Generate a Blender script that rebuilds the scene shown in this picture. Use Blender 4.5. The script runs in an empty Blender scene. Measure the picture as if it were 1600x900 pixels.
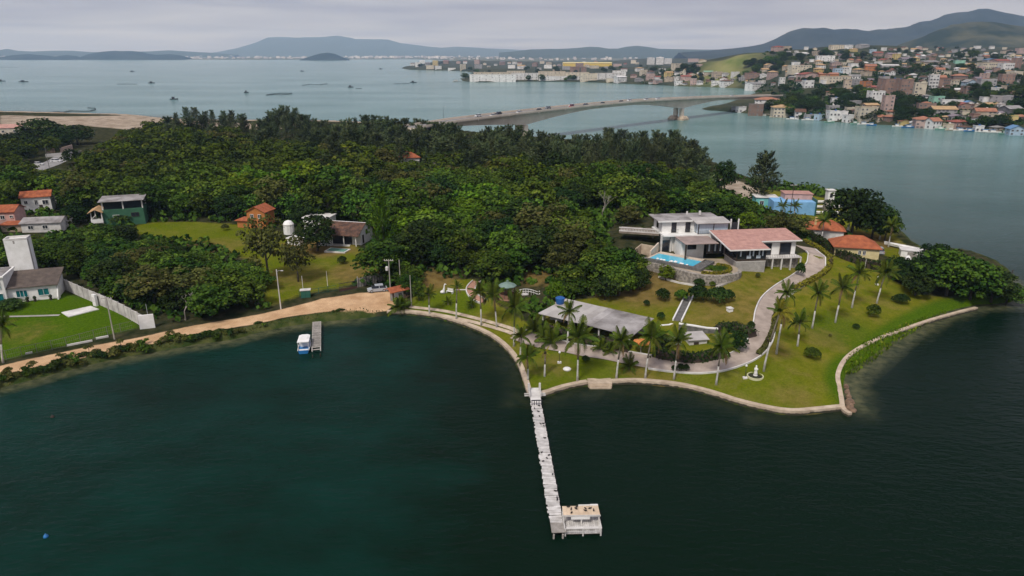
import bpy, math, random
import numpy as np
from mathutils import Vector, Matrix

# ------------------------------------------------------------------ camera, sky, sun, exposure
scene = bpy.context.scene
C = scene.collection
F = 1067.0                      # focal length in pixels of the 1600 px wide photograph
PITCH = math.radians(18.9)
CAM_H = 50.0
cam_data = bpy.data.cameras.new("camera")
cam_data.sensor_width = 36.0
cam_data.lens = 36.0 * F / 1600.0
cam_data.clip_start = 1.0
cam_data.clip_end = 90000.0
cam = bpy.data.objects.new("camera", cam_data)
C.objects.link(cam)
cam.location = (0, 0, CAM_H)
cam.rotation_euler = (math.radians(90) - PITCH, 0, 0)
scene.camera = cam

SUN_EL, SUN_AZ = math.radians(52), math.radians(208)     # azimuth clockwise from +Y (north): behind the camera, a little left
SKY_STRENGTH = 0.10
CLOUD = 2.5
SUN_POWER = 1.5
EXPOSURE = 0.97
HAZE_DENSITY = 0.000068

world = bpy.data.worlds.new("World")
scene.world = world
world.use_nodes = True
wn, wl = world.node_tree.nodes, world.node_tree.links
wn.clear()
w_out = wn.new("ShaderNodeOutputWorld")
w_bg = wn.new("ShaderNodeBackground")
w_bg.inputs["Strength"].default_value = SKY_STRENGTH
w_sky = wn.new("ShaderNodeTexSky")
w_sky.sky_type = 'NISHITA'
w_sky.sun_disc = False
w_sky.sun_elevation = SUN_EL
w_sky.sun_rotation = SUN_AZ
w_sky.air_density = 1.0
w_sky.dust_density = 2.0
w_tc = wn.new("ShaderNodeTexCoord")
w_sep = wn.new("ShaderNodeSeparateXYZ")
wl.new(w_tc.outputs["Generated"], w_sep.inputs[0])
# an overcast deck: cloud cells laid out on a flat layer overhead, so they flatten to bands at the horizon
w_abs = wn.new("ShaderNodeMath"); w_abs.operation = 'MAXIMUM'; w_abs.inputs[1].default_value = 0.0
wl.new(w_sep.outputs["Z"], w_abs.inputs[0])
w_add = wn.new("ShaderNodeMath"); w_add.operation = 'ADD'; w_add.inputs[1].default_value = 0.035
wl.new(w_abs.outputs[0], w_add.inputs[0])
w_dx = wn.new("ShaderNodeMath"); w_dx.operation = 'DIVIDE'
w_dy = wn.new("ShaderNodeMath"); w_dy.operation = 'DIVIDE'
wl.new(w_sep.outputs["X"], w_dx.inputs[0]); wl.new(w_add.outputs[0], w_dx.inputs[1])
wl.new(w_sep.outputs["Y"], w_dy.inputs[0]); wl.new(w_add.outputs[0], w_dy.inputs[1])
w_com = wn.new("ShaderNodeCombineXYZ")
wl.new(w_dx.outputs[0], w_com.inputs[0]); wl.new(w_dy.outputs[0], w_com.inputs[1])
w_noise = wn.new("ShaderNodeTexNoise")
w_noise.inputs["Scale"].default_value = 0.22
w_noise.inputs["Detail"].default_value = 6.0
w_noise.inputs["Roughness"].default_value = 0.52
w_noise.inputs["Distortion"].default_value = 0.4
wl.new(w_com.outputs[0], w_noise.inputs["Vector"])
w_ramp = wn.new("ShaderNodeValToRGB")
w_ramp.color_ramp.elements[0].position = 0.34
w_ramp.color_ramp.elements[0].color = (0.54, 0.52, 0.72, 1)
w_ramp.color_ramp.elements[1].position = 0.64
w_ramp.color_ramp.elements[1].color = (1.02, 1.01, 1.12, 1)
wl.new(w_noise.outputs["Fac"], w_ramp.inputs[0])
w_gain = wn.new("ShaderNodeVectorMath"); w_gain.operation = 'SCALE'
# an overcast sky is brighter overhead than at the horizon (CIE overcast sky)
w_cie = wn.new("ShaderNodeMath"); w_cie.operation = 'MULTIPLY_ADD'
w_cie.inputs[1].default_value = 0.75 * CLOUD
w_cie.inputs[2].default_value = 1.0 * CLOUD
wl.new(w_abs.outputs[0], w_cie.inputs[0])
wl.new(w_ramp.outputs[0], w_gain.inputs[0]); wl.new(w_cie.outputs[0], w_gain.inputs["Scale"])
w_mix = wn.new("ShaderNodeMix"); w_mix.data_type = 'RGBA'
w_mix.inputs["Factor"].default_value = 0.95
wl.new(w_sky.outputs[0], w_mix.inputs["A"]); wl.new(w_gain.outputs[0], w_mix.inputs["B"])
wl.new(w_mix.outputs["Result"], w_bg.inputs["Color"])
wl.new(w_bg.outputs[0], w_out.inputs["Surface"])

sun_data = bpy.data.lights.new("sun", 'SUN')
sun_data.energy = SUN_POWER
sun_data.angle = math.radians(10)
sun_data.color = (1.0, 0.95, 0.88)
sun = bpy.data.objects.new("sun", sun_data)
C.objects.link(sun)
sun_dir = Vector((math.sin(SUN_AZ) * math.cos(SUN_EL), math.cos(SUN_AZ) * math.cos(SUN_EL), math.sin(SUN_EL)))
sun.rotation_euler = sun_dir.to_track_quat('Z', 'Y').to_euler()
sun.location = (-60, -80, 300)

vs = scene.view_settings
scene.display_settings.display_device = 'sRGB'
vs.view_transform = 'Standard'
vs.look = 'None'
vs.exposure = EXPOSURE
vs.gamma = 1.0
vs.use_curve_mapping = False
cy = scene.cycles
cy.max_bounces = 5
cy.diffuse_bounces = 3
cy.glossy_bounces = 2
cy.transmission_bounces = 4
cy.volume_bounces = 2
cy.transparent_max_bounces = 6
cy.caustics_reflective = False
cy.caustics_refractive = False
cy.use_denoising = True
cy.sample_clamp_indirect = 6.0

# ------------------------------------------------------------------ helpers
CP, SP = math.cos(PITCH), math.sin(PITCH)

def ray(u, v):
    a, b = (u - 800) / F, (450 - v) / F
    return np.array([a, CP + b * SP, -SP + b * CP])

def R(u, v, z=0.0):
    """world point seen in the photograph at (u, v), at height z"""
    d = ray(u, v); t = (z - CAM_H) / d[2]
    return np.array([d[0] * t, d[1] * t, z])

def D(u, v, y):
    """world point seen in the photograph at (u, v), at the distance y"""
    d = ray(u, v); t = y / d[1]
    return np.array([d[0] * t, y, CAM_H + d[2] * t])

def ppm(p):
    """photo pixels per metre at a world point"""
    return F / (p[1] * CP - (p[2] - CAM_H) * SP)

def rnd(seed):
    return random.Random(seed)

class MB:
    """collects faces; build() links them as ONE mesh object"""
    def __init__(s):
        s.v, s.f, s.m = [], [], []
    def add(s, verts, faces, mi=0):
        b = len(s.v)
        s.v.extend([tuple(map(float, q)) for q in verts])
        s.f.extend([tuple(b + i for i in f) for f in faces])
        s.m.extend([mi] * len(faces))
        return s
    def box(s, x0, x1, y0, y1, z0, z1, mi=0):
        return s.add([(x0, y0, z0), (x1, y0, z0), (x1, y1, z0), (x0, y1, z0), (x0, y0, z1), (x1, y0, z1), (x1, y1, z1), (x0, y1, z1)],
                     [(0, 3, 2, 1), (4, 5, 6, 7), (0, 1, 5, 4), (1, 2, 6, 5), (2, 3, 7, 6), (3, 0, 4, 7)], mi)
    def obox(s, c, sx, sy, sz, rz=0.0, mi=0):
        """box standing on c, turned by rz"""
        co, si = math.cos(rz), math.sin(rz)
        vv = []
        for z in (0, sz):
            for dx, dy in ((-1, -1), (1, -1), (1, 1), (-1, 1)):
                x, y = dx * sx / 2, dy * sy / 2
                vv.append((c[0] + x * co - y * si, c[1] + x * si + y * co, c[2] + z))
        return s.add(vv, [(0, 3, 2, 1), (4, 5, 6, 7), (0, 1, 5, 4), (1, 2, 6, 5), (2, 3, 7, 6), (3, 0, 4, 7)], mi)
    def prism(s, poly, z0, z1, mi=0):
        """poly counter-clockwise [(x, y)]; z0, z1 numbers or lists"""
        n = len(poly)
        a = z0 if hasattr(z0, '__len__') else [z0] * n
        b = z1 if hasattr(z1, '__len__') else [z1] * n
        vv = [(p[0], p[1], a[i]) for i, p in enumerate(poly)] + [(p[0], p[1], b[i]) for i, p in enumerate(poly)]
        ff = [tuple(range(n - 1, -1, -1)), tuple(range(n, 2 * n))]
        ff += [(i, (i + 1) % n, n + (i + 1) % n, n + i) for i in range(n)]
        return s.add(vv, ff, mi)
    def tube(s, p0, p1, r0, r1=None, n=8, cap=True, mi=0):
        r1 = r0 if r1 is None else r1
        p0, p1 = Vector(p0), Vector(p1)
        d = (p1 - p0).normalized()
        a = d.orthogonal().normalized(); b = d.cross(a)
        vv = []
        for p, r in ((p0, r0), (p1, r1)):
            for i in range(n):
                t = 2 * math.pi * i / n
                vv.append(p + (a * math.cos(t) + b * math.sin(t)) * r)
        ff = [(i, (i + 1) % n, n + (i + 1) % n, n + i) for i in range(n)]
        if cap:
            ff += [tuple(range(n - 1, -1, -1)), tuple(range(n, 2 * n))]
        return s.add(vv, ff, mi)
    def path(s, pts, radii, n=6, mi=0):
        """a bent tapering tube"""
        rings = []
        pts = [Vector(p) for p in pts]
        for i, p in enumerate(pts):
            d = (pts[min(i + 1, len(pts) - 1)] - pts[max(i - 1, 0)]).normalized()
            a = Vector((1, 0, 0)) - d * d.x
            if a.length < 0.2: a = Vector((0, 1, 0)) - d * d.y
            a.normalize(); b = d.cross(a)
            rings.append([p + (a * math.cos(2 * math.pi * k / n) + b * math.sin(2 * math.pi * k / n)) * radii[i] for k in range(n)])
        vv = [q for r in rings for q in r]
        ff = []
        for i in range(len(pts) - 1):
            ff += [(i * n + k, i * n + (k + 1) % n, (i + 1) * n + (k + 1) % n, (i + 1) * n + k) for k in range(n)]
        ff += [tuple(range(n - 1, -1, -1)), tuple(range((len(pts) - 1) * n, len(pts) * n))]
        return s.add(vv, ff, mi)
    def lathe(s, prof, c=(0, 0, 0), n=12, mi=0):
        vv, ff = [], []
        for r, z in prof:
            for k in range(n):
                t = 2 * math.pi * k / n
                vv.append((c[0] + r * math.cos(t), c[1] + r * math.sin(t), c[2] + z))
        for i in range(len(prof) - 1):
            ff += [(i * n + k, i * n + (k + 1) % n, (i + 1) * n + (k + 1) % n, (i + 1) * n + k) for k in range(n)]
        ff += [tuple(range(n - 1, -1, -1)), tuple(range((len(prof) - 1) * n, len(prof) * n))]
        return s.add(vv, ff, mi)
    def mesh(s, name, mat, smooth=False):
        me = bpy.data.meshes.new(name)
        me.from_pydata(s.v, [], s.f)
        mats = mat if isinstance(mat, (list, tuple)) else [mat]
        for m in mats: me.materials.append(m)
        if len(mats) > 1: me.polygons.foreach_set("material_index", s.m)
        if smooth: me.polygons.foreach_set("use_smooth", [True] * len(me.polygons))
        me.update()
        return me
    def build(s, name, mat, parent=None, smooth=False, loc=None, rz=0.0):
        return link(name, s.mesh(name, mat, smooth), parent, loc, rz)

def link(name, me, parent=None, loc=None, rz=0.0, scale=None):
    o = bpy.data.objects.new(name, me)
    C.objects.link(o)
    if parent is not None: o.parent = parent
    if loc is not None: o.location = tuple(map(float, loc))
    if rz: o.rotation_euler = (0, 0, rz)
    if scale is not None: o.scale = scale if hasattr(scale, '__len__') else (scale,) * 3
    return o

def tag(o, label=None, cat=None, group=None, kind=None):
    if label: o["label"] = label
    if cat: o["category"] = cat
    if group: o["group"] = group
    if kind: o["kind"] = kind
    return o

def thing(name, label, cat, loc=(0, 0, 0), rz=0.0, group=None):
    o = bpy.data.objects.new(name, None)
    o.empty_display_size = 0.5
    C.objects.link(o)
    o.location = tuple(map(float, loc)); o.rotation_euler = (0, 0, rz)
    return tag(o, label, cat, group)

def copy_thing(src, loc, rz, label=None, group=None, scale=None):
    r = src.copy(); C.objects.link(r)
    r.location = tuple(map(float, loc)); r.rotation_euler = (0, 0, rz)
    if scale is not None: r.scale = (scale,) * 3
    if label: r["label"] = label
    if group: r["group"] = group
    for ch in list(src.children):
        c = ch.copy(); C.objects.link(c); c.parent = r
        for g in ch.children:
            d = g.copy(); C.objects.link(d); d.parent = c
    return r

def np_mesh(name, V, Q, mat, smooth=False):
    """fast mesh from arrays: V (n,3), Q (m,k) faces with k corners"""
    V = np.asarray(V, dtype=np.float32); Q = np.asarray(Q, dtype=np.int32)
    me = bpy.data.meshes.new(name)
    me.vertices.add(len(V)); me.vertices.foreach_set("co", V.ravel())
    k = Q.shape[1]
    me.loops.add(Q.size); me.loops.foreach_set("vertex_index", Q.ravel())
    me.polygons.add(len(Q))
    me.polygons.foreach_set("loop_start", np.arange(0, Q.size, k, dtype=np.int32))
    me.polygons.foreach_set("loop_total", np.full(len(Q), k, dtype=np.int32))
    if smooth: me.polygons.foreach_set("use_smooth", np.ones(len(Q), dtype=bool))
    me.update(calc_edges=True); me.validate()
    if mat is not None:
        for m in (mat if isinstance(mat, (list, tuple)) else [mat]): me.materials.append(m)
    return me

def attr(me, name, vals, domain='POINT'):
    a = me.attributes.new(name, 'FLOAT', domain)
    a.data.foreach_set("value", np.asarray(vals, dtype=np.float32).ravel())

# ------------------------------------------------------------------ materials
MATS = {}
def mat(name, col, rough=0.8, col2=None, scale=1.0, bump=0.0, spec=0.3, metal=0.0, objvar=0.0, stretch=None, detail=4.0, contrast=(0.35, 0.68), bscale=None):
    """a principled material whose colour wanders between col and col2 over world space"""
    if name in MATS: return MATS[name]
    m = bpy.data.materials.new(name); m.use_nodes = True
    n, l = m.node_tree.nodes, m.node_tree.links
    b = n["Principled BSDF"]
    b.inputs["Roughness"].default_value = rough
    b.inputs["Specular IOR Level"].default_value = spec
    b.inputs["Metallic"].default_value = metal
    if col2 is None: col2 = tuple(c * 0.78 for c in col)
    geo = n.new("ShaderNodeNewGeometry")
    src = geo.outputs["Position"]
    if stretch:
        mp = n.new("ShaderNodeMapping"); mp.inputs["Scale"].default_value = stretch
        l.new(src, mp.inputs["Vector"]); src = mp.outputs[0]
    t = n.new("ShaderNodeTexNoise"); t.inputs["Scale"].default_value = scale; t.inputs["Detail"].default_value = detail
    t.inputs["Roughness"].default_value = 0.6
    l.new(src, t.inputs["Vector"])
    r = n.new("ShaderNodeValToRGB")
    r.color_ramp.elements[0].position, r.color_ramp.elements[1].position = contrast
    r.color_ramp.elements[0].color = (*col2, 1); r.color_ramp.elements[1].color = (*col, 1)
    l.new(t.outputs["Fac"], r.inputs[0])
    out = r.outputs[0]
    if objvar:
        oi = n.new("ShaderNodeObjectInfo")
        h = n.new("ShaderNodeHueSaturation")
        mr = n.new("ShaderNodeMapRange"); mr.inputs["To Min"].default_value = 1 - objvar; mr.inputs["To Max"].default_value = 1 + objvar
        l.new(oi.outputs["Random"], mr.inputs["Value"]); l.new(mr.outputs[0], h.inputs["Value"])
        l.new(out, h.inputs["Color"]); out = h.outputs[0]
    l.new(out, b.inputs["Base Color"])
    if bump:
        t2 = n.new("ShaderNodeTexNoise"); t2.inputs["Scale"].default_value = bscale or scale * 4; t2.inputs["Detail"].default_value = 3
        l.new(src, t2.inputs["Vector"])
        bp = n.new("ShaderNodeBump"); bp.inputs["Strength"].default_value = bump; bp.inputs["Distance"].default_value = 0.15
        l.new(t2.outputs["Fac"], bp.inputs["Height"]); l.new(bp.outputs[0], b.inputs["Normal"])
    MATS[name] = m
    return m

def leaf_mat(name, dark, light, warm, hue=0.035, val=0.35):
    """foliage: every leaf clump and every tree its own green"""
    m = bpy.data.materials.new(name); m.use_nodes = True
    n, l = m.node_tree.nodes, m.node_tree.links
    b = n["Principled BSDF"]; b.inputs["Roughness"].default_value = 0.6; b.inputs["Specular IOR Level"].default_value = 0.02
    a = n.new("ShaderNodeAttribute"); a.attribute_name = "tint"
    r = n.new("ShaderNodeValToRGB"); e = r.color_ramp.elements
    e[0].position = 0.0; e[0].color = (*dark, 1); e[1].position = 0.8; e[1].color = (*light, 1)
    x = e.new(1.0); x.color = (*warm, 1)
    l.new(a.outputs["Fac"], r.inputs[0])
    oi = n.new("ShaderNodeObjectInfo")
    h = n.new("ShaderNodeHueSaturation")
    m1 = n.new("ShaderNodeMapRange"); m1.inputs["To Min"].default_value = 0.5 - hue; m1.inputs["To Max"].default_value = 0.5 + hue * 0.6
    m2 = n.new("ShaderNodeMapRange"); m2.inputs["To Min"].default_value = 1 - val; m2.inputs["To Max"].default_value = 1 + val
    ma = n.new("ShaderNodeMath"); ma.operation = 'MULTIPLY'; ma.inputs[1].default_value = 7.31
    fr = n.new("ShaderNodeMath"); fr.operation = 'FRACT'
    l.new(oi.outputs["Random"], m1.inputs["Value"]); l.new(oi.outputs["Random"], ma.inputs[0]); l.new(ma.outputs[0], fr.inputs[0]); l.new(fr.outputs[0], m2.inputs["Value"])
    l.new(m1.outputs[0], h.inputs["Hue"]); l.new(m2.outputs[0], h.inputs["Value"]); l.new(r.outputs[0], h.inputs["Color"])
    l.new(h.outputs[0], b.inputs["Base Color"])
    return m
# ------------------------------------------------------------------ land form
def idw(X, Y, pts, power=3.0, soft=6.0):
    num = np.zeros_like(X); den = np.zeros_like(X)
    for (px, py, pz) in pts:
        w = 1.0 / (((X - px) ** 2 + (Y - py) ** 2 + soft * soft) ** (power / 2))
        num += w * pz; den += w
    return num / den

def inside(X, Y, poly):
    r = np.zeros(X.shape, dtype=bool)
    n = len(poly)
    for i in range(n):
        (x1, y1), (x2, y2) = poly[i], poly[(i + 1) % n]
        if y1 == y2: continue
        c = ((y1 > Y) != (y2 > Y)) & (X < (x2 - x1) * (Y - y1) / (y2 - y1) + x1)
        r ^= c
    return r

def seg_dist(X, Y, pts, closed=False):
    d = np.full(X.shape, 1e9)
    n = len(pts)
    for i in range(n if closed else n - 1):
        (x1, y1), (x2, y2) = pts[i], pts[(i + 1) % n]
        ex, ey = x2 - x1, y2 - y1
        L2 = ex * ex + ey * ey + 1e-9
        t = np.clip(((X - x1) * ex + (Y - y1) * ey) / L2, 0, 1)
        d = np.minimum(d, np.hypot(X - x1 - t * ex, Y - y1 - t * ey))
    return d

def sdf(X, Y, poly):
    return seg_dist(X, Y, poly, True) * np.where(inside(X, Y, poly), 1, -1)

def smooth(pts, k=3, closed=False):
    """Catmull-Rom through 2-D/3-D points"""
    P = [np.array(p, float) for p in pts]; out = []
    n = len(P)
    for i in range(n if closed else n - 1):
        a, b = P[i], P[(i + 1) % n]
        p0 = P[i - 1] if (i > 0 or closed) else a
        p3 = P[(i + 2) % n] if (i + 2 < n or closed) else b
        for j in range(k):
            t = j / k
            out.append(0.5 * (2 * a + (b - p0) * t + (2 * p0 - 5 * a + 4 * b - p3) * t * t + (3 * a - p0 - 3 * b + p3) * t ** 3))
    if not closed: out.append(P[-1])
    return out

def px(lst, z=0.0):
    return [tuple(R(u, v, z)[:2]) for u, v in lst]

# shore of the peninsula, traced along the water's edge
shore_left = px([(-260, 664), (-120, 630), (0, 606), (68, 589), (136, 571), (205, 556), (232, 552), (307, 538), (362, 531), (400, 520), (437, 512), (487, 504), (550, 498), (600, 493)])
shore_wall = px([(605, 491), (640, 492), (680, 497), (720, 508), (760, 524), (790, 546), (810, 573), (820, 600), (829, 621), (852, 619), (880, 610), (918, 602), (940, 603), (958, 601), (1000, 600), (1060, 606), (1110, 618), (1150, 631), (1200, 643), (1240, 648), (1280, 645), (1318, 641)])
shore_right = px([(1331, 640), (1326, 610), (1330, 586), (1350, 571), (1400, 532), (1450, 503), (1480, 490), (1530, 478), (1585, 474), (1592, 455), (1560, 428), (1500, 406), (1442, 402), (1412, 380), (1385, 357), (1350, 335), (1310, 318), (1262, 306), (1205, 298), (1150, 285), (1120, 270), (1060, 250), (980, 235), (900, 230), (800, 222), (720, 213), (640, 204), (560, 197), (480, 194), (400, 193), (330, 191), (250, 186), (205, 181), (150, 180), (80, 179), (0, 178)])
shore_right += [(-700, 560), (-900, 400), (-900, 60), (-200, 60)]
wall_line = smooth(shore_wall, 4)
COAST = smooth(shore_left, 2) + [tuple(p) for p in wall_line] + smooth(shore_right[:36], 2) + [np.array(p) for p in shore_right[36:]]
COAST = [tuple(p[:2]) for p in COAST]

def cz(u, v, z): 
    p = R(u, v, z); return (p[0], p[1], z)
CTRL = [cz(*a) for a in [
    (-100, 600, 0.7), (0, 580, 0.7), (100, 557, 0.7), (205, 537, 0.7), (307, 515, 0.75), (400, 499, 0.85), (450, 489, 1.0), (520, 475, 1.2), (590, 462, 1.6), (60, 500, 1.8), (150, 490, 1.8), (40, 468, 2.2), (200, 470, 2.2), (250, 430, 2.6),
    (350, 440, 2.4), (300, 375, 3.5), (420, 420, 2.4), (450, 395, 3.0), (555, 388, 3.6), (560, 450, 1.8), (180, 352, 4.0), (60, 335, 5.0), (10, 360, 4.5), (85, 255, 3.0), (40, 230, 2.2), (150, 190, 1.2),
    (300, 210, 2.5), (250, 280, 5.0), (450, 230, 3.5), (450, 300, 5.5), (640, 300, 6.0), (600, 250, 6.0), (760, 320, 6.5), (800, 260, 6.0), (900, 360, 7.0), (950, 290, 7.5), (1060, 300, 8.0), (1000, 255, 5.0), (700, 400, 4.0), (850, 420, 3.5), (940, 425, 4.5),
    (700, 450, 2.0), (690, 480, 1.7), (780, 500, 1.6), (790, 455, 1.8), (830, 560, 1.5), (900, 480, 2.0), (960, 515, 1.9), (870, 585, 1.5), (1000, 575, 1.5), (1100, 595, 1.5),
    (985, 465, 2.6), (1010, 445, 4.2), (1040, 490, 2.4), (1050, 470, 3.4), (1062, 447, 4.7), (1110, 450, 5.3), (1000, 405, 5.5), (1100, 475, 4.6), (1130, 495, 4.2), (1160, 440, 6.0), (1200, 428, 6.4), (1170, 470, 5.2),
    (1060, 520, 1.8), (1090, 515, 1.9), (1110, 512, 3.0), (1165, 515, 3.4), (1250, 388, 8.0), (1262, 400, 7.9), (1272, 418, 7.4), (1250, 440, 6.4), (1212, 462, 5.4), (1192, 492, 4.3), (1188, 520, 3.2), (1170, 548, 2.2), (1130, 568, 1.6), (1060, 572, 1.5),
    (1150, 390, 8.0), (1200, 380, 8.0), (1080, 380, 8.0), (1010, 372, 9.5), (985, 360, 10.8), (1070, 335, 10.6), (1120, 345, 10.0), (1170, 350, 8.0),
    (1300, 440, 5.0), (1350, 450, 3.4), (1250, 500, 3.0), (1300, 490, 2.6), (1400, 480, 1.8), (1450, 475, 1.5), (1220, 560, 1.7), (1300, 560, 1.5), (1250, 610, 1.4), (1290, 405, 5.4), (1330, 410, 4.2), (1345, 395, 4.0), (1290, 370, 4.5), (1240, 350, 5.2), (1230, 330, 4.4), (1330, 350, 2.6), (1390, 390, 2.2), (1420, 430, 1.8), (1500, 450, 1.3), (1180, 295, 3.0), (1150, 330, 6.5), (1150, 300, 4.5)]]

xs = np.concatenate([np.arange(-520, -200, 5.0), np.arange(-200, 200.1, 1.0)])
ys = np.concatenate([np.arange(70, 300, 1.0), np.arange(300, 625, 4.0)])
GX, GY = np.meshgrid(xs, ys)
BASE = idw(GX, GY, CTRL)
SD = sdf(GX, GY, COAST)
def wob(X, Y, s, seed=0):
    return np.sin(X / s + seed) * np.cos(Y / (s * 1.3) + seed * 2.1) + 0.6 * np.sin((X + Y) / (s * 0.57) + seed * 1.7)
marsh = np.clip((GX - 46) / 4, 0, 1) * (GY < 140)        # flat weedy shore outside the right hand wall
BW = 1.2 + 3.2 * marsh
t = np.clip((SD + 1.2) / (1.2 + BW), 0, 1); t = t * t * (3 - 2 * t)
GZ = np.where(SD > BW, BASE, -0.9 + (BASE + 0.9) * t) + np.where(SD > 2, 0.05 * wob(GX, GY, 5.0), 0)
GZ = np.where((SD > 0) & (GX > -30) & (GY < 150), np.minimum(GZ, 0.52 + 0.17 * np.maximum(SD, 0)), GZ)
GZ = np.where(SD < -1.2, np.maximum(-0.9 + (SD + 1.2) * 0.35, -3.0), GZ)

def hz(x, y):
    """height of the peninsula at x, y"""
    i = np.clip(np.searchsorted(xs, x) - 1, 0, len(xs) - 2); j = np.clip(np.searchsorted(ys, y) - 1, 0, len(ys) - 2)
    a = min(max((x - xs[i]) / (xs[i + 1] - xs[i]), 0), 1); b = min(max((y - ys[j]) / (ys[j + 1] - ys[j]), 0), 1)
    return float((GZ[j, i] * (1 - a) + GZ[j, i + 1] * a) * (1 - b) + (GZ[j + 1, i] * (1 - a) + GZ[j + 1, i + 1] * a) * b)

def P(u, v):
    """ground point of the peninsula seen at (u, v)"""
    d = ray(u, v); t0, t1 = 30 / d[1], 640 / d[1]
    prev = t0
    for k in range(1, 700):
        tt = t0 + (t1 - t0) * (k / 700.0) ** 1.6
        x, y, z = d[0] * tt, d[1] * tt, CAM_H + d[2] * tt
        if z <= hz(x, y):
            a, b = prev, tt
            for _ in range(14):
                m = (a + b) / 2
                if CAM_H + d[2] * m <= hz(d[0] * m, d[1] * m): b = m
                else: a = m
            tt = b
            return np.array([d[0] * tt, d[1] * tt, CAM_H + d[2] * tt])
        prev = tt
    return np.array([d[0] * tt, d[1] * tt, hz(d[0] * tt, d[1] * tt)])

def PP(lst): return [P(u, v) for u, v in lst]
def XY(lst): return [tuple(P(u, v)[:2]) for u, v in lst]

# what grows or lies where (outlines on the ground)
LAWN_ESTATE = XY([(640, 482), (660, 438), (740, 436), (770, 470), (850, 520), (860, 470), (985, 462), (1005, 448), (1035, 428), (1130, 400), (1240, 405), (1262, 395), (1300, 395), (1370, 425), (1440, 460), (1525, 474)]) + [tuple(p) for p in wall_line[::-1]]
LAWN_LEFT = XY([(-160, 585), (-100, 470), (0, 475), (90, 455), (150, 470), (215, 505), (218, 512), (120, 536), (20, 560)])
LAWN_FIELD = XY([(195, 362), (225, 348), (300, 346), (390, 352), (420, 370), (520, 372), (570, 390), (640, 425), (600, 436), (480, 458), (420, 478), (414, 470), (412, 440), (402, 410), (330, 380), (240, 372)])
DIRT_FIELD = XY([(440, 380), (520, 372), (560, 392), (520, 402), (470, 400), (450, 395)])
SAND_BACK = XY([(90, 182), (205, 180), (250, 186), (330, 191), (400, 193), (480, 194), (480, 200), (330, 205), (200, 203), (120, 195), (60, 200), (0, 205), (0, 180)])
SAND_BACK2 = XY([(1120, 275), (1165, 286), (1200, 300), (1190, 312), (1160, 310), (1130, 298)])
GRASS_BACK = XY([(1160, 290), (1210, 298), (1290, 310), (1390, 360), (1440, 402), (1400, 410), (1330, 372), (1260, 345), (1190, 320)])
def zone(poly, w=1.0):
    return np.clip(0.5 + sdf(GX, GY, poly) / (2 * w), 0, 1)
def blob(u, v, r, w=2.0):
    p = P(u, v); return np.clip((r - np.hypot(GX - p[0], GY - p[1])) / w + 0.5, 0, 1)
ROAD_LINE = smooth(XY([(-240, 632), (-120, 606), (0, 580), (102, 557), (205, 537), (307, 515), (400, 499), (450, 488), (500, 476), (560, 469), (612, 470)]), 4)
ROAD_LINE = [tuple(p) for p in ROAD_LINE]
z_lawn = np.maximum.reduce([zone(LAWN_ESTATE, 1.0), zone(LAWN_FIELD, 3.0), zone(GRASS_BACK, 3.0)])
z_lush = np.maximum.reduce([zone(LAWN_LEFT, 1.0), blob(1320, 520, 9, 8) * 0.6, blob(900, 575, 12, 8) * 0.48, blob(700, 475, 9, 6) * 0.52, blob(1150, 600, 12, 8) * 0.35, zone(LAWN_FIELD, 3.0) * 0.38])
dry = np.maximum.reduce([zone(DIRT_FIELD, 3.0) * 0.95, blob(1010, 450, 10, 9) * 0.8, blob(1150, 480, 11, 10) * 0.55, blob(670, 440, 6, 6) * 0.9, blob(1120, 500, 6, 6) * 0.4, blob(1360, 375, 7, 5) * 0.9, blob(1240, 620, 4, 5) * 0.42, blob(1010, 592, 5, 4) * 0.5, blob(1290, 530, 5, 5) * 0.4, blob(1210, 545, 4, 4) * 0.5, blob(1190, 440, 6, 6) * 0.42, blob(330, 385, 9, 8) * 0.42, blob(470, 430, 8, 7) * 0.5, blob(860, 570, 4, 4) * 0.45, blob(40, 520, 5, 5) * 0.38, blob(555, 425, 7, 5) * 0.7, blob(860, 425, 8, 6) * 0.8, blob(1280, 440, 8, 8) * 0.4])
z_sand = np.maximum(zone(SAND_BACK, 4.0), zone(SAND_BACK2, 3.0))
d_road = seg_dist(GX, GY, ROAD_LINE)
apron = XY([(430, 497), (450, 487), (500, 467), (560, 458), (600, 455), (640, 462), (612, 478), (606, 487), (560, 486), (500, 488)])
z_dirt = np.maximum(np.clip((2.35 - d_road) / 1.2 + 0.5, 0, 1), zone(apron, 0.8))
z_bank = np.clip((2.0 - SD) / 2.0 + 0.3, 0, 1) * (seg_dist(GX, GY, [tuple(p) for p in wall_line]) > 2.5) * (1 - 0.75 * marsh)
far_beach = (GY > 400) & (GX < -90)
z_sand = np.where(far_beach, np.maximum(z_sand, np.clip((14 - SD) / 8, 0, 1)), z_sand)
z_bank = np.where(GY > 400, 0, z_bank)
z_lush = np.maximum(z_lush, marsh * np.clip((5.0 - SD) / 2, 0, 1) * 0.8)

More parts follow.
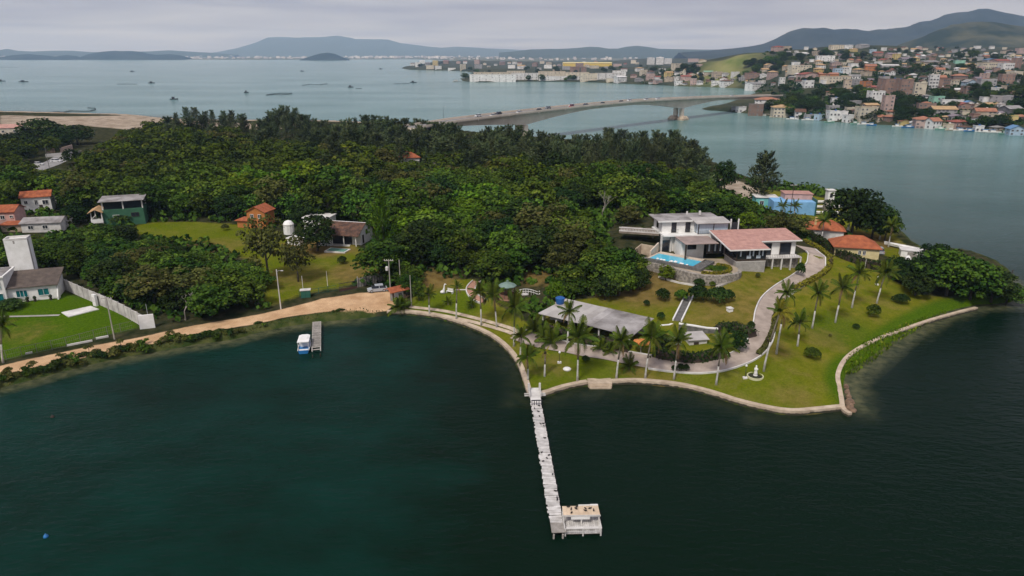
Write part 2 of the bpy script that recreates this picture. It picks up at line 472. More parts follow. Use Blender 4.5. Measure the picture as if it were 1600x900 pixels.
def ground_mat():
    m = bpy.data.materials.new("ground"); m.use_nodes = True
    n, l = m.node_tree.nodes, m.node_tree.links
    b = n["Principled BSDF"]; b.inputs["Roughness"].default_value = 0.95; b.inputs["Specular IOR Level"].default_value = 0.0
    geo = n.new("ShaderNodeNewGeometry")
    def noise(scale, detail=5, rough=0.6):
        t = n.new("ShaderNodeTexNoise"); t.inputs["Scale"].default_value = scale; t.inputs["Detail"].default_value = detail; t.inputs["Roughness"].default_value = rough
        l.new(geo.outputs["Position"], t.inputs["Vector"]); return t.outputs["Fac"]
    def ramp(fac, c0, c1, p0=0.35, p1=0.65):
        r = n.new("ShaderNodeValToRGB"); r.color_ramp.elements[0].position = p0; r.color_ramp.elements[1].position = p1
        r.color_ramp.elements[0].color = (*c0, 1); r.color_ramp.elements[1].color = (*c1, 1); l.new(fac, r.inputs[0]); return r.outputs[0]
    def mix(f, a, bb):
        x = n.new("ShaderNodeMix"); x.data_type = 'RGBA'; l.new(f, x.inputs["Factor"]); l.new(a, x.inputs["A"]); l.new(bb, x.inputs["B"]); return x.outputs["Result"]
    def edge(name, nf, amt=0.55, sharp=0.10):
        a = n.new("ShaderNodeAttribute"); a.attribute_name = name
        x = n.new("ShaderNodeMath"); x.operation = 'SUBTRACT'; l.new(nf, x.inputs[0]); x.inputs[1].default_value = 0.5
        y = n.new("ShaderNodeMath"); y.operation = 'MULTIPLY_ADD'; l.new(x.outputs[0], y.inputs[0]); y.inputs[1].default_value = amt; l.new(a.outputs["Fac"], y.inputs[2])
        r = n.new("ShaderNodeMapRange"); r.inputs["From Min"].default_value = 0.5 - sharp; r.inputs["From Max"].default_value = 0.5 + sharp
        l.new(y.outputs[0], r.inputs["Value"]); return r.outputs[0]
    nb, nm, nf = noise(0.06, 6), noise(0.5, 6), noise(3.0, 5)
    floor = ramp(nm, (0.016, 0.024, 0.009), (0.06, 0.055, 0.028))
    grass = mix(ramp(nb, (0, 0, 0), (1, 1, 1), 0.35, 0.65), ramp(nf, (0.084, 0.104, 0.005), (0.138, 0.152, 0.008)), ramp(nm, (0.092, 0.114, 0.006), (0.185, 0.166, 0.022)))
    lush = ramp(nf, (0.034, 0.082, 0.003), (0.078, 0.128, 0.006))
    drycol = ramp(nm, (0.13, 0.085, 0.03), (0.20, 0.145, 0.045))
    sand = ramp(noise(0.15, 6), (0.22, 0.17, 0.12), (0.42, 0.35, 0.27))
    dirt = ramp(noise(0.35, 7), (0.40, 0.245, 0.13), (0.64, 0.435, 0.255), 0.3, 0.7)
    bank = ramp(nm, (0.03, 0.05, 0.012), (0.10, 0.10, 0.035), 0.40, 0.75)
    worn = ramp(noise(0.22, 7, 0.7), (0, 0, 0), (0.7, 0.7, 0.7), 0.50, 0.70)
    grass = mix(worn, grass, ramp(nf, (0.16, 0.125, 0.03), (0.24, 0.185, 0.06)))
    blades = ramp(noise(9.0, 3), (0.72, 0.72, 0.72), (1.18, 1.18, 1.18), 0.3, 0.7)
    c = mix(edge("lawn", nm, 0.5, 0.15), floor, grass)
    c = mix(edge("lush", nm, 0.3, 0.3), c, lush)
    c = mix(edge("dry", nm, 0.9, 0.35), c, drycol)
    c = mix(edge("sand", nm, 0.5, 0.15), c, sand)
    c = mix(edge("bank", nm, 0.8, 0.25), c, bank)
    c = mix(edge("dirt", nm, 0.5, 0.12), c, dirt)
    fin = n.new("ShaderNodeMix"); fin.data_type = 'RGBA'; fin.blend_type = 'MULTIPLY'; fin.inputs["Factor"].default_value = 1.0; l.new(c, fin.inputs["A"]); l.new(blades, fin.inputs["B"])
    l.new(fin.outputs["Result"], b.inputs["Base Color"])
    bp = n.new("ShaderNodeBump"); bp.inputs["Strength"].default_value = 0.5; bp.inputs["Distance"].default_value = 0.12
    l.new(nf, bp.inputs["Height"]); l.new(bp.outputs[0], b.inputs["Normal"])
    return m

nx, ny = len(xs), len(ys)
idx = np.arange(nx * ny).reshape(ny, nx)
quads = np.stack([idx[:-1, :-1], idx[:-1, 1:], idx[1:, 1:], idx[1:, :-1]], -1).reshape(-1, 4)
keep = (GZ.ravel()[quads].max(1) > -2.4)
quads = quads[keep]
used = np.unique(quads); remap = np.full(nx * ny, -1); remap[used] = np.arange(len(used))
V = np.stack([GX.ravel(), GY.ravel(), GZ.ravel()], -1)[used]
me = np_mesh("ground", V, remap[quads], ground_mat(), smooth=True)
for nm_, arr in (("lawn", z_lawn), ("lush", z_lush), ("dry", dry), ("sand", z_sand), ("dirt", z_dirt), ("bank", z_bank)):
    attr(me, nm_, arr.ravel()[used])
tag(link("ground", me), kind="structure")

# ------------------------------------------------------------------ town side, far shore, hills
TOWN_COAST_PX = [(1600, 211), (1560, 206), (1500, 203), (1450, 200), (1400, 196), (1340, 193), (1300, 190), (1250, 186), (1200, 181), (1165, 177), (1120, 173), (1095, 170), (1150, 160), (1190, 151), (1185, 145), (1165, 139), (1120, 136.5), (1060, 134.5), (980, 131), (900, 128), (820, 127.5), (760, 128.5), (728, 127.5), (721, 123), (742, 117), (735, 112), (690, 110), (640, 108.7), (627, 105), (640, 101), (680, 98.7), (780, 99), (870, 100), (960, 99.5), (1010, 97)]
TOWN_COAST = smooth([(700, 180), (480, 330)] + px(TOWN_COAST_PX), 2)
TOWN_COAST = [tuple(p) for p in TOWN_COAST] + [(1400, 4600), (4200, 4600), (4200, 180)]
TCTRL = [tuple(D(*a)) for a in [(1245, 77, 1300), (1311, 78, 1380), (1355, 71, 1550), (1200, 102, 1000), (1165, 84, 1250), (1190, 82, 1300), (1120, 96, 1270), (1280, 116, 850), (1400, 122, 800), (1400, 96, 1080), (1500, 131, 720), (1500, 107, 950), (1590, 132, 650), (1590, 88, 1150), (1450, 92, 1300), (1250, 158, 690), (1250, 132, 790), (1300, 96, 1100), (1390, 172, 590), (1480, 178, 545), (1560, 185, 510), (1430, 150, 640), (1540, 150, 600), (1340, 150, 680), (1320, 175, 580), (1190, 140, 800), (1150, 118, 1050), (1230, 95, 1150), (1640, 150, 580), (1700, 110, 800), (1550, 90, 1400), (1650, 85, 1500)]]
TCTRL += [(x, y, 2.5) for x, y in px([(1100, 135), (1040, 132), (980, 129), (900, 126), (800, 126), (740, 126), (700, 108), (800, 105), (900, 106), (1000, 120), (1000, 105), (1100, 165), (1150, 168)])]
TCTRL += [(600, 3000, 8), (1200, 3000, 30), (1900, 3000, 60), (2500, 2500, 80), (1500, 2200, 70), (300, 2500, 5), (0, 2500, 3), (-300, 2450, 8), (2500, 4400, 90), (1300, 4400, 25), (3500, 3000, 120), (3500, 1000, 80), (2000, 1000, 60), (1200, 600, 45)]
txs = np.concatenate([np.arange(-420, 150, 15.0), np.arange(150, 1000, 8.0), np.arange(1000, 2400, 40.0)])
tys = np.concatenate([np.arange(200, 1000, 8.0), np.arange(1000, 1700, 14.0), np.arange(1700, 4500, 60.0)])
TX, TY = np.meshgrid(txs, tys)
TS = sdf(TX, TY, TOWN_COAST)
tb = idw(TX, TY, TCTRL, 3.5, 25.0)
tt_ = np.clip((TS + 4) / 14, 0, 1)
TZ = np.where(TS < -4, np.maximum(-1.0 + 0.1 * (TS + 4), -3.0), -1.0 + (1 + np.minimum(tb, 1.8 + np.maximum(TS, 0) * 0.45)) * tt_)
def thz(x, y):
    i = np.clip(np.searchsorted(txs, x) - 1, 0, len(txs) - 2); j = np.clip(np.searchsorted(tys, y) - 1, 0, len(tys) - 2)
    a = min(max((x - txs[i]) / (txs[i + 1] - txs[i]), 0), 1); b = min(max((y - tys[j]) / (tys[j + 1] - tys[j]), 0), 1)
    return float((TZ[j, i] * (1 - a) + TZ[j, i + 1] * a) * (1 - b) + (TZ[j + 1, i] * (1 - a) + TZ[j + 1, i + 1] * a) * b)
def TP(u, v):
    d = ray(u, v); t0, t1 = 380 / d[1], 4400 / d[1]; prev = t0
    for k in range(1, 900):
        tt = t0 + (t1 - t0) * (k / 900.0) ** 1.8
        x, y, z = d[0] * tt, d[1] * tt, CAM_H + d[2] * tt
        if z <= max(thz(x, y), 0.0):
            return np.array([x, y, z])
        prev = tt
    return None
nx2, ny2 = len(txs), len(tys)
idx = np.arange(nx2 * ny2).reshape(ny2, nx2)
quads = np.stack([idx[:-1, :-1], idx[:-1, 1:], idx[1:, 1:], idx[1:, :-1]], -1).reshape(-1, 4)
quads = quads[TZ.ravel()[quads].max(1) > -2.0]
used = np.unique(quads); remap = np.full(nx2 * ny2, -1); remap[used] = np.arange(len(used))
hill_green = mat("hillside_scrub", (0.06, 0.075, 0.028), 0.95, (0.022, 0.035, 0.016), 0.03, 0.6, 0.1, bscale=0.12, detail=8)
MATS_GRASSHILL = P_gh = [tuple(D(*a)[:2]) for a in [(1078, 118, 1190), (1118, 93, 1260), (1165, 82, 1275), (1186, 84, 1290), (1172, 100, 1180), (1150, 116, 1120), (1120, 118, 1140)]]
gh = np.clip(0.5 + sdf(TX, TY, P_gh) / 60, 0, 1)
def hillside_mat():
    m = mat("town_hillside", (0.065, 0.065, 0.032), 0.95, (0.018, 0.028, 0.014), 0.025, 0.5, 0.1, bscale=0.12, detail=8)
    n, l = m.node_tree.nodes, m.node_tree.links
    b = n["Principled BSDF"]; old = b.inputs["Base Color"].links[0].from_socket
    a = n.new("ShaderNodeAttribute"); a.attribute_name = "grass"
    t = n.new("ShaderNodeTexNoise"); t.inputs["Scale"].default_value = 0.03; t.inputs["Detail"].default_value = 8
    geo = n.new("ShaderNodeNewGeometry"); l.new(geo.outputs["Position"], t.inputs["Vector"])
    r = n.new("ShaderNodeValToRGB"); r.color_ramp.elements[0].color = (0.11, 0.14, 0.035, 1); r.color_ramp.elements[1].color = (0.24, 0.22, 0.09, 1)
    r.color_ramp.elements[0].position = 0.35; r.color_ramp.elements[1].position = 0.65
    l.new(t.outputs["Fac"], r.inputs[0])
    x = n.new("ShaderNodeMix"); x.data_type = 'RGBA'; l.new(a.outputs["Fac"], x.inputs["Factor"]); l.new(old, x.inputs["A"]); l.new(r.outputs[0], x.inputs["B"])
    l.new(x.outputs["Result"], b.inputs["Base Color"]); return m
me = np_mesh("town_hillside", np.stack([TX.ravel(), TY.ravel(), TZ.ravel()], -1)[used], remap[quads], hillside_mat(), smooth=True)
attr(me, "grass", gh.ravel()[used])
tag(link("town_hillside", me), kind="structure")

def vnoise(x, y, seed):
    r = np.random.RandomState(seed); g = r.rand(64, 64)
    xi, yi = np.floor(x).astype(int), np.floor(y).astype(int); fx, fy = x - xi, y - yi
    fx = fx * fx * (3 - 2 * fx); fy = fy * fy * (3 - 2 * fy)
    def q(i, j): return g[i % 64, j % 64]
    return (q(xi, yi) * (1 - fx) + q(xi + 1, yi) * fx) * (1 - fy) + (q(xi, yi + 1) * (1 - fx) + q(xi + 1, yi + 1) * fx) * fy
def fbm(x, y, seed, o=5):
    s = 0; a = 0.5
    for k in range(o):
        s = s + a * vnoise(x * 2 ** k + 7.3 * k, y * 2 ** k + 3.1 * k, seed + k); a *= 0.5
    return s

def ridge(name, prof, dist, depth, m, seed, n=220, rows=34, rough=0.16, foot=0.0):
    """a mountain: crest follows the skyline at its own distance, spurs and gullies run down both sides"""
    us = np.linspace(prof[0][0], prof[-1][0], n)
    vs_ = np.interp(us, [p[0] for p in prof], [p[1] for p in prof])
    crest = np.array([D(u, v, dist) for u, v in zip(us, vs_)])
    V = np.zeros((rows, n, 3))
    k = np.linspace(-1, 1, rows)
    for i, s in enumerate(k):
        y = dist + s * depth * (0.55 if s < 0 else 0.45)
        f = (1 - abs(s)) ** 0.9
        hh = np.maximum(crest[:, 2] - foot, 1.0)
        nz = fbm(crest[:, 0] / (depth * 0.16), np.full(n, y / (depth * 0.30)), seed) - 0.5
        V[i, :, 0] = crest[:, 0] * (1 + s * depth * 0.35 / dist)
        V[i, :, 1] = y + nz * depth * 0.10 * (1 - abs(s))
        V[i, :, 2] = foot + hh * f * (1 + nz * 2 * rough * 3 * abs(s) ** 0.5 * (1 - abs(s)) ) - 4 * (abs(s) > 0.99)
    idx = np.arange(rows * n).reshape(rows, n)
    q = np.stack([idx[:-1, :-1], idx[:-1, 1:], idx[1:, 1:], idx[1:, :-1]], -1).reshape(-1, 4)
    return tag(link(name, np_mesh(name, V.reshape(-1, 3), q, m, smooth=True)), kind="structure")

m_far = mat("far_mountain", (0.04, 0.05, 0.03), 0.95, (0.03, 0.042, 0.024), 0.002, 0, 0.05, detail=8)
m_mid = mat("wooded_mountain", (0.028, 0.036, 0.028), 0.95, (0.010, 0.018, 0.015), 0.0035, 0, 0.05, detail=10, contrast=(0.42, 0.62))
m_near = mat("grassy_mountain", (0.095, 0.092, 0.052), 0.95, (0.014, 0.026, 0.016), 0.0055, 0, 0.05, detail=10, contrast=(0.40, 0.66))
ridge("far_mountains", [(300, 86), (340, 81), (370, 75), (400, 66), (418, 58), (440, 57), (470, 57.5), (500, 57), (525, 55), (535, 56), (555, 61), (580, 61), (605, 61), (625, 67), (650, 70), (690, 74), (715, 72), (760, 75), (800, 77), (860, 80), (900, 86)], 16000, 5000, m_far, 3)
ridge("low_hills_left", [(-300, 82), (-100, 78), (0, 78), (12, 76), (30, 79), (55, 80), (80, 79), (110, 79), (140, 81), (200, 81), (235, 80), (265, 78), (300, 80), (340, 83), (370, 86)], 11000, 2500, m_far, 8)
ridge("dark_hill", [(122, 91), (140, 84), (160, 80.5), (180, 79), (205, 79.5), (225, 82), (245, 85.5), (265, 84), (280, 86), (298, 91)], 7200, 900, m_mid, 12, n=90)
ridge("small_hills_left", [(-200, 88), (-60, 86), (0, 89), (20, 86), (45, 84), (65, 86), (85, 88), (105, 85.5), (120, 87), (128, 91)], 7000, 700, m_mid, 15, n=80)
ridge("island_hill", [(472, 92), (488, 87), (500, 83), (512, 81.5), (524, 84), (534, 88), (545, 92)], 6300, 420, m_mid, 17, n=60)
ridge("low_hills_right", [(780, 82), (830, 77), (870, 76), (905, 73.5), (920, 72), (935, 72.5), (950, 75), (965, 75.5), (980, 72.5), (995, 71), (1012, 73), (1030, 76), (1070, 76.5), (1110, 77), (1180, 78)], 9000, 2200, m_far, 21)
ridge("right_mountain", [(1060, 82), (1100, 78), (1130, 74), (1165, 70), (1190, 64), (1215, 54), (1235, 45), (1255, 41), (1280, 42), (1300, 45), (1315, 42.5), (1335, 43), (1358, 47), (1375, 44), (1400, 42), (1420, 40), (1450, 32), (1480, 22), (1500, 19), (1515, 18), (1530, 15), (1545, 16), (1560, 18), (1600, 24), (1660, 30), (1750, 45), (1900, 70)], 5600, 2200, m_mid, 25, rough=0.3)
ridge("grassy_mountain", [(1300, 96), (1350, 88), (1390, 78), (1420, 68), (1450, 54), (1470, 45), (1490, 39), (1510, 36), (1535, 33), (1560, 33), (1600, 36), (1680, 42), (1760, 60), (1850, 85)], 2900, 1250, m_near, 29, rough=0.3)
# flat land behind the lagoon
far_flat = MB()
farland = mat("far_land", (0.16, 0.15, 0.10), 0.95, (0.03, 0.045, 0.03), 0.004, 0, 0.05, detail=10, contrast=(0.40, 0.6))
cl = [tuple(D(u, v, 50 / math.tan(PITCH - math.atan((450 - v) / F)))[:2]) for u, v in [(-700, 93.4), (0, 93.4), (200, 93.2), (400, 93.4), (520, 93.2), (640, 92.5), (730, 95), (860, 96.5), (980, 95), (1060, 93), (2300, 93)]]
n_ = len(cl)
rows = [[(x, y, -2) for x, y in cl], [(x * 1.004, y * 1.004, 3) for x, y in cl], [(x * 1.25, y * 1.25, 7) for x, y in cl], [(x * 1.7, y * 1.7, 12) for x, y in cl], [(x * 2.1, y * 2.1, 12) for x, y in cl], [(x * 2.12, y * 2.12, -3) for x, y in cl]]
far_flat.add([p for r in rows for p in r], [(i * n_ + k, i * n_ + k + 1, (i + 1) * n_ + k + 1, (i + 1) * n_ + k) for i in range(5) for k in range(n_ - 1)])
tag(far_flat.build("far_shore", farland, smooth=True), kind="structure")

# ------------------------------------------------------------------ water
def water_mat():
    m = bpy.data.materials.new("water"); m.use_nodes = True
    n, l = m.node_tree.nodes, m.node_tree.links
    b = n["Principled BSDF"]; b.inputs["Roughness"].default_value = 0.14; b.inputs["IOR"].default_value = 1.33; b.inputs["Specular IOR Level"].default_value = 0.05
    geo = n.new("ShaderNodeNewGeometry")
    def noise(scale, detail, stretch=(1, 1, 1), rough=0.55):
        mp = n.new("ShaderNodeMapping"); mp.inputs["Scale"].default_value = stretch; mp.inputs["Rotation"].default_value = (0, 0, 0.35)
        l.new(geo.outputs["Position"], mp.inputs["Vector"])
        t = n.new("ShaderNodeTexNoise"); t.inputs["Scale"].default_value = scale; t.inputs["Detail"].default_value = detail; t.inputs["Roughness"].default_value = rough
        l.new(mp.outputs[0], t.inputs["Vector"]); return t.outputs["Fac"]
    def ramp(fac, c0, c1, p0, p1):
        r = n.new("ShaderNodeValToRGB"); r.color_ramp.elements[0].position = p0; r.color_ramp.elements[1].position = p1
        r.color_ramp.elements[0].color = (*c0, 1); r.color_ramp.elements[1].color = (*c1, 1); l.new(fac, r.inputs[0]); return r.outputs[0]
    def mix(f, a, bb):
        x = n.new("ShaderNodeMix"); x.data_type = 'RGBA'; l.new(f, x.inputs["Factor"]); l.new(a, x.inputs["A"]); l.new(bb, x.inputs["B"]); return x.outputs["Result"]
    def at(name):
        a = n.new("ShaderNodeAttribute"); a.attribute_name = name; return a.outputs["Fac"]
    wa = n.new("ShaderNodeMath"); wa.operation = 'MULTIPLY_ADD'; l.new(at("weed"), wa.inputs[0]); wa.inputs[1].default_value = -0.5; l.new(noise(0.036, 5, (1, 1.5, 1), 0.62), wa.inputs[2])
    weed = ramp(wa.outputs[0], (0.0022, 0.0098, 0.0048), (0.0028, 0.027, 0.0195), 0.30, 0.66)          # dark weed beds and clear deep water
    lagoon = ramp(noise(0.004, 5, (1, 2.2, 1)), (0.078, 0.168, 0.155), (0.145, 0.245, 0.235), 0.38, 0.62)  # lagoon colour lifted to stand in for sky reflection the low specular loses
    c = mix(at("open"), weed, lagoon)
    c = mix(at("shallow"), c, ramp(noise(0.6, 5), (0.03, 0.04, 0.02), (0.10, 0.10, 0.05), 0.35, 0.65))
    l.new(c, b.inputs["Base Color"])
    w1, w2 = noise(0.55, 3, (1, 2.4, 1)), noise(0.09, 3, (1, 2.0, 1))
    ad = n.new("ShaderNodeMath"); ad.operation = 'MULTIPLY_ADD'; l.new(w2, ad.inputs[0]); ad.inputs[1].default_value = 2.0; l.new(w1, ad.inputs[2])
    bp = n.new("ShaderNodeBump"); bp.inputs["Strength"].default_value = 0.6; bp.inputs["Distance"].default_value = 0.32
    l.new(ad.outputs[0], bp.inputs["Height"]); l.new(bp.outputs[0], b.inputs["Normal"])
    return m
def grow(a, step, lim, g=1.25):
    out = [a]
    while abs(out[-1]) < abs(lim): out.append(out[-1] + step); step *= g
    return out
wxs = np.array(grow(-262.5, -6, -21000)[::-1][:-1] + list(np.arange(-262.5, 262.6, 2.5)) + grow(262.5, 6, 21000)[1:])
wys = np.array(grow(0, -10, -900)[::-1][:-1] + list(np.arange(0, 420, 2.5)) + grow(420, 6, 14500)[0:])
wxs = np.clip(wxs, -21000, 21000); wys = np.clip(wys, -900, 19800)
WX, WY = np.meshgrid(wxs, wys)
ws = sdf(WX, WY, COAST)
w_shallow = np.clip(1 + (ws + 1.2) / 2.4, 0, 1) * (seg_dist(WX, WY, [tuple(p) for p in wall_line]) > 3) * 0.9 + np.clip(1 + (ws + 0.5) / 4.0, 0, 1) * 0.2
# open lagoon behind the peninsula: shallower, and paler with sky reflection painted in
w_open = np.clip((WY - 140 - np.maximum(0, (60 - WX)) * 0.6) / 280, 0, 1) ** 0.8
w_weed = np.clip((WX + 22) / 34, 0, 1)
w_open = np.where(WY < 140, 0, w_open)
idx = np.arange(WX.size).reshape(WX.shape)
quads = np.stack([idx[:-1, :-1], idx[:-1, 1:], idx[1:, 1:], idx[1:, :-1]], -1).reshape(-1, 4)
me = np_mesh("lagoon_water", np.stack([WX.ravel(), WY.ravel(), np.zeros(WX.size)], -1), quads, water_mat())
attr(me, "shallow", np.clip(w_shallow, 0, 1)); attr(me, "open", w_open); attr(me, "weed", w_weed)
tag(link("lagoon_water", me), kind="structure")
# ------------------------------------------------------------------ shared surfaces
white = mat("white_paint", (0.80, 0.79, 0.76), 0.7, (0.66, 0.65, 0.61), 0.7, 0.1, bscale=6)
white_old = mat("weathered_white_paint", (0.70, 0.68, 0.64), 0.85, (0.46, 0.44, 0.41), 0.5, 0.2, bscale=5, detail=7)
concrete = mat("concrete", (0.42, 0.39, 0.35), 0.9, (0.27, 0.25, 0.22), 0.5, 0.25, bscale=5, detail=7)
tan_conc = mat("sandy_concrete", (0.56, 0.46, 0.34), 0.9, (0.34, 0.265, 0.19), 0.7, 0.4, bscale=4, detail=7)
paving = mat("driveway_concrete", (0.43, 0.355, 0.295), 0.9, (0.27, 0.22, 0.18), 0.45, 0.25, bscale=5, detail=8)
stone = mat("rubble_stone", (0.37, 0.335, 0.285), 0.95, (0.16, 0.145, 0.125), 1.9, 0.9, bscale=2.6, detail=5, contrast=(0.40, 0.62))
wood_dark = mat("dark_timber", (0.07, 0.05, 0.035), 0.8, (0.035, 0.025, 0.02), 2.0, 0.3)
wood_grey = mat("weathered_timber", (0.40, 0.37, 0.33), 0.9, (0.25, 0.23, 0.20), 2.0, 0.4, detail=6, objvar=0.22)
wood_pale = mat("bleached_timber", (0.62, 0.60, 0.57), 0.85, (0.42, 0.40, 0.37), 1.5, 0.4, detail=6, objvar=0.16)
metal_dark = mat("dark_metal", (0.035, 0.035, 0.04), 0.5, None, 2.0, 0, 0.4)
metal_grey = mat("galvanised_metal", (0.42, 0.43, 0.44), 0.45, (0.30, 0.30, 0.31), 1.0, 0, 0.5)
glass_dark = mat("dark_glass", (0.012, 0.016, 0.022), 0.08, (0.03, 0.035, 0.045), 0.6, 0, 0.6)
glass_teal = mat("teal_glass", (0.01, 0.16, 0.17), 0.1, (0.008, 0.08, 0.09), 0.9, 0, 0.6)
curtain = mat("pale_blue_curtain", (0.62, 0.68, 0.74), 0.7, (0.42, 0.50, 0.58), 2.0, 0.3, stretch=(4, 4, 0.3))
def tiles_mat(name, c1, c2, s=3.2):
    m = mat(name, c1, 0.85, c2, 0.9, 0.0, 0.15, detail=7)
    n, l = m.node_tree.nodes, m.node_tree.links
    tc = n.new("ShaderNodeTexCoord"); w = n.new("ShaderNodeTexWave"); w.inputs["Scale"].default_value = s; w.inputs["Distortion"].default_value = 0.6
    l.new(tc.outputs["Object"], w.inputs["Vector"])
    bp = n.new("ShaderNodeBump"); bp.inputs["Strength"].default_value = 0.7; bp.inputs["Distance"].default_value = 0.08
    l.new(w.outputs["Fac"], bp.inputs["Height"]); l.new(bp.outputs[0], n["Principled BSDF"].inputs["Normal"]); return m
tile_orange = tiles_mat("orange_clay_tiles", (0.50, 0.16, 0.07), (0.30, 0.09, 0.045))
tile_brown = tiles_mat("old_brown_tiles", (0.20, 0.105, 0.07), (0.075, 0.05, 0.04))
tile_pink = tiles_mat("faded_pink_tiles", (0.56, 0.32, 0.26), (0.40, 0.22, 0.185), 2.0)
tile_grey = tiles_mat("brown_grey_tiles", (0.17, 0.135, 0.11), (0.10, 0.08, 0.068))
sheet_grey = mat("fibre_cement_sheet", (0.37, 0.35, 0.335), 0.85, (0.155, 0.14, 0.13), 0.28, 0.2, detail=8, bscale=3, objvar=0.12)
sheet_pale = mat("pale_roof_sheet", (0.44, 0.415, 0.385), 0.85, (0.30, 0.28, 0.26), 0.3, 0.15, detail=7, bscale=3, objvar=0.08)

def ribbon(pts, w, dz, mb=None, cross=4, skirt=0.0, zf=None):
    """a sheet along pts (x, y), draped over the land dz above it"""
    mb = mb or MB(); n = len(pts); vv = []
    for i, p in enumerate(pts):
        a, b = np.array(pts[max(i - 1, 0)][:2]), np.array(pts[min(i + 1, n - 1)][:2])
        d = (b - a) / (np.linalg.norm(b - a) + 1e-9); nrm = np.array([-d[1], d[0]])
        ww = w[i] if hasattr(w, '__len__') else w
        for k in range(cross + 1):
            q = np.array(p[:2]) + nrm * ww * (k / cross - 0.5)
            vv.append((q[0], q[1], (zf(q[0], q[1]) if zf else hz(q[0], q[1])) + dz))
    c = cross + 1
    ff = [(i * c + k, (i + 1) * c + k, (i + 1) * c + k + 1, i * c + k + 1)[::-1] for i in range(n - 1) for k in range(cross)]
    mb.add(vv, ff)
    return mb

def wall_ribbon(pts, w, z0, z1, off=0.0, mb=None):
    """a wall along pts: z0, z1 are functions of (x, y) or numbers"""
    mb = mb or MB(); n = len(pts); vv = []
    g = lambda f, x, y: f(x, y) if callable(f) else f
    for i, p in enumerate(pts):
        a, b = np.array(pts[max(i - 1, 0)][:2]), np.array(pts[min(i + 1, n - 1)][:2])
        d = (b - a) / (np.linalg.norm(b - a) + 1e-9); nrm = np.array([-d[1], d[0]])
        c = np.array(p[:2]) + nrm * off
        l_, r_ = c + nrm * w / 2, c - nrm * w / 2
        zb, zt = g(z0, *c), g(z1, *c)
        vv += [(l_[0], l_[1], zb), (r_[0], r_[1], zb), (r_[0], r_[1], zt), (l_[0], l_[1], zt)]
    ff = []
    for i in range(n - 1):
        a, b = i * 4, (i + 1) * 4
        ff += [(a + k, a + (k + 1) % 4, b + (k + 1) % 4, b + k) for k in range(4)]
    ff += [(3, 2, 1, 0), ((n - 1) * 4, (n - 1) * 4 + 1, (n - 1) * 4 + 2, (n - 1) * 4 + 3)]
    mb.add(vv, ff)
    return mb

def resample(pts, step):
    pts = [np.array(p, float) for p in pts]; out = [pts[0]]; acc = 0
    for a, b in zip(pts[:-1], pts[1:]):
        L = np.linalg.norm(b - a); t = step - acc
        while t <= L:
            out.append(a + (b - a) * t / L); t += step
        acc = (acc + L) % step if L > 0 else acc
    return out

def tide_wall_mat():
    m = mat("sea_wall_concrete", (0.56, 0.46, 0.34), 0.9, (0.36, 0.28, 0.20), 0.7, 0.5, bscale=3, detail=8)
    n, l = m.node_tree.nodes, m.node_tree.links
    b = n["Principled BSDF"]; old = b.inputs["Base Color"].links[0].from_socket
    geo = n.new("ShaderNodeNewGeometry"); sp = n.new("ShaderNodeSeparateXYZ"); l.new(geo.outputs["Position"], sp.inputs[0])
    t = n.new("ShaderNodeTexNoise"); t.inputs["Scale"].default_value = 1.3; t.inputs["Detail"].default_value = 5; l.new(geo.outputs["Position"], t.inputs["Vector"])
    a = n.new("ShaderNodeMath"); a.operation = 'MULTIPLY_ADD'; l.new(t.outputs["Fac"], a.inputs[0]); a.inputs[1].default_value = -0.55; l.new(sp.outputs["Z"], a.inputs[2])
    r = n.new("ShaderNodeMapRange"); r.inputs["From Min"].default_value = 0.02; r.inputs["From Max"].default_value = 0.16; l.new(a.outputs[0], r.inputs["Value"])
    x = n.new("ShaderNodeMix"); x.data_type = 'RGBA'; l.new(r.outputs[0], x.inputs["Factor"]); x.inputs["A"].default_value = (0.045, 0.042, 0.026, 1); l.new(old, x.inputs["B"])
    l.new(x.outputs["Result"], b.inputs["Base Color"]); return m      # weed and slime up to the tide line
tide_wall = tide_wall_mat()
# ------------------------------------------------------------------ sea walls, driveway, tracks
sw = [tuple(p) for p in wall_line]
cut = [i for i, p in enumerate(sw) if abs(p[0] - R(937, 602)[0]) < 1.6]
o = wall_ribbon(sw[:cut[0]], 0.85, -1.5, lambda x, y: 0.74, 0.2).build("sea_wall", tide_wall)
tag(o, "curved sandy concrete sea wall sweeping from the gatehouse past the pier root", "sea wall", "sea walls round the estate")
o = wall_ribbon(sw[cut[-1]:], 0.85, -1.5, lambda x, y: 0.74, 0.2).build("sea_wall", tide_wall)
tag(o, "curved sandy concrete sea wall edging the lawn right of the water steps", "sea wall", "sea walls round the estate")
rw = smooth([tuple(R(u, v, 1.4)[:2]) for u, v in [(1330, 638), (1319, 630), (1316, 615), (1313, 600), (1310, 580), (1321, 558), (1350, 537), (1400, 513), (1450, 495), (1500, 481), (1527, 474.5)]], 4)
o = wall_ribbon(rw, 0.7, lambda x, y: -1.0, lambda x, y: max(hz(x, y), 0.45) + 0.2).build("sea_wall", tide_wall)
tag(o, "low sandy wall between the right hand lawn and the weedy water strip", "sea wall", "sea walls round the estate")
# strip of marsh grass outside that wall
sw3 = smooth([tuple(R(u, v, 0.2)[:2]) for u, v in [(1383, 357), (1400, 370), (1420, 388), (1442, 404)]], 4)
o = wall_ribbon(sw3, 0.7, -1.0, 1.5).build("sea_wall", tide_wall)
tag(o, "pale low shore wall beside the white boats on the far right bank", "sea wall", "sea walls round the estate")

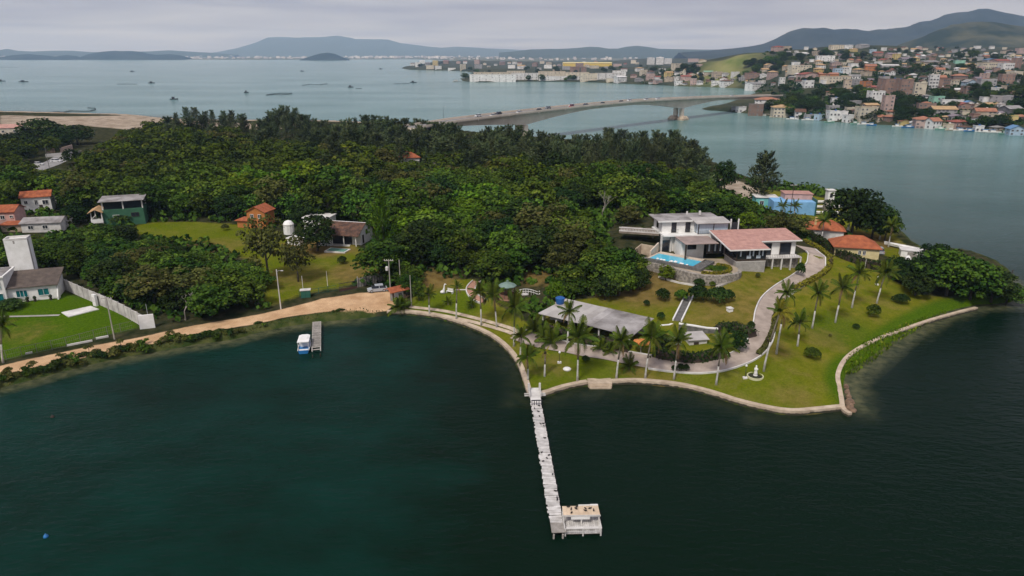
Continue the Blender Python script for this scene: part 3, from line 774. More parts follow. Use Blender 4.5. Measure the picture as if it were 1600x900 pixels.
st = thing("water_steps", "sandy stone steps cut through the sea wall down to the water", "steps", R(937, 603, 0))
for k in range(3):
    MB().box(-1.9 + 0.1 * k, 1.9 - 0.1 * k, -0.5 - 0.3 * k, 0.9 - 0.3 * k + (1.2 if k == 0 else 0), -1.2, 0.70 - 0.22 * k).build("step", tan_conc, st)

DRIVE = [tuple(p) for p in smooth(XY([(808, 523), (850, 537), (900, 547), (950, 554), (1000, 564), (1050, 571), (1100, 573), (1140, 566), (1170, 552), (1187, 533), (1194, 510), (1197, 490), (1206, 470), (1226, 452), (1250, 437), (1270, 421), (1276, 406), (1268, 393), (1256, 385)]), 8)]
DRIVE = [tuple(p) for p in resample(DRIVE, 1.0)]
DW = [3.6 + max(0.0, (k - (len(DRIVE) - 9)) * 0.22) for k in range(len(DRIVE))]
tag(ribbon(DRIVE, DW, 0.15, cross=6).build("driveway", paving, smooth=True), kind="structure")
for s, a, b, lab in ((1, 0, len(DRIVE) - 6, "uphill"), (-1, 26, len(DRIVE) - 1, "seaward")):
    kb = wall_ribbon(DRIVE[a:b], 0.22, lambda x, y: hz(x, y) - 0.3, lambda x, y: hz(x, y) + 0.27, s * 1.95).build("kerb", white_old)
    tag(kb, "white painted kerb along the %s edge of the winding driveway" % ("inner" if s > 0 else "outer seaward"), "kerb", "driveway kerbs")
for lst, lab in (([(640, 480), (690, 486), (740, 497), (790, 511), (812, 520)], "upper"), ([(632, 486), (680, 492), (740, 504), (790, 518), (810, 527)], "lower")):
    pts = [tuple(p) for p in resample(smooth(XY(lst), 6), 1.0)]
    tag(ribbon(pts, 0.95, 0.13, cross=2).build("wheel_track", tan_conc, smooth=True), kind="structure")
# brick ramp curving by the little pond
ramp_pts = [tuple(p) for p in resample(smooth(XY([(745, 440), (736, 450), (737, 459), (745, 467), (757, 472)]), 6), 0.5)]
brickred = mat("red_brick_paving", (0.46, 0.26, 0.18), 0.9, (0.30, 0.16, 0.11), 2.5, 0.4)
tag(ribbon(ramp_pts, 1.7, 0.14, cross=3).build("brick_path", brickred), kind="structure")
for s in (1, -1):
    tag(wall_ribbon(ramp_pts, 0.2, lambda x, y: hz(x, y) - 0.3, lambda x, y: hz(x, y) + 0.35, s * 0.95).build("kerb", white_old),
        "low white kerb on the %s side of the curved brick path by the gazebo" % ("outer" if s < 0 else "inner"), "kerb", "brick path kerbs")
garden = [tuple(p) for p in resample(smooth(XY([(712, 453), (726, 453), (735, 454)]), 3), 0.5)]
tag(ribbon(garden, 0.5, 0.06, cross=2).build("garden_path", white_old), kind="structure")
# parking apron behind the pink roofed wing
# pad and path on the left lawn
q = [tuple(P(u, v)[:2]) for u, v in [(96, 489), (107, 496), (155, 484), (142, 479)]]
tag(MB().prism(q, [hz(*p) - 0.2 for p in q], [hz(*p) + 0.16 for p in q]).build("concrete_pad", white_old), kind="structure")
lp = [tuple(p) for p in resample(XY([(-60, 497), (0, 495.5), (50, 494.5), (97, 493)]), 1.0)]
tag(ribbon(lp, 0.75, 0.12, cross=2).build("garden_path", concrete), kind="structure")

# ------------------------------------------------------------------ long pier with its bathing platform
pr, pe = np.array([3.45, 94.2]), np.array([5.0, 62.7])
pd = pe - pr; PL = float(np.linalg.norm(pd)); pang = math.atan2(pd[1], pd[0])
pier = thing("pier", "long white plank pier running from the lawn out over dark water", "pier", (pr[0], pr[1], -0.25), pang)
rr = rnd(5)
x = 3.4; k = 0
MB().box(-1.2, 3.4, -0.78, 0.78, 0.95, 1.20).build("landing_slab", white_old, pier)
while x < PL - 0.6:
    w = 0.36 + rr.uniform(-0.04, 0.05); a = rr.uniform(-0.16, 0.10); e1, e2 = rr.uniform(0, 0.10), rr.uniform(0, 0.22)
    MB().obox((0, 0, 0), w, 1.36 + e1 + e2, 0.07, a).build("plank", wood_pale, pier, loc=(x + w / 2, (e2 - e1) / 2 * -1, 1.02 + rr.uniform(-0.012, 0.012)))
    x += w + 0.045 + (rr.random() < 0.12) * rr.uniform(0.03, 0.12)
MB().box(PL - 1.3, PL + 1.0, -0.72, 0.95, 0.94, 1.01).build("end_boards", wood_grey, pier)
for s in (-0.5, 0.5):
    MB().box(3.4, PL + 0.9, s - 0.08, s + 0.08, 0.80, 0.935).build("bearer", wood_grey, pier)
for k in range(12):
    for s in (-0.5, 0.5):
        MB().tube((4 + k * 2.6, s, -2.5), (4 + k * 2.6, s, 0.79), 0.11).build("pile", wood_grey, pier)
for s in (-0.85, 0.85):
    MB().box(-0.5, -0.2, s - 0.15, s + 0.15, 0.9, 2.2).lathe([(0.0, 0), (0.17, 0.05), (0.17, 0.2), (0.0, 0.3)], (-0.35, s, 2.2), 8).build("gate_pillar", white_old, pier)
    MB().box(0.1, 1.9, s - 0.05, s + 0.05, 1.2, 1.34).box(0.1, 0.22, s - 0.05, s + 0.05, 1.34, 1.75).box(1.8, 1.92, s - 0.05, s + 0.05, 1.34, 1.75).box(0.1, 1.9, s - 0.05, s + 0.05, 1.75, 1.86).build("side_rail", white_old, pier)
    for xb in (0.6, 1.2): MB().box(xb, xb + 0.15, min(s, s * 1.9), max(s, s * 1.9), 1.1, 1.25).build("side_bracket", white_old, pier)
gt = MB().box(4.05, 4.2, -0.8, 0.8, 1.80, 1.92)
for k in range(5): gt.box(4.07, 4.15, -0.75 + k * 0.35, -0.65 + k * 0.35, 1.1, 1.8)
gt.build("gate", metal_dark, pier)

plat = thing("bathing_platform", "white timber bathing platform with tan flat roof at the end of the pier", "platform", (7.75, 63.5, -0.25), math.radians(1.5))
plat.scale = (1, 0.72, 0.66)
rr = rnd(9)
for k in range(17):
    MB().box(-0.11, 0.11, -2.05, 2.05, 0, 0.06).build("deck_plank", wood_pale, plat, loc=(-1.92 + k * 0.24, 0, 0.92 + rr.uniform(-0.01, 0.01)))
for y in (-1.9, 0, 1.9): MB().box(-2.05, 2.05, y - 0.08, y + 0.08, 0.76, 0.915).build("bearer", wood_grey, plat)
for x_ in (-1.95, 0.0, 1.95):
    for y in (-2.0, 0.15, 2.0):
        MB().tube((x_, y, -2.5), (x_, y, 2.75 if y > 0 else 1.85), 0.085).build("post", white_old, plat)
roofm = mat("tan_roof_boards", (0.66, 0.52, 0.37), 0.85, (0.50, 0.38, 0.26), 1.2, 0.3, objvar=0.1)
for k in range(9):
    MB().box(-0.222, 0.222, 0.05, 2.3, 2.78, 2.84).build("roof_board", roofm, plat, loc=(-1.82 + k * 0.455, 0, rr.uniform(-0.012, 0.012)))
MB().box(-2.1, 2.1, -0.02, 0.045, 2.55, 2.86).build("front_beam", white_old, plat)
MB().box(-1.2, 0.9, -0.08, -0.03, 2.05, 2.52).build("hanging_panel", white, plat)
MB().box(-0.2, 2.05, 2.32, 2.55, 2.70, 2.92).box(1.2, 2.05, 2.58, 2.75, 2.66, 2.82).build("back_beam", white_old, plat)
for z in (1.25, 1.8):
    MB().box(-2.05, 2.05, -2.06, -1.98, z, z + 0.09).build("front_rail", white_old, plat)
    for s in (-2.02, 2.02): MB().box(s - 0.04, s + 0.04, -1.95, 1.95, z, z + 0.09).build("side_rail", white_old, plat)
MB().box(-1.8, 1.8, -1.45, -1.0, 1.35, 1.42).box(-1.8, -1.7, -1.4, -1.05, 0.98, 1.35).box(1.7, 1.8, -1.4, -1.05, 0.98, 1.35).build("bench", white_old, plat)
bird = mat("dark_bird", (0.03, 0.025, 0.022), 0.8)
for k, (bx_, by_) in enumerate([(-1.4, 1.9), (-1.1, 1.3), (-0.5, 1.4), (-0.4, 1.9), (0.5, 1.5), (1.0, 1.45), (1.4, 0.9), (0.5, 0.9), (-1.1, 0.5)]):
    p = plat.matrix_basis @ Vector((bx_, by_, 2.85))
    b_ = MB().lathe([(0.0, -0.2), (0.06, -0.12), (0.095, 0), (0.07, 0.13), (0.03, 0.22), (0.0, 0.24)], n=6)
    b_.v = [(q[2], q[0], q[1] + 0.13) for q in b_.v]
    b_.tube((0.16, 0, 0.16), (0.22, 0, 0.27), 0.045, 0.03, 5).tube((0, 0.03, 0), (0, 0.03, 0.1), 0.012, n=4)
    tag(b_.build("bird", bird, loc=p, rz=k * 1.3), "small dark bird perched on the tan roof of the bathing platform", "bird", "birds on the platform roof")
rr = rnd(3)
for k in range(16):
    t_ = rr.uniform(0.12, 0.92); s = rr.choice([-0.4, 0.1, 0.35, 0.5])
    p = pier.matrix_basis @ Vector((PL * t_, s, 1.10))
    if k == 0:
        src = MB().lathe([(0.0, -0.2), (0.06, -0.12), (0.095, 0), (0.07, 0.13), (0.03, 0.22), (0.0, 0.24)], n=6)
        src.v = [(q[2], q[0], q[1] + 0.13) for q in src.v]
        src.tube((0.16, 0, 0.16), (0.22, 0, 0.27), 0.045, 0.03, 5).tube((0, 0.03, 0), (0, 0.03, 0.1), 0.012, n=4)
        bme = src.mesh("bird", bird)
    tag(link("bird", bme, None, p, rr.uniform(0, 6)), "small dark bird resting on the planks of the long white pier", "bird", "birds on the pier")

# ------------------------------------------------------------------ short jetty and the moored boat
jr, je = R(495, 503, 0.8)[:2], R(494, 549, 0.8)[:2]
jd = je - jr; JL = float(np.linalg.norm(jd)); jang = math.atan2(jd[1], jd[0])
jet = thing("jetty", "short jetty of spaced grey planks beside the moored blue boat", "jetty", (jr[0], jr[1], 0), jang)
n = int(JL / 0.56)
for k in range(n):
    if k == n - 2: continue
    MB().box(0, 0.34, -0.82, 0.82, 0, 0.06).build("plank", wood_grey, jet, loc=(k * 0.56, 0, 0.80))
for s in (-0.72, 0.72): MB().box(-0.2, n * 0.56, s - 0.07, s + 0.07, 0.64, 0.795).build("bearer", wood_pale, jet)
for k in range(5):
    for s in (-0.72, 0.72): MB().tube((0.8 + k * 2.9, s, -2.4), (0.8 + k * 2.9, s, 0.635), 0.09).build("pile", wood_grey, jet)
for (u, v) in ((488, 559), (500, 557)):
    tag(MB().tube((0, 0, -2.4), (0.08, 0.04, 0.45), 0.11, 0.09).lathe([(0.0, 0), (0.12, 0.02), (0.1, 0.1), (0.0, 0.14)], (0.08, 0.04, 0.43), 7).build("mooring_post", wood_dark, loc=R(u, v, 0)), "dark mooring post poking out of the water %s off the jetty end" % ("left" if u < 495 else "right"), "post", "mooring posts")

def hull(mb, L, W, D_, z0, mi=0, n=9, bow=0.35):
    """boat hull, bow at +x, standing at z0"""
    rings = []
    for i in range(n):
        t_ = i / (n - 1); xx = -L / 2 + L * t_
        w = W / 2 * (1 if t_ < 0.5 else max(0.02, math.cos((t_ - 0.5) * math.pi) ** 0.75)) * (0.9 + 0.1 * min(1, t_ * 4))
        sh = D_ * (1 + bow * max(0, t_ - 0.4) ** 2 * 2.6)
        kx = xx if t_ < 0.85 else xx - 0.0
        rings.append([(kx, -w, z0 + sh), (kx, -w * 0.82, z0 + D_ * 0.35), (kx - 0.12 * max(0, t_ - 0.6) * L * 0.5, 0, z0), (kx, w * 0.82, z0 + D_ * 0.35), (kx, w, z0 + sh)])
    vv = [q for r in rings for q in r]
    ff = [(i * 5 + k, i * 5 + k + 1, (i + 1) * 5 + k + 1, (i + 1) * 5 + k) for i in range(n - 1) for k in range(4)]
    ff += [(0, 1, 2, 3, 4)]
    mb.add(vv, ff, mi)
    # deck a little below the gunwale
    dv = [(r[0][0], r[0][1] * 0.93, r[0][2] - 0.18) for r in rings] + [(r[4][0], r[4][1] * 0.93, r[4][2] - 0.18) for r in rings]
    mb.add(dv, [(i, i + 1, n + i + 1, n + i) for i in range(n - 1)], mi)
    return mb
blue_hull = mat("blue_hull_paint", (0.03, 0.20, 0.48), 0.35, (0.02, 0.13, 0.33), 1.0, 0, 0.5)
bp_ = R(477, 543, 0)
bt = thing("moored_boat", "blue and white cabin boat with white canopy moored at the jetty", "boat", bp_, math.radians(100))
hull(MB(), 5.6, 2.0, 0.95, -0.3).build("hull", blue_hull, bt, smooth=False)
gw = MB()
for s in (-1, 1):
    gw.path([(-2.8, s * 0.93, 0.66), (-1, s * 1.02, 0.66), (0.2, s * 1.0, 0.68), (1.2, s * 0.82, 0.74), (2.2, s * 0.45, 0.86), (2.78, 0.02 * s, 0.97)], [0.07] * 6, 5)
gw.build("gunwale", white, bt)
MB().prism([(-0.6, -0.72), (1.1, -0.62), (1.6, -0.3), (1.6, 0.3), (1.1, 0.62), (-0.6, 0.72)], 0.4, 1.35).build("cabin", white, bt)
for s in (-1, 1): MB().obox((0.2, s * 0.70, 0.85), 1.0, 0.03, 0.32, 0.05 * s).build("window", glass_dark, bt)
MB().prism([(-2.3, -1.0), (0.9, -0.95), (1.3, -0.5), (1.3, 0.5), (0.9, 0.95), (-2.3, 1.0)], 1.95, 2.05).box(-1.1, 0.7, -0.7, 0.7, 2.05, 2.14).build("canopy", white, bt)
for sx in (-2.2, -0.7, 1.0):
    for s in (-0.88, 0.88): MB().tube((sx, s, 0.6), (sx, s, 1.95), 0.035, n=6).build("canopy_post", white, bt)
MB().box(-2.5, -2.1, -0.75, 0.75, 0.35, 0.62).build("stern_bench", white, bt)
MB().lathe([(0, 0), (0.16, 0.05), (0.18, 0.5), (0.1, 0.62), (0, 0.64)], (2.3, 0, 0.85), 8).build("bow_fender", blue_hull, bt)
# ------------------------------------------------------------------ windows and small building helpers
def win(parent, x, y, z, w, h, face='-y', glass=None, frame=None, bars=1, name="window", depth=0.10):
    """window in a wall of the parent: frame proud of the wall, pane set back inside it; x, y, z = middle of its sill edge"""
    glass = glass or glass_dark; frame = frame or white
    f = MB(); t_ = min(0.07, w * 0.12)
    def bx(m, a0, a1, b0, b1, z0, z1):
        # a along the wall, b outwards
        if face == '-y': m.box(x + a0, x + a1, y - b1, y - b0, z0, z1)
        elif face == '+y': m.box(x + a0, x + a1, y + b0, y + b1, z0, z1)
        elif face == '-x': m.box(x - b1, x - b0, y + a0, y + a1, z0, z1)
        else: m.box(x + b0, x + b1, y + a0, y + a1, z0, z1)
    bx(f, -w / 2 - t_, -w / 2, 0, depth, z - t_, z + h + t_); bx(f, w / 2, w / 2 + t_, 0, depth, z - t_, z + h + t_)
    bx(f, -w / 2, w / 2, 0, depth, z + h, z + h + t_); bx(f, -w / 2, w / 2, 0, depth + 0.05, z - t_, z)
    for k in range(bars):
        c = -w / 2 + w * (k + 1) / (bars + 1); bx(f, c - 0.03, c + 0.03, 0, depth * 0.7, z, z + h)
    fo = f.build(name, frame, parent)
    p = MB(); bx(p, -w / 2, w / 2, 0.0, 0.03, z, z + h); p.build("pane", glass, fo)
    return fo

def slab_roof(mb, x0, x1, y0, y1, z_front, z_back, th=0.18):
    mb.prism([(x0, y0), (x1, y0), (x1, y1), (x0, y1)], [z_front, z_front, z_back, z_back], [z_front + th, z_front + th, z_back + th, z_back + th])
    return mb

def gable(mb, x0, x1, y0, y1, z, rise, axis='x', over=0.4, th=0.14):
    """two pitched slabs meeting at a ridge along axis"""
    if axis == 'x':
        ym = (y0 + y1) / 2; a = rise / ((y1 - y0) / 2)
        for s in (-1, 1):
            ye = ym + s * ((y1 - y0) / 2 + over); ze = z - over * a
            vv = [(x0 - over, ye, ze), (x1 + over, ye, ze), (x1 + over, ym, z + rise), (x0 - over, ym, z + rise)]
            vv2 = [(p[0], p[1], p[2] + th) for p in vv]
            ff = [(0, 3, 2, 1), (4, 5, 6, 7), (0, 1, 5, 4), (1, 2, 6, 5), (2, 3, 7, 6), (3, 0, 4, 7)]
            if s > 0: ff = [f[::-1] for f in ff]
            mb.add(vv + vv2, ff)
    else:
        xm = (x0 + x1) / 2; a = rise / ((x1 - x0) / 2)
        for s in (-1, 1):
            xe = xm + s * ((x1 - x0) / 2 + over); ze = z - over * a
            vv = [(xe, y0 - over, ze), (xe, y1 + over, ze), (xm, y1 + over, z + rise), (xm, y0 - over, z + rise)]
            vv2 = [(p[0], p[1], p[2] + th) for p in vv]
            ff = [(0, 3, 2, 1), (4, 5, 6, 7), (0, 1, 5, 4), (1, 2, 6, 5), (2, 3, 7, 6), (3, 0, 4, 7)]
            if s < 0: ff = [f[::-1] for f in ff]
            mb.add(vv + vv2, ff)
    return mb

def gable_wall(mb, x0, x1, y0, y1, z0, z, rise, axis='x'):
    """walls with gable ends"""
    if axis == 'x':
        ym = (y0 + y1) / 2
        mb.add([(x0, y0, z0), (x1, y0, z0), (x1, y1, z0), (x0, y1, z0), (x0, y0, z), (x1, y0, z), (x1, y1, z), (x0, y1, z), (x0, ym, z + rise), (x1, ym, z + rise)],
               [(0, 1, 5, 4), (1, 2, 6, 9, 5), (2, 3, 7, 6), (3, 0, 4, 8, 7), (3, 2, 1, 0), (4, 5, 9, 8), (6, 7, 8, 9)])
    else:
        xm = (x0 + x1) / 2
        mb.add([(x0, y0, z0), (x1, y0, z0), (x1, y1, z0), (x0, y1, z0), (x0, y0, z), (x1, y0, z), (x1, y1, z), (x0, y1, z), (xm, y0, z + rise), (xm, y1, z + rise)],
               [(0, 1, 5, 8, 4), (1, 2, 6, 5), (2, 3, 7, 9, 6), (3, 0, 4, 7), (3, 2, 1, 0), (5, 6, 9, 8), (7, 4, 8, 9)])
    return mb

def hip(mb, x0, x1, y0, y1, z, rise, over=0.5, th=0.12):
    x0 -= over; x1 += over; y0 -= over; y1 += over
    w, d = x1 - x0, y1 - y0; r = min(w, d) / 2 * 0.98
    if w >= d: a, b = (x0 + r, (y0 + y1) / 2, z + rise), (x1 - r, (y0 + y1) / 2, z + rise)
    else: a, b = ((x0 + x1) / 2, y0 + r, z + rise), ((x0 + x1) / 2, y1 - r, z + rise)
    vv = [(x0, y0, z), (x1, y0, z), (x1, y1, z), (x0, y1, z), (x0, y0, z - th), (x1, y0, z - th), (x1, y1, z - th), (x0, y1, z - th), a, b]
    if w >= d: ff = [(0, 1, 9, 8), (1, 2, 9), (2, 3, 8, 9), (3, 0, 8)]
    else: ff = [(0, 1, 8), (1, 2, 9, 8), (2, 3, 9), (3, 0, 8, 9)]
    ff += [(4, 5, 1, 0), (5, 6, 2, 1), (6, 7, 3, 2), (7, 4, 0, 3), (7, 6, 5, 4)]
    return mb.add(vv, ff)

# ------------------------------------------------------------------ the villa
HA = R(1150, 409.6, 8.0); HYAW = math.radians(6.64)
villa = thing("villa", "white hillside villa with faded pink roof, glazed rooms and upper storey", "villa", (HA[0], HA[1], 0), HYAW)
def HL(x, y, z):
    return np.array(villa_m @ Vector((x, y, z)))
villa_m = Matrix.Translation((HA[0], HA[1], 0)) @ Matrix.Rotation(HYAW, 4, 'Z')
MB().box(0, 6.6, 0, 6.0, 5.5, 7.98).build("stone_base", mat("grey_cut_stone", (0.40, 0.38, 0.35), 0.9, (0.28, 0.265, 0.245), 1.2, 0.4), villa)
MB().box(-0.05, 6.65, -0.05, 10.4, 7.98, 8.12).box(6.65, 15.6, 3.6, 10.4, 7.98, 8.12).build("floor_slab", white_old, villa)
# dark glazed dining room
dr = MB()
for x_ in (0.0, 2.15, 4.35, 6.45): dr.box(x_, x_ + 0.15, 0.0, 0.15, 8.12, 10.85)
for y in (1.9, 3.9, 5.8): dr.box(0.0, 0.15, y, y + 0.15, 8.12, 11.2)
dr.box(0.15, 6.45, 0.02, 0.10, 8.12, 8.55).box(0.15, 6.45, 0.02, 0.12, 10.7, 10.85).box(0.02, 0.1, 0.15, 5.8, 8.12, 8.5)
dr.build("dark_frame", wood_dark, villa)
for i, x_ in enumerate((0.15, 2.30, 4.5)):
    w_ = MB().box(x_, x_ + (2.0 if i < 2 else 1.95), 0.04, 0.07, 8.55, 10.7).build("glass_pane", glass_dark, villa)
for i, y in enumerate((0.15, 2.05, 4.05)): MB().box(0.04, 0.07, y, y + 1.75, 8.5, 10.9).build("glass_pane", glass_dark, villa)
cm = MB()
for x_ in (0.9, 2.9, 3.7, 5.0, 5.8): cm.prism([(x_ - 0.16, -0.02), (x_ + 0.16, -0.02), (x_ + 0.14, 0.015), (x_ - 0.14, 0.015)], 9.2, 10.7)
cm.build("curtain", curtain, villa)
for x_ in (2.75, 4.9):
    MB().prism([(x_ - 0.5, -0.01), (x_ + 0.5, -0.01), (x_ + 0.4, 0.02), (x_ - 0.4, 0.02)], 8.7, 9.35).build("table_cloth", curtain, villa)
# right wing
MB().box(6.62, 15.3, 4.0, 10.2, 8.125, 10.95).build("wing_wall", white, villa)
for x_ in (8.4, 12.9):
    MB().box(x_ - 1.15, x_ + 1.15, 3.90, 3.99, 8.13, 10.7).build("garage_door", glass_dark, villa)
    fr = MB().box(x_ - 1.27, x_ - 1.152, 3.84, 3.99, 8.13, 10.82).box(x_ + 1.152, x_ + 1.27, 3.84, 3.99, 8.13, 10.82).box(x_ - 1.15, x_ + 1.15, 3.84, 3.99, 10.702, 10.82)
    fr.build("door_frame", wood_dark, villa)
# its terrace on white pillars
MB().box(6.62, 15.9, 1.9, 3.58, 7.85, 8.05).build("terrace_slab", white_old, villa)
for x_ in (9.2, 11.3, 13.4, 15.6): MB().box(x_, x_ + 0.28, 1.95, 2.2, 5.0, 7.85).build("terrace_pillar", white_old, villa)
MB().box(6.65, 15.9, 3.2, 3.55, 5.0, 7.84).build("under_wall", stone, villa)
rl = MB().box(6.7, 15.9, 1.95, 2.0, 8.75, 8.8)
for k in range(24): rl.box(6.75 + k * 0.39, 6.78 + k * 0.39, 1.95, 1.99, 8.05, 8.75)
rl.build("terrace_railing", metal_dark, villa)
# faded pink roof: sheets side by side
zf = lambda y: 10.95 + (y + 1.1) * 0.115
rr = rnd(4)
edges = [-2.0, 0.0, 2.1, 4.3, 6.75, 9.0, 11.3, 13.6, 16.1]
for i in range(8):
    a, b = edges[i] + 0.01, edges[i + 1] - 0.01
    y0 = -1.1 if b < 6.9 else 3.25
    dz = rr.uniform(0, 0.03)
    MB().prism([(a, y0), (b, y0), (b, 10.7), (a, 10.7)], [zf(y0) + dz, zf(y0) + dz, zf(10.7) + dz, zf(10.7) + dz], [zf(y0) + 0.1 + dz] * 2 + [zf(10.7) + 0.1 + dz] * 2).build("roof_sheet", tile_pink, villa)
MB().prism([(-2.1, -1.2), (6.85, -1.2), (6.85, -1.1), (-2.1, -1.1)], 10.80, 11.06).prism([(6.85, 3.1), (16.2, 3.1), (16.2, 3.24), (6.85, 3.24)], 11.3, 11.55).prism([(-2.12, -1.1), (-2.02, -1.1), (-2.02, 10.7), (-2.12, 10.7)], [10.8, 10.8, 12.1, 12.1], [11.06, 11.06, 12.42, 12.42]).build("fascia", white, villa)
# back part closing the wing under the roof
MB().box(-2.0, 16.0, 10.2, 10.5, 8.0, 12.2).build("back_wall", white, villa)
# recessed glazed middle
MB().box(-4.0, -0.05, 6.6, 6.75, 8.12, 10.9).build("glass_pane", glass_dark, villa)
mf = MB()
for x_ in (-4.05, -2.7, -1.35, -0.15): mf.box(x_, x_ + 0.12, 6.5, 6.6, 8.12, 10.9)
mf.build("dark_frame", wood_dark, villa)
cm = MB()
for x_ in (-3.5, -2.1, -0.9): cm.prism([(x_ - 0.18, 6.44), (x_ + 0.18, 6.44), (x_ + 0.14, 6.49), (x_ - 0.14, 6.49)], 8.7, 10.6)
cm.build("curtain", curtain, villa)
# white lower room left of it
MB().box(-9.4, -4.05, 8.0, 13.8, 6.5, 10.75).build("room_wall", white, villa)
win(villa, -6.9, 8.0, 8.9, 1.9, 1.0, frame=wood_dark)
MB().box(-9.75, -2.15, 4.6, 11.6, 10.86, 11.02).build("lower_roof", mat("pinkish_grey_roof", (0.36, 0.27, 0.24), 0.9, (0.24, 0.19, 0.17), 0.5, 0.2), villa)
MB().box(-9.6, -9.3, 4.7, 5.0, 7.0, 10.86).build("porch_post", wood_dark, villa)
MB().box(-12.6, -9.45, 12.5, 12.8, 7.0, 11.0).box(-12.6, -12.3, 12.1, 12.5, 7.0, 11.0).box(-10.4, -10.1, 12.1, 12.5, 7.0, 11.0).build("lower_left_wall", white_old, villa)
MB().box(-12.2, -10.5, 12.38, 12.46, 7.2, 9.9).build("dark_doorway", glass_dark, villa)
# upper storey
MB().box(-12.4, 3.0, 11.2, 20.0, 10.98, 11.28).build("upper_slab", white, villa)
MB().box(-12.0, -4.3, 13.9, 19.8, 11.28, 13.95).build("upper_wall", white, villa)
MB().box(-4.3, 2.4, 15.0, 19.8, 11.28, 13.95).build("upper_wall", white, villa)
for x_ in (-9.2, -5.9):
    win(villa, x_, 13.9, 11.35, 1.0, 2.2, frame=wood_dark, name="french_door")
    b_ = MB().box(x_ - 0.9, x_ + 0.9, 13.2, 13.24, 12.15, 12.2)
    for k in range(10): b_.box(x_ - 0.88 + k * 0.19, x_ - 0.855 + k * 0.19, 13.2, 13.23, 11.28, 12.15)
    b_.build("balcony_railing", metal_dark, villa)
win(villa, -12.0, 17.0, 11.9, 1.1, 1.2, face='-x', frame=wood_dark)
gl = MB()
for x_ in (-4.3, -0.75, 2.7): gl.box(x_, x_ + 0.16, 11.55, 11.71, 11.28, 13.85)
for y in (13.0, 14.8): gl.box(-4.3, -4.14, y, y + 0.14, 11.28, 13.85); gl.box(2.7, 2.86, y, y + 0.14, 11.28, 13.85)
gl.box(-4.14, 2.7, 11.58, 11.68, 13.62, 13.85).box(-4.14, 2.7, 11.58, 11.68, 11.28, 11.4)
gl.build("dark_frame", wood_dark, villa)
for a, b in ((-4.14, -0.75), (-0.59, 2.7)):
    MB().box(a, b, 11.62, 11.65, 11.4, 13.62).build("glass_pane", curtain, villa)
for y0, y1 in ((11.71, 13.0), (13.14, 14.8)):
    MB().box(-4.24, -4.2, y0, y1, 11.4, 13.62).build("glass_pane", curtain, villa)
b_ = MB().box(-4.5, 2.9, 11.26, 11.3, 12.1, 12.16)
for k in range(38): b_.box(-4.45 + k * 0.195, -4.425 + k * 0.195, 11.26, 11.29, 11.28, 12.1)
b_.build("balcony_railing", metal_dark, villa)
MB().box(-4.6, 3.0, 11.05, 11.195, 10.7, 11.4).build("white_band", white, villa)
# upper roofs
rr = rnd(7)
for i in range(6):
    a = -13.2 + i * 2.55
    MB().box(a + 0.01, a + 2.54, 13.3, 20.6, 14.0 + rr.uniform(0, 0.03), 14.2).build("roof_sheet", sheet_grey, villa)
for i in range(4):
    a = -5.1 + i * 2.05
    MB().prism([(a + 0.01, 10.7), (a + 2.04, 10.7), (a + 2.04, 15.6), (a + 0.01, 15.6)], [13.88, 13.88, 14.22, 14.22], [14.0, 14.0, 14.36, 14.36]).build("roof_sheet", sheet_pale, villa)
MB().box(-13.25, -5.12, 13.18, 13.29, 13.86, 14.22).build("fascia", white, villa)
MB().box(-1.6, -1.2, 18.4, 18.8, 14.2, 15.1).build("chimney", white_old, villa)
MB().box(-4.4, -4.1, 19.2, 19.5, 14.2, 14.9).build("chimney", white_old, villa)
for x_ in (3.6, 5.4): MB().box(x_, x_ + 0.25, 12.4, 12.65, 9.0, 14.4).build("gate_pillar", white, villa)
MB().box(3.85, 5.4, 12.5, 12.56, 9.0, 13.6).build("side_gate", metal_dark, villa)

# balustrade of the upper terrace
def balustrade(label, pts, z0, n, h=0.9):
    """pts: two local villa points"""
    a, b = HL(*pts[0], 0), HL(*pts[1], 0); d = b - a; L = float(np.linalg.norm(d[:2])); ang = math.atan2(d[1], d[0])
    t_ = thing("balustrade", label, "balustrade", (a[0], a[1], z0), ang)
    MB().box(0, L, -0.14, 0.14, -0.5, 0.12).build("plinth", white_old, t_)
    MB().box(-0.05, L + 0.05, -0.15, 0.15, h - 0.12, h).build("handrail", white_old, t_)
    bm = MB().lathe([(0.04, 0.12), (0.075, 0.3), (0.035, 0.55), (0.06, h - 0.121)], n=6).mesh("baluster", white_old)
    for k in range(n): link("baluster", bm, t_, (L * (k + 0.5) / n, 0, 0))
    return t_
balustrade("white balustrade of the upper terrace left of the villa", ((-20.8, 18.2), (-12.3, 14.7)), 10.95, 26)
q = [HL(*p, 0)[:2] for p in ((-20.9, 18.0), (-12.4, 14.4), (-12.0, 20.0), (-19.0, 22.5))]
tag(MB().prism(q, 10.45, 10.9).build("upper_terrace", mat("terrace_tiles", (0.25, 0.20, 0.16), 0.9, (0.17, 0.14, 0.11), 0.8)), kind="structure")

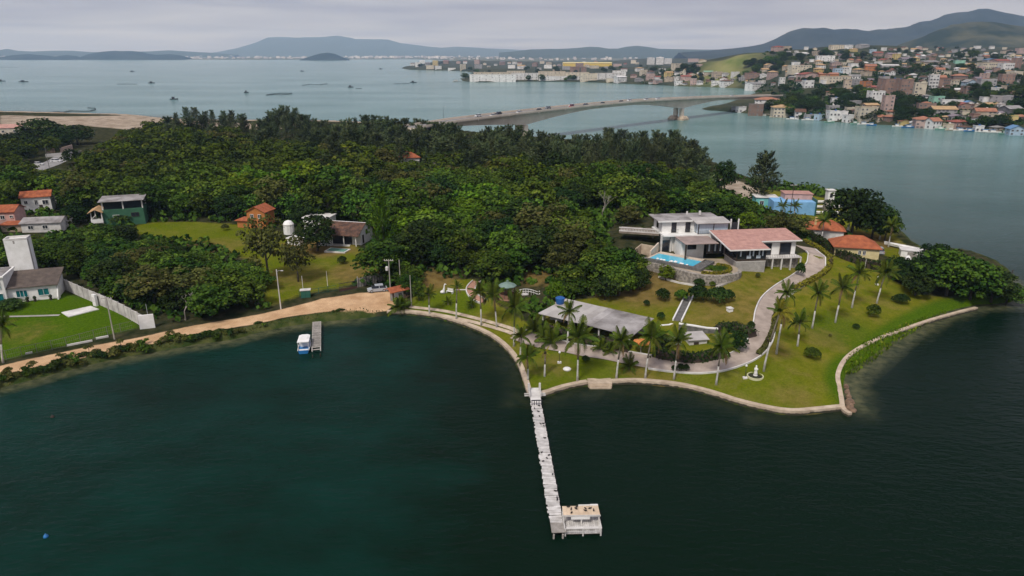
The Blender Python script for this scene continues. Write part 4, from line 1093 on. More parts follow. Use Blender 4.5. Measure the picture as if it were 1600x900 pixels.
# ------------------------------------------------------------------ pool terrace
pool_o = np.array([-16.4, 7.3]); pu = np.array([0.717, -0.697]); pv = np.array([0.697, 0.717])
def PQ(a, b): 
    q_ = pool_o + pu * a + pv * b; return (q_[0], q_[1])
pool = thing("swimming_pool", "turquoise swimming pool on the stone terrace below the villa", "pool", (HA[0], HA[1], 0), HYAW)
poolw = mat("pool_water", (0.12, 0.52, 0.66), 0.05, (0.07, 0.42, 0.60), 0.4, 0.06, 0.5, bscale=2.0)
MB().prism([PQ(0.0, -0.7), PQ(10.2, -0.7), PQ(10.2, 4.0), PQ(0.0, 4.0)], 7.0, 7.46).build("pool_water_surface", poolw, pool)
def ring_piece(name, a0, a1, b0, b1, m, z=7.55):
    MB().prism([PQ(a0, b0), PQ(a1, b0), PQ(a1, b1), PQ(a0, b1)], 6.6, z).build(name, m, pool)
palestone = mat("pale_pool_stone", (0.62, 0.52, 0.42), 0.85, (0.48, 0.40, 0.32), 1.5, 0.2)
slate = mat("slate_coping", (0.17, 0.165, 0.155), 0.9, (0.09, 0.088, 0.082), 1.3, 0.3)
ring_piece("coping", -0.4, 10.6, 4.002, 5.6, palestone)
ring_piece("coping", -0.4, -0.002, -0.7, 4.0, palestone)
ring_piece("coping", 10.202, 12.4, -1.6, 5.6, slate)
ring_piece("coping", -1.6, 10.2, -1.6, -0.702, slate)
for k in range(5):
    ring_piece("coping_joint", 10.3 + k * 0.42, 10.36 + k * 0.42, -1.58, 5.58, wood_dark, 7.565)
for k in range(2):
    ring_piece("coping_joint", -1.58, 10.18, -1.35 + k * 0.34, -1.31 + k * 0.34, wood_dark, 7.565)
foam = MB()
rr = rnd(11)
for k in range(9):
    a = 1.8 + k * 0.9 + rr.uniform(-0.4, 0.4); q_ = rr.uniform(0.6, 1.25); foam.lathe([(0.0, 0), (0.32 * q_, 0.03), (0.36 * q_, 0.16 * q_), (0.2 * q_, 0.28 * q_), (0, 0.3 * q_)], (*PQ(a, -0.55 + rr.uniform(0, 0.4)), 7.44), 7)
o_ = foam.build("white_boulders", white, pool); o_["kind"] = "stuff"
pw = MB()
pw.prism([PQ(-0.9, 1.2), PQ(-0.6, 1.2), PQ(-0.6, 5.0), PQ(-0.9, 5.0)], 6.6, [8.6, 8.6, 9.7, 9.7])
pw.build("screen_wall", palestone, pool)
MB().prism([PQ(-4.2, -0.8), PQ(-4.0, -0.8), PQ(-4.0, 3.4), PQ(-4.2, 3.4)], 5.5, [8.4, 8.4, 9.2, 9.2]).prism([PQ(-4.0, 3.2), PQ(-0.95, 3.2), PQ(-0.95, 3.4), PQ(-4.0, 3.4)], 5.5, 9.2).build("screen_wall", tan_conc, pool)
for k in range(5):
    MB().prism([PQ(-1.2 + 0.5 * k, -1.5), PQ(-1.0 + 0.5 * k, -1.5), PQ(-1.0 + 0.5 * k, -1.25), PQ(-1.2 + 0.5 * k, -1.25)], 4.5, 6.9).build("support_post", tan_conc, pool)
# rubble retaining wall below
rwl = smooth([(-19.5, 8.4), (-17.8, 6.4), (-14.6, 2.9), (-11.0, -2.6), (-9.0, -4.6), (-6.4, -5.5), (-3.4, -5.0), (-0.8, -3.6), (0.2, -1.6)], 4)
rwp = [tuple(HL(p[0], p[1], 0)[:2]) for p in rwl]
o = wall_ribbon(rwp, 0.8, lambda x, y: hz(x, y) - 1.0, 6.95).build("retaining_wall", stone)
tag(o, "curved rubble stone retaining wall under the pool terrace", "wall")
tfill = [HL(p[0], p[1], 0)[:2] for p in rwl] + [HL(*p, 0)[:2] for p in ((-0.1, 6.4), (-9.0, 7.9), (-13, 11.5))]
tag(MB().prism(tfill, 4.0, 6.9).build("pool_terrace", mat("terrace_paving", (0.42, 0.34, 0.25), 0.9, (0.30, 0.25, 0.18), 0.9, 0.3, detail=7)), kind="structure")
lowline = [tuple(HL(*p, 0)[:2]) for p in ((-16.2, 1.8), (-13.3, -2.2), (-9.6, -5.8))]
o = wall_ribbon(resample(lowline, 1.0), 0.3, lambda x, y: hz(x, y) - 0.5, lambda x, y: hz(x, y) + 0.35).build("kerb", white_old)
tag(o, "straight white kerb at the foot of the rubble wall below the pool", "kerb")
stp = thing("garden_steps", "pale stone steps climbing round the rubble wall to the pool terrace", "steps", HL(-6.2, -6.6, 0), HYAW)
for k in range(6):
    z_ = hz(*HL(-6.2 + k * 0.95, -6.6 + k * 0.55, 0)[:2])
    MB().obox((k * 0.95, k * 0.55, 0), 0.8, 1.5, z_ + 0.28, -0.9).build("step", concrete, stp)
# stairs down the lawn with white edges
s0, s1 = P(1077, 463), P(1058, 502)
sd_ = s1[:2] - s0[:2]; SLn = float(np.linalg.norm(sd_)); sang = math.atan2(sd_[1], sd_[0])
stairs = thing("garden_stairs", "straight stone stairs with white side walls running down the lawn", "stairs", (s0[0], s0[1], 0), sang)
ns = 20
for k in range(ns):
    x0 = SLn * k / ns; c = s0[:2] + sd_ * (k + 0.5) / ns
    MB().box(x0, x0 + SLn / ns - 0.02, -0.65, 0.65, 0.3, hz(*c) + 0.12).build("step", slate, stairs)
for s in (-0.78, 0.78):
    vv = [s0[:2] + sd_ * t_ for t_ in np.linspace(0, 1, 8)]
    m_ = MB()
    for k in range(7):
        za, zb = hz(*vv[k]) + 0.4, hz(*vv[k + 1]) + 0.4
        x0, x1 = SLn * k / 7, SLn * (k + 1) / 7
        m_.prism([(x0, s - 0.12), (x1, s - 0.12), (x1, s + 0.12), (x0, s + 0.12)], 0.2, [za, zb, zb, za])
    m_.build("side_wall", white, stairs)
# retaining wall with white cap at the foot of the stairs
for lst, hgt, lab in (([(1061, 505), (1085, 508.5), (1105, 512), (1122, 513)], 2.0, "dark retaining wall with white cap right of the garden stairs"), ([(1056, 503), (1046, 507), (1030, 508)], 0.5, "short white capped wall left of the garden stairs")):
    top = [R(u, v, 3.9 if hgt > 1 else 2.7) for u, v in lst]
    w_ = thing("garden_wall", lab, "wall", (0, 0, 0))
    wall_ribbon([tuple(p[:2]) for p in top], 0.35, lambda x, y: hz(x, y) - 2.2, lambda x, y: (3.75 if hgt > 1 else 2.55)).build("wall_body", slate if hgt > 1 else white_old, w_)
    wall_ribbon([tuple(p[:2]) for p in top], 0.45, lambda x, y: (3.752 if hgt > 1 else 2.552), lambda x, y: (3.95 if hgt > 1 else 2.72)).build("wall_cap", white, w_)
patio = [R(u, v, 2.05)[:2] for u, v in [(1024, 527), (1062, 524), (1058, 506), (1032, 512)]]
tag(MB().prism(patio, 0.5, 2.1).build("patio", mat("grey_patio", (0.36, 0.37, 0.38), 0.8, (0.26, 0.265, 0.27), 0.8, 0.2)), kind="structure")
pl = thing("garden_bench_wall", "white planter wall edging the grey patio behind the pavilion palms", "planter", R(1060, 524, 2.0))
MB().obox((-2.4, 0.3, -0.6), 3.6, 0.35, 1.0, -0.12).obox((1.2, 0.1, -0.6), 3.4, 0.35, 1.0, 0.05).build("wall_body", white_old, pl)

# ------------------------------------------------------------------ long pavilion with grey sheet roof
c_fl, c_fr, c_br, c_bl = R(840, 489, 4.5), R(988, 525, 4.5), R(1022, 497, 4.9), R(884, 466, 4.9)
ang = math.atan2(c_fr[1] - c_fl[1], c_fr[0] - c_fl[0]); PLN = float(np.linalg.norm((c_fr - c_fl)[:2])); PWD = float(np.linalg.norm((c_bl - c_fl)[:2]))
pav = thing("pavilion", "long open pavilion under a stained grey sheet roof beside the driveway", "pavilion", (c_fl[0], c_fl[1], 0), ang)
inv = Matrix.Rotation(-ang, 3, 'Z')
def PLc(p): 
    q_ = inv @ Vector((p[0] - c_fl[0], p[1] - c_fl[1], 0)); return (q_.x, q_.y)
bl, br_ = PLc(c_bl), PLc(c_br)
rr = rnd(21); NS = 12
for i in range(NS):
    t0_, t1_ = i / NS, (i + 1) / NS
    g0, g1 = 0.004, 0.004
    a = (PLN * t0_ + g0, 0); b = (PLN * t1_ - g1, 0)
    c = (bl[0] + (br_[0] - bl[0]) * t1_ - g1, bl[1] + (br_[1] - bl[1]) * t1_); d = (bl[0] + (br_[0] - bl[0]) * t0_ + g0, bl[1] + (br_[1] - bl[1]) * t0_)
    dz = rr.uniform(0, 0.05)
    MB().prism([a, b, c, d], [4.35 + dz, 4.35 + dz, 4.75 + dz, 4.75 + dz], [4.43 + dz, 4.43 + dz, 4.83 + dz, 4.83 + dz]).build("roof_sheet", sheet_pale if i < 6 else sheet_grey, pav)
for i in range(7):
    x_ = 0.8 + i * (PLN - 1.6) / 6
    MB().box(x_ - 0.13, x_ + 0.13, 0.5, 0.76, 0.8, 4.34).build("post", white_old, pav)
MB().box(0.6, PLN - 0.6, 6.2, 6.45, 0.8, 4.7).build("back_wall", white_old, pav)
MB().box(0.8, PLN * 0.45, 3.2, 6.19, 0.8, 4.2).build("store_room", white_old, pav)
win(pav, 4.0, 3.2, 2.3, 1.2, 1.0); win(pav, 6.8, 3.2, 2.3, 1.2, 1.0)
MB().box(PLN * 0.45 - 1.2, PLN * 0.45 - 0.2, 3.10, 3.19, 1.9, 4.0).build("door", wood_dark, pav)
MB().box(0.3, PLN - 0.3, 0.3, 6.4, 0.6, 1.98).build("floor_slab", brickred, pav)
tank = mat("blue_plastic_tank", (0.012, 0.10, 0.32), 0.45, (0.01, 0.07, 0.24), 1.0, 0, 0.4)
tkp = R(875, 474, 4.9)
tk = thing("water_tank", "round blue water tank standing at the pavilion roof corner", "water tank", (tkp[0], tkp[1], 4.85))
MB().lathe([(0.70, 0), (0.82, 0.5), (0.88, 1.0), (0.88, 1.1)], n=14).build("tank_body", tank, tk)
MB().lathe([(0.92, 1.1), (0.92, 1.18), (0.5, 1.4), (0.15, 1.46), (0.0, 1.47)], n=14).build("tank_lid", tank, tk)
MB().box(-0.9, 0.9, -0.9, 0.9, -4.4, -0.003).build("tank_stand", concrete, tk)
# orange parasol
pp = P(1001, 552)
par = thing("parasol", "faded orange parasol standing by the pavilion's right end", "parasol", pp)
orange = mat("orange_canvas", (0.58, 0.22, 0.05), 0.8, (0.42, 0.15, 0.04), 1.5, 0.2)
m_ = MB()
for k in range(8):
    a0, a1 = 2 * math.pi * k / 8, 2 * math.pi * (k + 1) / 8
    m_.add([(0, 0, 2.75), (1.45 * math.cos(a0), 1.45 * math.sin(a0), 2.15), (1.45 * math.cos(a1), 1.45 * math.sin(a1), 2.15)], [(0, 1, 2)])
    m_.add([(1.45 * math.cos(a0), 1.45 * math.sin(a0), 2.15), (1.45 * math.cos(a1), 1.45 * math.sin(a1), 2.15), (1.43 * math.cos(a1), 1.43 * math.sin(a1), 1.95), (1.43 * math.cos(a0), 1.43 * math.sin(a0), 1.95)], [(0, 3, 2, 1)])
m_.build("canopy", orange, par)
MB().tube((0, 0, -0.1), (0, 0, 2.75), 0.04, n=6).build("pole", wood_pale, par)
MB().lathe([(0.3, 0), (0.3, 0.1), (0.08, 0.2)], n=10).build("base", concrete, par)
# small white hut right of the patio
hp = R(1091, 545, 1.6)
hut = thing("pump_house", "small white hut with pale sheet roof behind the driveway hedge", "hut", (hp[0], hp[1], 0), 0.15)
MB().box(-1.7, 1.5, 0, 2.6, 0.8, 3.3).build("wall", white_old, hut)
slab_roof(MB(), -2.0, 1.8, -0.3, 2.9, 3.3, 3.6, 0.1).build("roof", sheet_pale, hut)
MB().box(-0.9, 0.0, -0.06, -0.003, 1.2, 2.9).build("door", wood_dark, hut)
hp = R(1044, 545, 1.6)
hut = thing("garden_shed", "low shed with pale sagging roof between palms by the patio", "shed", (hp[0], hp[1], 0), -0.1)
MB().box(-1.8, 1.8, 0, 2.2, 0.8, 2.8).build("wall", white_old, hut)
gable(MB(), -1.8, 1.8, 0, 2.2, 2.8, 0.5).build("roof", sheet_pale, hut)
win(hut, 0.3, 0, 1.7, 1.0, 0.8)

# ------------------------------------------------------------------ garden ornaments
def lamp_post(u, v, h, label):
    p = P(u, v)
    t_ = thing("garden_lamp", label, "lamp", p, 0, "garden lamps on the lawn")
    MB().box(-0.32, 0.32, -0.25, 0.25, -0.2, 0.22).build("base", white_old, t_)
    MB().tube((0, 0, 0.2), (0, 0, h), 0.045, 0.035, 6).build("post", metal_dark, t_)
    MB().lathe([(0.06, 0), (0.17, 0.08), (0.19, 0.2), (0.12, 0.34), (0, 0.38)], (0, 0, h), 10).build("globe", white, t_)
lamp_post(874, 567, 1.75, "short globe lamp on the lawn behind the long pier's root")
lamp_post(1164, 591, 2.0, "globe lamp on the lawn just left of the white statue")
lamp_post(1370, 445, 1.6, "globe lamp standing among the right hand lawn palms")
sp_ = P(1180, 588)
sta = thing("statue", "white standing statue on a plinth inside a round planted ring", "statue", sp_)
MB().lathe([(0.34, -0.1), (0.34, 0.25), (0.28, 0.3)], n=10).build("plinth", white, sta)
MB().lathe([(0.26, 0.3), (0.30, 0.5), (0.24, 0.85), (0.21, 1.05), (0.27, 1.3), (0.25, 1.45), (0.10, 1.55), (0.09, 1.6), (0.13, 1.7), (0.13, 1.82), (0.05, 1.92), (0, 1.93)], n=12).path([(0.22, 0, 1.42), (0.26, -0.12, 1.2), (0.08, -0.26, 1.25)], [0.07, 0.06, 0.05]).path([(-0.22, 0, 1.42), (-0.26, -0.12, 1.2), (-0.08, -0.26, 1.25)], [0.07, 0.06, 0.05]).build("figure", white, sta, smooth=True)
m_ = MB()
for k in range(24):
    a0, a1 = 2 * math.pi * k / 24, 2 * math.pi * (k + 1) / 24
    for r0, r1 in ((1.12, 1.27),):
        m_.prism([(r0 * math.cos(a0), r0 * math.sin(a0)), (r1 * math.cos(a0), r1 * math.sin(a0)), (r1 * math.cos(a1), r1 * math.sin(a1)), (r0 * math.cos(a1), r0 * math.sin(a1))], -0.2, 0.16)
m_.build("ring_kerb", mat("yellow_white_kerb", (0.60, 0.58, 0.36), 0.8), sta)
MB().lathe([(1.10, -0.15), (1.08, 0.08), (0.5, 0.16), (0.3, 0.17)], n=20).build("planting_bed", mat("dark_planting_soil", (0.035, 0.045, 0.015), 0.95, (0.02, 0.015, 0.01), 3.0, 0.6), sta)
# garden ornament: white swan-necked bench and seats
wp = P(694, 458)
orn = thing("garden_ornament", "white swan-necked garden sculpture on the lawn left of the brick path", "sculpture", wp)
MB().path([(0, 0, 0), (-0.15, 0, 0.5), (0.05, 0, 1.2), (0.1, 0, 1.8), (0.25, 0, 2.0), (0.55, 0, 1.95)], [0.35, 0.30, 0.16, 0.13, 0.17, 0.06], 8).build("neck", white, orn, smooth=True)
MB().lathe([(0.1, 0), (0.5, 0.12), (0.48, 0.4), (0.2, 0.6), (0, 0.62)], (-0.35, 0, 0), 9).build("body", white, orn, smooth=True)
wp = P(703, 458)
gb = thing("garden_bench", "white slatted garden bench right beside the swan-necked sculpture", "bench", wp, -0.5)
for k in range(4): MB().box(-0.8, 0.8, -0.3 + k * 0.16, -0.19 + k * 0.16, 0.42, 0.47).build("slat", white, gb)
for k in range(3): MB().box(-0.8, 0.8, 0.33, 0.37, 0.55 + k * 0.15, 0.65 + k * 0.15).build("slat", white, gb)
for s in (-0.7, 0.7): MB().box(s - 0.05, s + 0.05, -0.28, 0.33, 0, 0.42).box(s - 0.05, s + 0.05, 0.335, 0.38, 0, 1.0).build("leg", white, gb)
# gazebo
gp = P(793, 466)
gz = thing("gazebo", "round gazebo with green roof in the shade by the arched footbridge", "gazebo", gp)
green_roof = mat("grey_green_roof", (0.20, 0.28, 0.24), 0.7, (0.13, 0.19, 0.16), 1.0, 0.1)
m_ = MB()
for k in range(8):
    a0, a1 = 2 * math.pi * k / 8, 2 * math.pi * (k + 1) / 8
    m_.add([(0, 0, 3.7), (1.9 * math.cos(a0), 1.9 * math.sin(a0), 2.85), (1.9 * math.cos(a1), 1.9 * math.sin(a1), 2.85)], [(0, 1, 2)])
    m_.add([(1.9 * math.cos(a0), 1.9 * math.sin(a0), 2.85), (1.9 * math.cos(a1), 1.9 * math.sin(a1), 2.85), (1.88 * math.cos(a1), 1.88 * math.sin(a1), 2.72), (1.88 * math.cos(a0), 1.88 * math.sin(a0), 2.72)], [(0, 3, 2, 1)])
m_.lathe([(0.25, 3.62), (0.22, 3.9), (0, 4.0)], n=8)
m_.build("roof", green_roof, gz)
for k in range(8):
    a0 = 2 * math.pi * (k + 0.5) / 8
    MB().tube((1.6 * math.cos(a0), 1.6 * math.sin(a0), -0.1), (1.6 * math.cos(a0), 1.6 * math.sin(a0), 2.8), 0.07, n=6).build("post", wood_dark, gz)
MB().lathe([(1.75, -0.3), (1.75, 0.25)], n=16).build("floor", brickred, gz)
MB().lathe([(1.66, 0.252), (1.66, 1.1), (1.58, 1.1), (1.58, 0.252)], n=16).build("parapet", mat("brown_brick", (0.28, 0.15, 0.09), 0.9, (0.17, 0.09, 0.06), 3.0, 0.3), gz)
# arched footbridge
b0, b1 = R(801, 461, 2.2), R(842, 461, 2.2)
bang = math.atan2(b1[1] - b0[1], b1[0] - b0[0]); BL = float(np.linalg.norm((b1 - b0)[:2]))
fb = thing("footbridge", "small white arched footbridge beside the green roofed gazebo", "footbridge", (b0[0], b0[1], 1.6), bang)
arch = lambda x_: 0.75 * math.sin(math.pi * x_ / BL)
for k in range(14):
    x0, x1 = BL * k / 14, BL * (k + 1) / 14 - 0.02
    MB().prism([(x0, -0.7), (x1, -0.7), (x1, 0.7), (x0, 0.7)], [arch(x0), arch(x1), arch(x1), arch(x0)], [arch(x0) + 0.12, arch(x1) + 0.12, arch(x1) + 0.12, arch(x0) + 0.12]).build("plank", white_old, fb)
for s in (-0.72, 0.72):
    MB().path([(BL * k / 10, s, arch(BL * k / 10) + 0.95) for k in range(11)], [0.06] * 11, 5).build("handrail", white, fb)
    for k in range(11): MB().box(-0.03, 0.03, s - 0.03, s + 0.03, 0.1, 0.93).build("baluster", white, fb, loc=(BL * k / 10, 0, arch(BL * k / 10)))
    for xe in (-0.12, BL + 0.12): MB().box(xe - 0.1, xe + 0.1, s - 0.1, s + 0.1, -0.3, 1.25).build("newel", white, fb)
# gatehouse with orange roof
gh0 = P(622, 470)
gh_ = thing("gatehouse", "little gatehouse with tilted orange tile roof at the end of the dirt road", "gatehouse", gh0, math.radians(38))
MB().box(-1.0, 1.0, -0.6, 1.0, -0.4, 2.5).build("wall", white_old, gh_)
gable(MB(), -1.9, 1.9, -0.9, 1.3, 2.55, 0.55, over=0.35).build("roof", tile_orange, gh_)
win(gh_, 0.2, -0.6, 1.1, 0.8, 0.8); MB().box(-1.04, -1.003, -0.3, 0.5, -0.1, 1.95).build("door", wood_dark, gh_)
# white small things on the lawns
for i, (u, v, w_, lab) in enumerate([(1140, 486, 0.9, "white cube-shaped well cover on the lawn below the hedges"), (886, 577, 0.7, "white flat stone lying on the lawn left of the leaning palm")]):
    p = P(u, v)
    if i == 0:
        t_ = thing("well_cover", lab, "well cover", p, 0.3)
        MB().box(-w_ / 2, w_ / 2, -w_ / 2, w_ / 2, -0.2, 0.6).build("box", white, t_); MB().box(-w_ * 0.6, w_ * 0.6, -w_ * 0.6, w_ * 0.6, 0.603, 0.7).build("lid", white_old, t_)
    else:
        tag(MB().lathe([(w_ * 0.9, -0.1), (w_, 0.08), (w_ * 0.8, 0.22), (w_ * 0.3, 0.28), (0, 0.29)], n=9).build("garden_stone", white_old, loc=p), lab, "stone")
# ------------------------------------------------------------------ houses of the left bank
def frame_at(u, v, yaw, du=0):
    p = P(u, v); return p, yaw
# white house with the tall tower at the left edge
hp = P(48, 470)
wh = thing("white_house", "white house with teal windows, brown roof and tall square tower at left edge", "house", (hp[0], hp[1], 0), math.radians(19))
g0 = hp[2]
MB().box(-3.6, 5.0, 0, 5.6, g0 - 1.2, g0 + 3.0).build("wall", white, wh)
mr = MB().prism([(-4.0, -0.5), (5.5, -0.5), (5.5, 6.0), (-4.0, 6.0)], [g0 + 3.0, g0 + 3.0, g0 + 4.9, g0 + 4.9], [g0 + 3.15, g0 + 3.15, g0 + 5.05, g0 + 5.05])
mr.build("roof", tile_grey, wh)
MB().prism([(4.8, 0.0), (5.0, 0.0), (5.0, 5.6), (4.8, 5.6)], g0 + 3.001, [g0 + 3.05, g0 + 3.05, g0 + 4.7, g0 + 4.7]).build("gable_wall", white, wh)
MB().prism([(5.02, -0.9), (5.25, -0.9), (5.25, 0.6), (5.02, 0.6)], g0 - 1, [g0 + 0.6, g0 + 0.6, g0 + 3.0, g0 + 3.0]).build("buttress", white, wh)
win(wh, -1.2, 0, g0 + 1.0, 1.9, 1.35, glass=glass_teal, bars=2)
win(wh, 2.6, 0, g0 + 1.0, 1.9, 1.35, glass=glass_teal, bars=1)
MB().box(-10.5, -3.62, -0.8, 6.0, g0 - 1.2, g0 + 5.6).build("tall_wall", white, wh)
MB().prism([(-10.8, -1.1), (-3.4, -1.1), (-3.4, 6.3), (-10.8, 6.3)], [g0 + 5.6] * 4, [g0 + 5.9] * 4).build("parapet", white, wh)
MB().box(-10.4, -3.8, -0.6, 5.8, g0 + 5.902, g0 + 6.0).build("flat_roof", sheet_grey, wh)
gable(MB(), -10.6, -6.4, 2.0, 6.0, g0 + 6.0, 1.2, over=0.2).build("upper_roof", tile_brown, wh)
win(wh, -5.2, -0.8, g0 + 3.4, 1.9, 1.35, glass=glass_teal, bars=2)
win(wh, -9.0, -0.8, g0 + 3.4, 1.9, 1.35, glass=glass_teal, bars=2)
win(wh, -5.0, -0.8, g0 + 0.1, 1.7, 2.2, glass=glass_teal, bars=1, name="french_door")
MB().box(-10.5, -6.2, -3.0, -0.82, g0 - 1, g0 + 2.3).build("porch_wall", white, wh)
gable(MB(), -10.6, -6.1, -3.1, -0.8, g0 + 2.3, 0.5, over=0.2).build("porch_roof", sheet_pale, wh)
win(wh, -8.2, -3.0, g0 + 0.9, 1.2, 0.9)
tw = MB()
tx0, tx1, ty0, ty1 = -4.6, -0.4, 7.2, 9.9
tw.box(tx0, tx1, ty0, ty1, g0 - 1, g0 + 11.2)
tw.build("tower", white, wh)
MB().box(tx0 - 0.02, tx1 + 0.02, ty0 - 0.02, ty0 + 0.18, g0 + 11.2, g0 + 11.6).box(tx0 - 0.02, tx1 + 0.02, ty1 - 0.18, ty1 + 0.02, g0 + 11.2, g0 + 11.6).box(tx0 - 0.02, tx0 + 0.18, ty0 + 0.18, ty1 - 0.18, g0 + 11.2, g0 + 11.6).box(tx1 - 0.18, tx1 + 0.02, ty0 + 0.18, ty1 - 0.18, g0 + 11.2, g0 + 11.6).build("tower_parapet", white_old, wh)
MB().box(tx0 + 1.6, tx0 + 1.9, ty0 - 0.03, ty0 - 0.004, g0 + 10.5, g0 + 11.1).build("spout_stain", concrete, wh)
MB().box(tx1 + 0.004, tx1 + 0.12, ty0 + 0.3, ty0 + 0.5, g0 + 4, g0 + 11.2).build("downpipe", concrete, wh)
for k, x_ in enumerate((-2.9, -0.3, 1.0, 3.8)):
    p = np.array(Matrix.Translation((hp[0], hp[1], 0)) @ Matrix.Rotation(math.radians(19), 4, 'Z') @ Vector((x_, -0.7, 0)))
    t_ = thing("potted_plant", "dark potted shrub against the white tower house, %s from the corner porch" % ("first", "second", "third", "fourth")[k], "potted plant", (p[0], p[1], hz(p[0], p[1])), 0, "pots along the white house")
    MB().lathe([(0.2, 0), (0.3, 0.4), (0.3, 0.45)], n=8).build("pot", wood_dark, t_)
    MB().lathe([(0.1, 0.45), (0.35, 0.7), (0.3, 1.0), (0.1, 1.2), (0, 1.22)], n=7).build("shrub", MATS.setdefault("pot_shrub", mat("pot_shrub", (0.03, 0.05, 0.02), 0.9, (0.015, 0.025, 0.01), 5.0, 0.8)), t_)

# long concrete boundary wall
bw = [P(80, 438), P(150, 474), P(228, 512)]
bw0, bw1 = R(76, 443, 2.0), P(229, 513)
wline = resample([tuple(bw0[:2]), tuple(bw1[:2])], 2.4)
cw = thing("boundary_wall", "long grey concrete panel wall between the lawn and the woods", "wall", (0, 0, 0))
conc_panel = mat("stained_concrete_panel", (0.58, 0.555, 0.52), 0.9, (0.34, 0.32, 0.30), 0.6, 0.25, detail=7, objvar=0.08)
for a, b in zip(wline[:-1], wline[1:]):
    d = b - a; an = math.atan2(d[1], d[0]); L_ = np.linalg.norm(d); c = (a + b) / 2; z_ = hz(*c)
    MB().obox((0, 0, -0.5), L_ - 0.24, 0.16, 2.9, 0).build("panel", conc_panel, cw, loc=(c[0], c[1], z_), rz=an)
    MB().obox((0, 0, -0.5), 0.22, 0.28, 3.0, 0).build("pier", conc_panel, cw, loc=(a[0], a[1], hz(*a)), rz=an)
e = wline[-1]
MB().obox((0, 0, -0.5), 2.6, 0.3, 3.2, 0).build("end_panel", white, cw, loc=(e[0] + 0.4, e[1] - 0.1, hz(*e)), rz=0.35)
gp_ = R(150, 478, 1.9)
t_ = thing("meter_box", "white upright meter box against the concrete boundary wall", "meter box", (gp_[0], gp_[1], hz(gp_[0], gp_[1])), -0.5)
MB().box(-0.5, 0.5, -0.25, 0.25, -0.2, 2.4).build("box", white, t_); MB().box(-0.35, 0.35, -0.28, -0.253, 0.9, 1.9).build("door", white_old, t_)

def wire_fence(label, pts, step, h, m_post, mesh_col, bars=0):
    """posts with rails and thin uprights between them"""
    pl = resample([tuple(p[:2]) for p in pts], step)
    f = thing("fence", label, "fence", (0, 0, 0))
    for a, b in zip(pl[:-1], pl[1:]):
        d = b - a; an = math.atan2(d[1], d[0]); L_ = float(np.linalg.norm(d)); z_ = hz(*a); z2 = hz(*b)
        MB().obox((0, 0, -0.3), 0.1, 0.1, h + 0.4, 0).build("post", m_post, f, loc=(a[0], a[1], z_), rz=an)
        m = MB()
        n_b = bars or int(L_ / 0.3)
        for k in range(1, n_b): m.box(L_ * k / n_b - 0.012, L_ * k / n_b + 0.012, -0.01, 0.01, 0.08, h)
        m.box(0.05, L_ - 0.05, -0.015, 0.015, h - 0.04, h + 0.03).box(0.05, L_ - 0.05, -0.015, 0.015, 0.1, 0.15).box(0.05, L_ - 0.05, -0.012, 0.012, h * 0.5, h * 0.5 + 0.04)
        o_ = m.build("mesh_panel", mesh_col, f, loc=(a[0], a[1], z_), rz=an)
        o_.rotation_euler = (0, -math.atan2(z2 - z_, L_), an)
    return f
fence_grey = mat("weathered_fence", (0.16, 0.155, 0.14), 0.8, None, 2.0)
fence_green = mat("green_fence", (0.025, 0.10, 0.07), 0.6, None, 2.0)
wire_fence("grey picket fence along the road side of the bright left lawn", [P(-40, 573), P(20, 560), P(110, 540), P(215, 513)], 2.2, 1.7, fence_grey, fence_grey)
wire_fence("green mesh fence beside the dirt parking apron", [P(468, 464), P(500, 459), P(528, 454)], 2.0, 1.3, fence_green, fence_green)
# low concrete kerb pieces along the road
for k, (u0, v0, u1, v1) in enumerate([(104, 541, 146, 533), (150, 530, 178, 525), (40, 554, 54, 551)]):
    a, b = P(u0, v0), P(u1, v1)
    o_ = wall_ribbon(resample([tuple(a[:2]), tuple(b[:2])], 1.0), 0.3, lambda x, y: hz(x, y) - 0.3, lambda x, y: hz(x, y) + 0.3).build("kerb", white_old)
    tag(o_, "white concrete kerb strip on the grass verge, %s" % ("below the utility pole's left", "at the utility pole's foot", "near the left edge palm")[k], "kerb", "kerb strips on the verge")
# gate and board fence by the car
ga, gb_ = P(530, 456), P(559, 450)
d = gb_ - ga; an = math.atan2(d[1], d[0]); L_ = float(np.linalg.norm(d[:2]))
gt = thing("metal_gate", "dark metal sliding gate at the back of the dirt apron", "gate", ga, an)
m = MB().box(0, L_, -0.04, 0.04, 1.75, 1.85).box(0, L_, -0.04, 0.04, 0.0, 0.12).box(0, L_, -0.04, 0.04, 0.9, 0.98)
m.build("frame", metal_dark, gt)
for k in range(int(L_ / 0.3)): MB().box(-0.02, 0.02, -0.02, 0.02, 0.12, 1.75).build("bar", metal_dark, gt, loc=(0.15 + k * 0.3, 0, 0))
MB().box(0.05, L_ - 0.05, 0.01, 0.03, 0.13, 0.6).build("kick_plate", mat("rusty_plate", (0.10, 0.045, 0.03), 0.8), gt)
bf0, bf1 = P(560, 449), P(606, 437)
d = bf1 - bf0; an = math.atan2(d[1], d[0]); L_ = float(np.linalg.norm(d[:2]))
bfn = thing("board_fence", "weathered grey board fence behind the parked silver car", "fence", bf0, an)
rr = rnd(31); nb_ = int(L_ / 0.22)
for k in range(nb_):
    MB().box(0, 0.2, -0.03, 0.03, -0.6, 2.1 + rr.uniform(-0.1, 0.1)).build("board", wood_grey if k % 3 else fence_grey, bfn, loc=(k * 0.22, rr.uniform(-0.01, 0.01), 0))
for k in range(5): MB().box(-0.1, 0.1, 0.05, 0.25, -0.6, 2.4).build("post", concrete, bfn, loc=(L_ * k / 4, 0, 0))
cb = P(478, 464)
t_ = thing("green_cabinet", "green metal kiosk with pale top at the roadside fence", "kiosk", cb, 0.25)
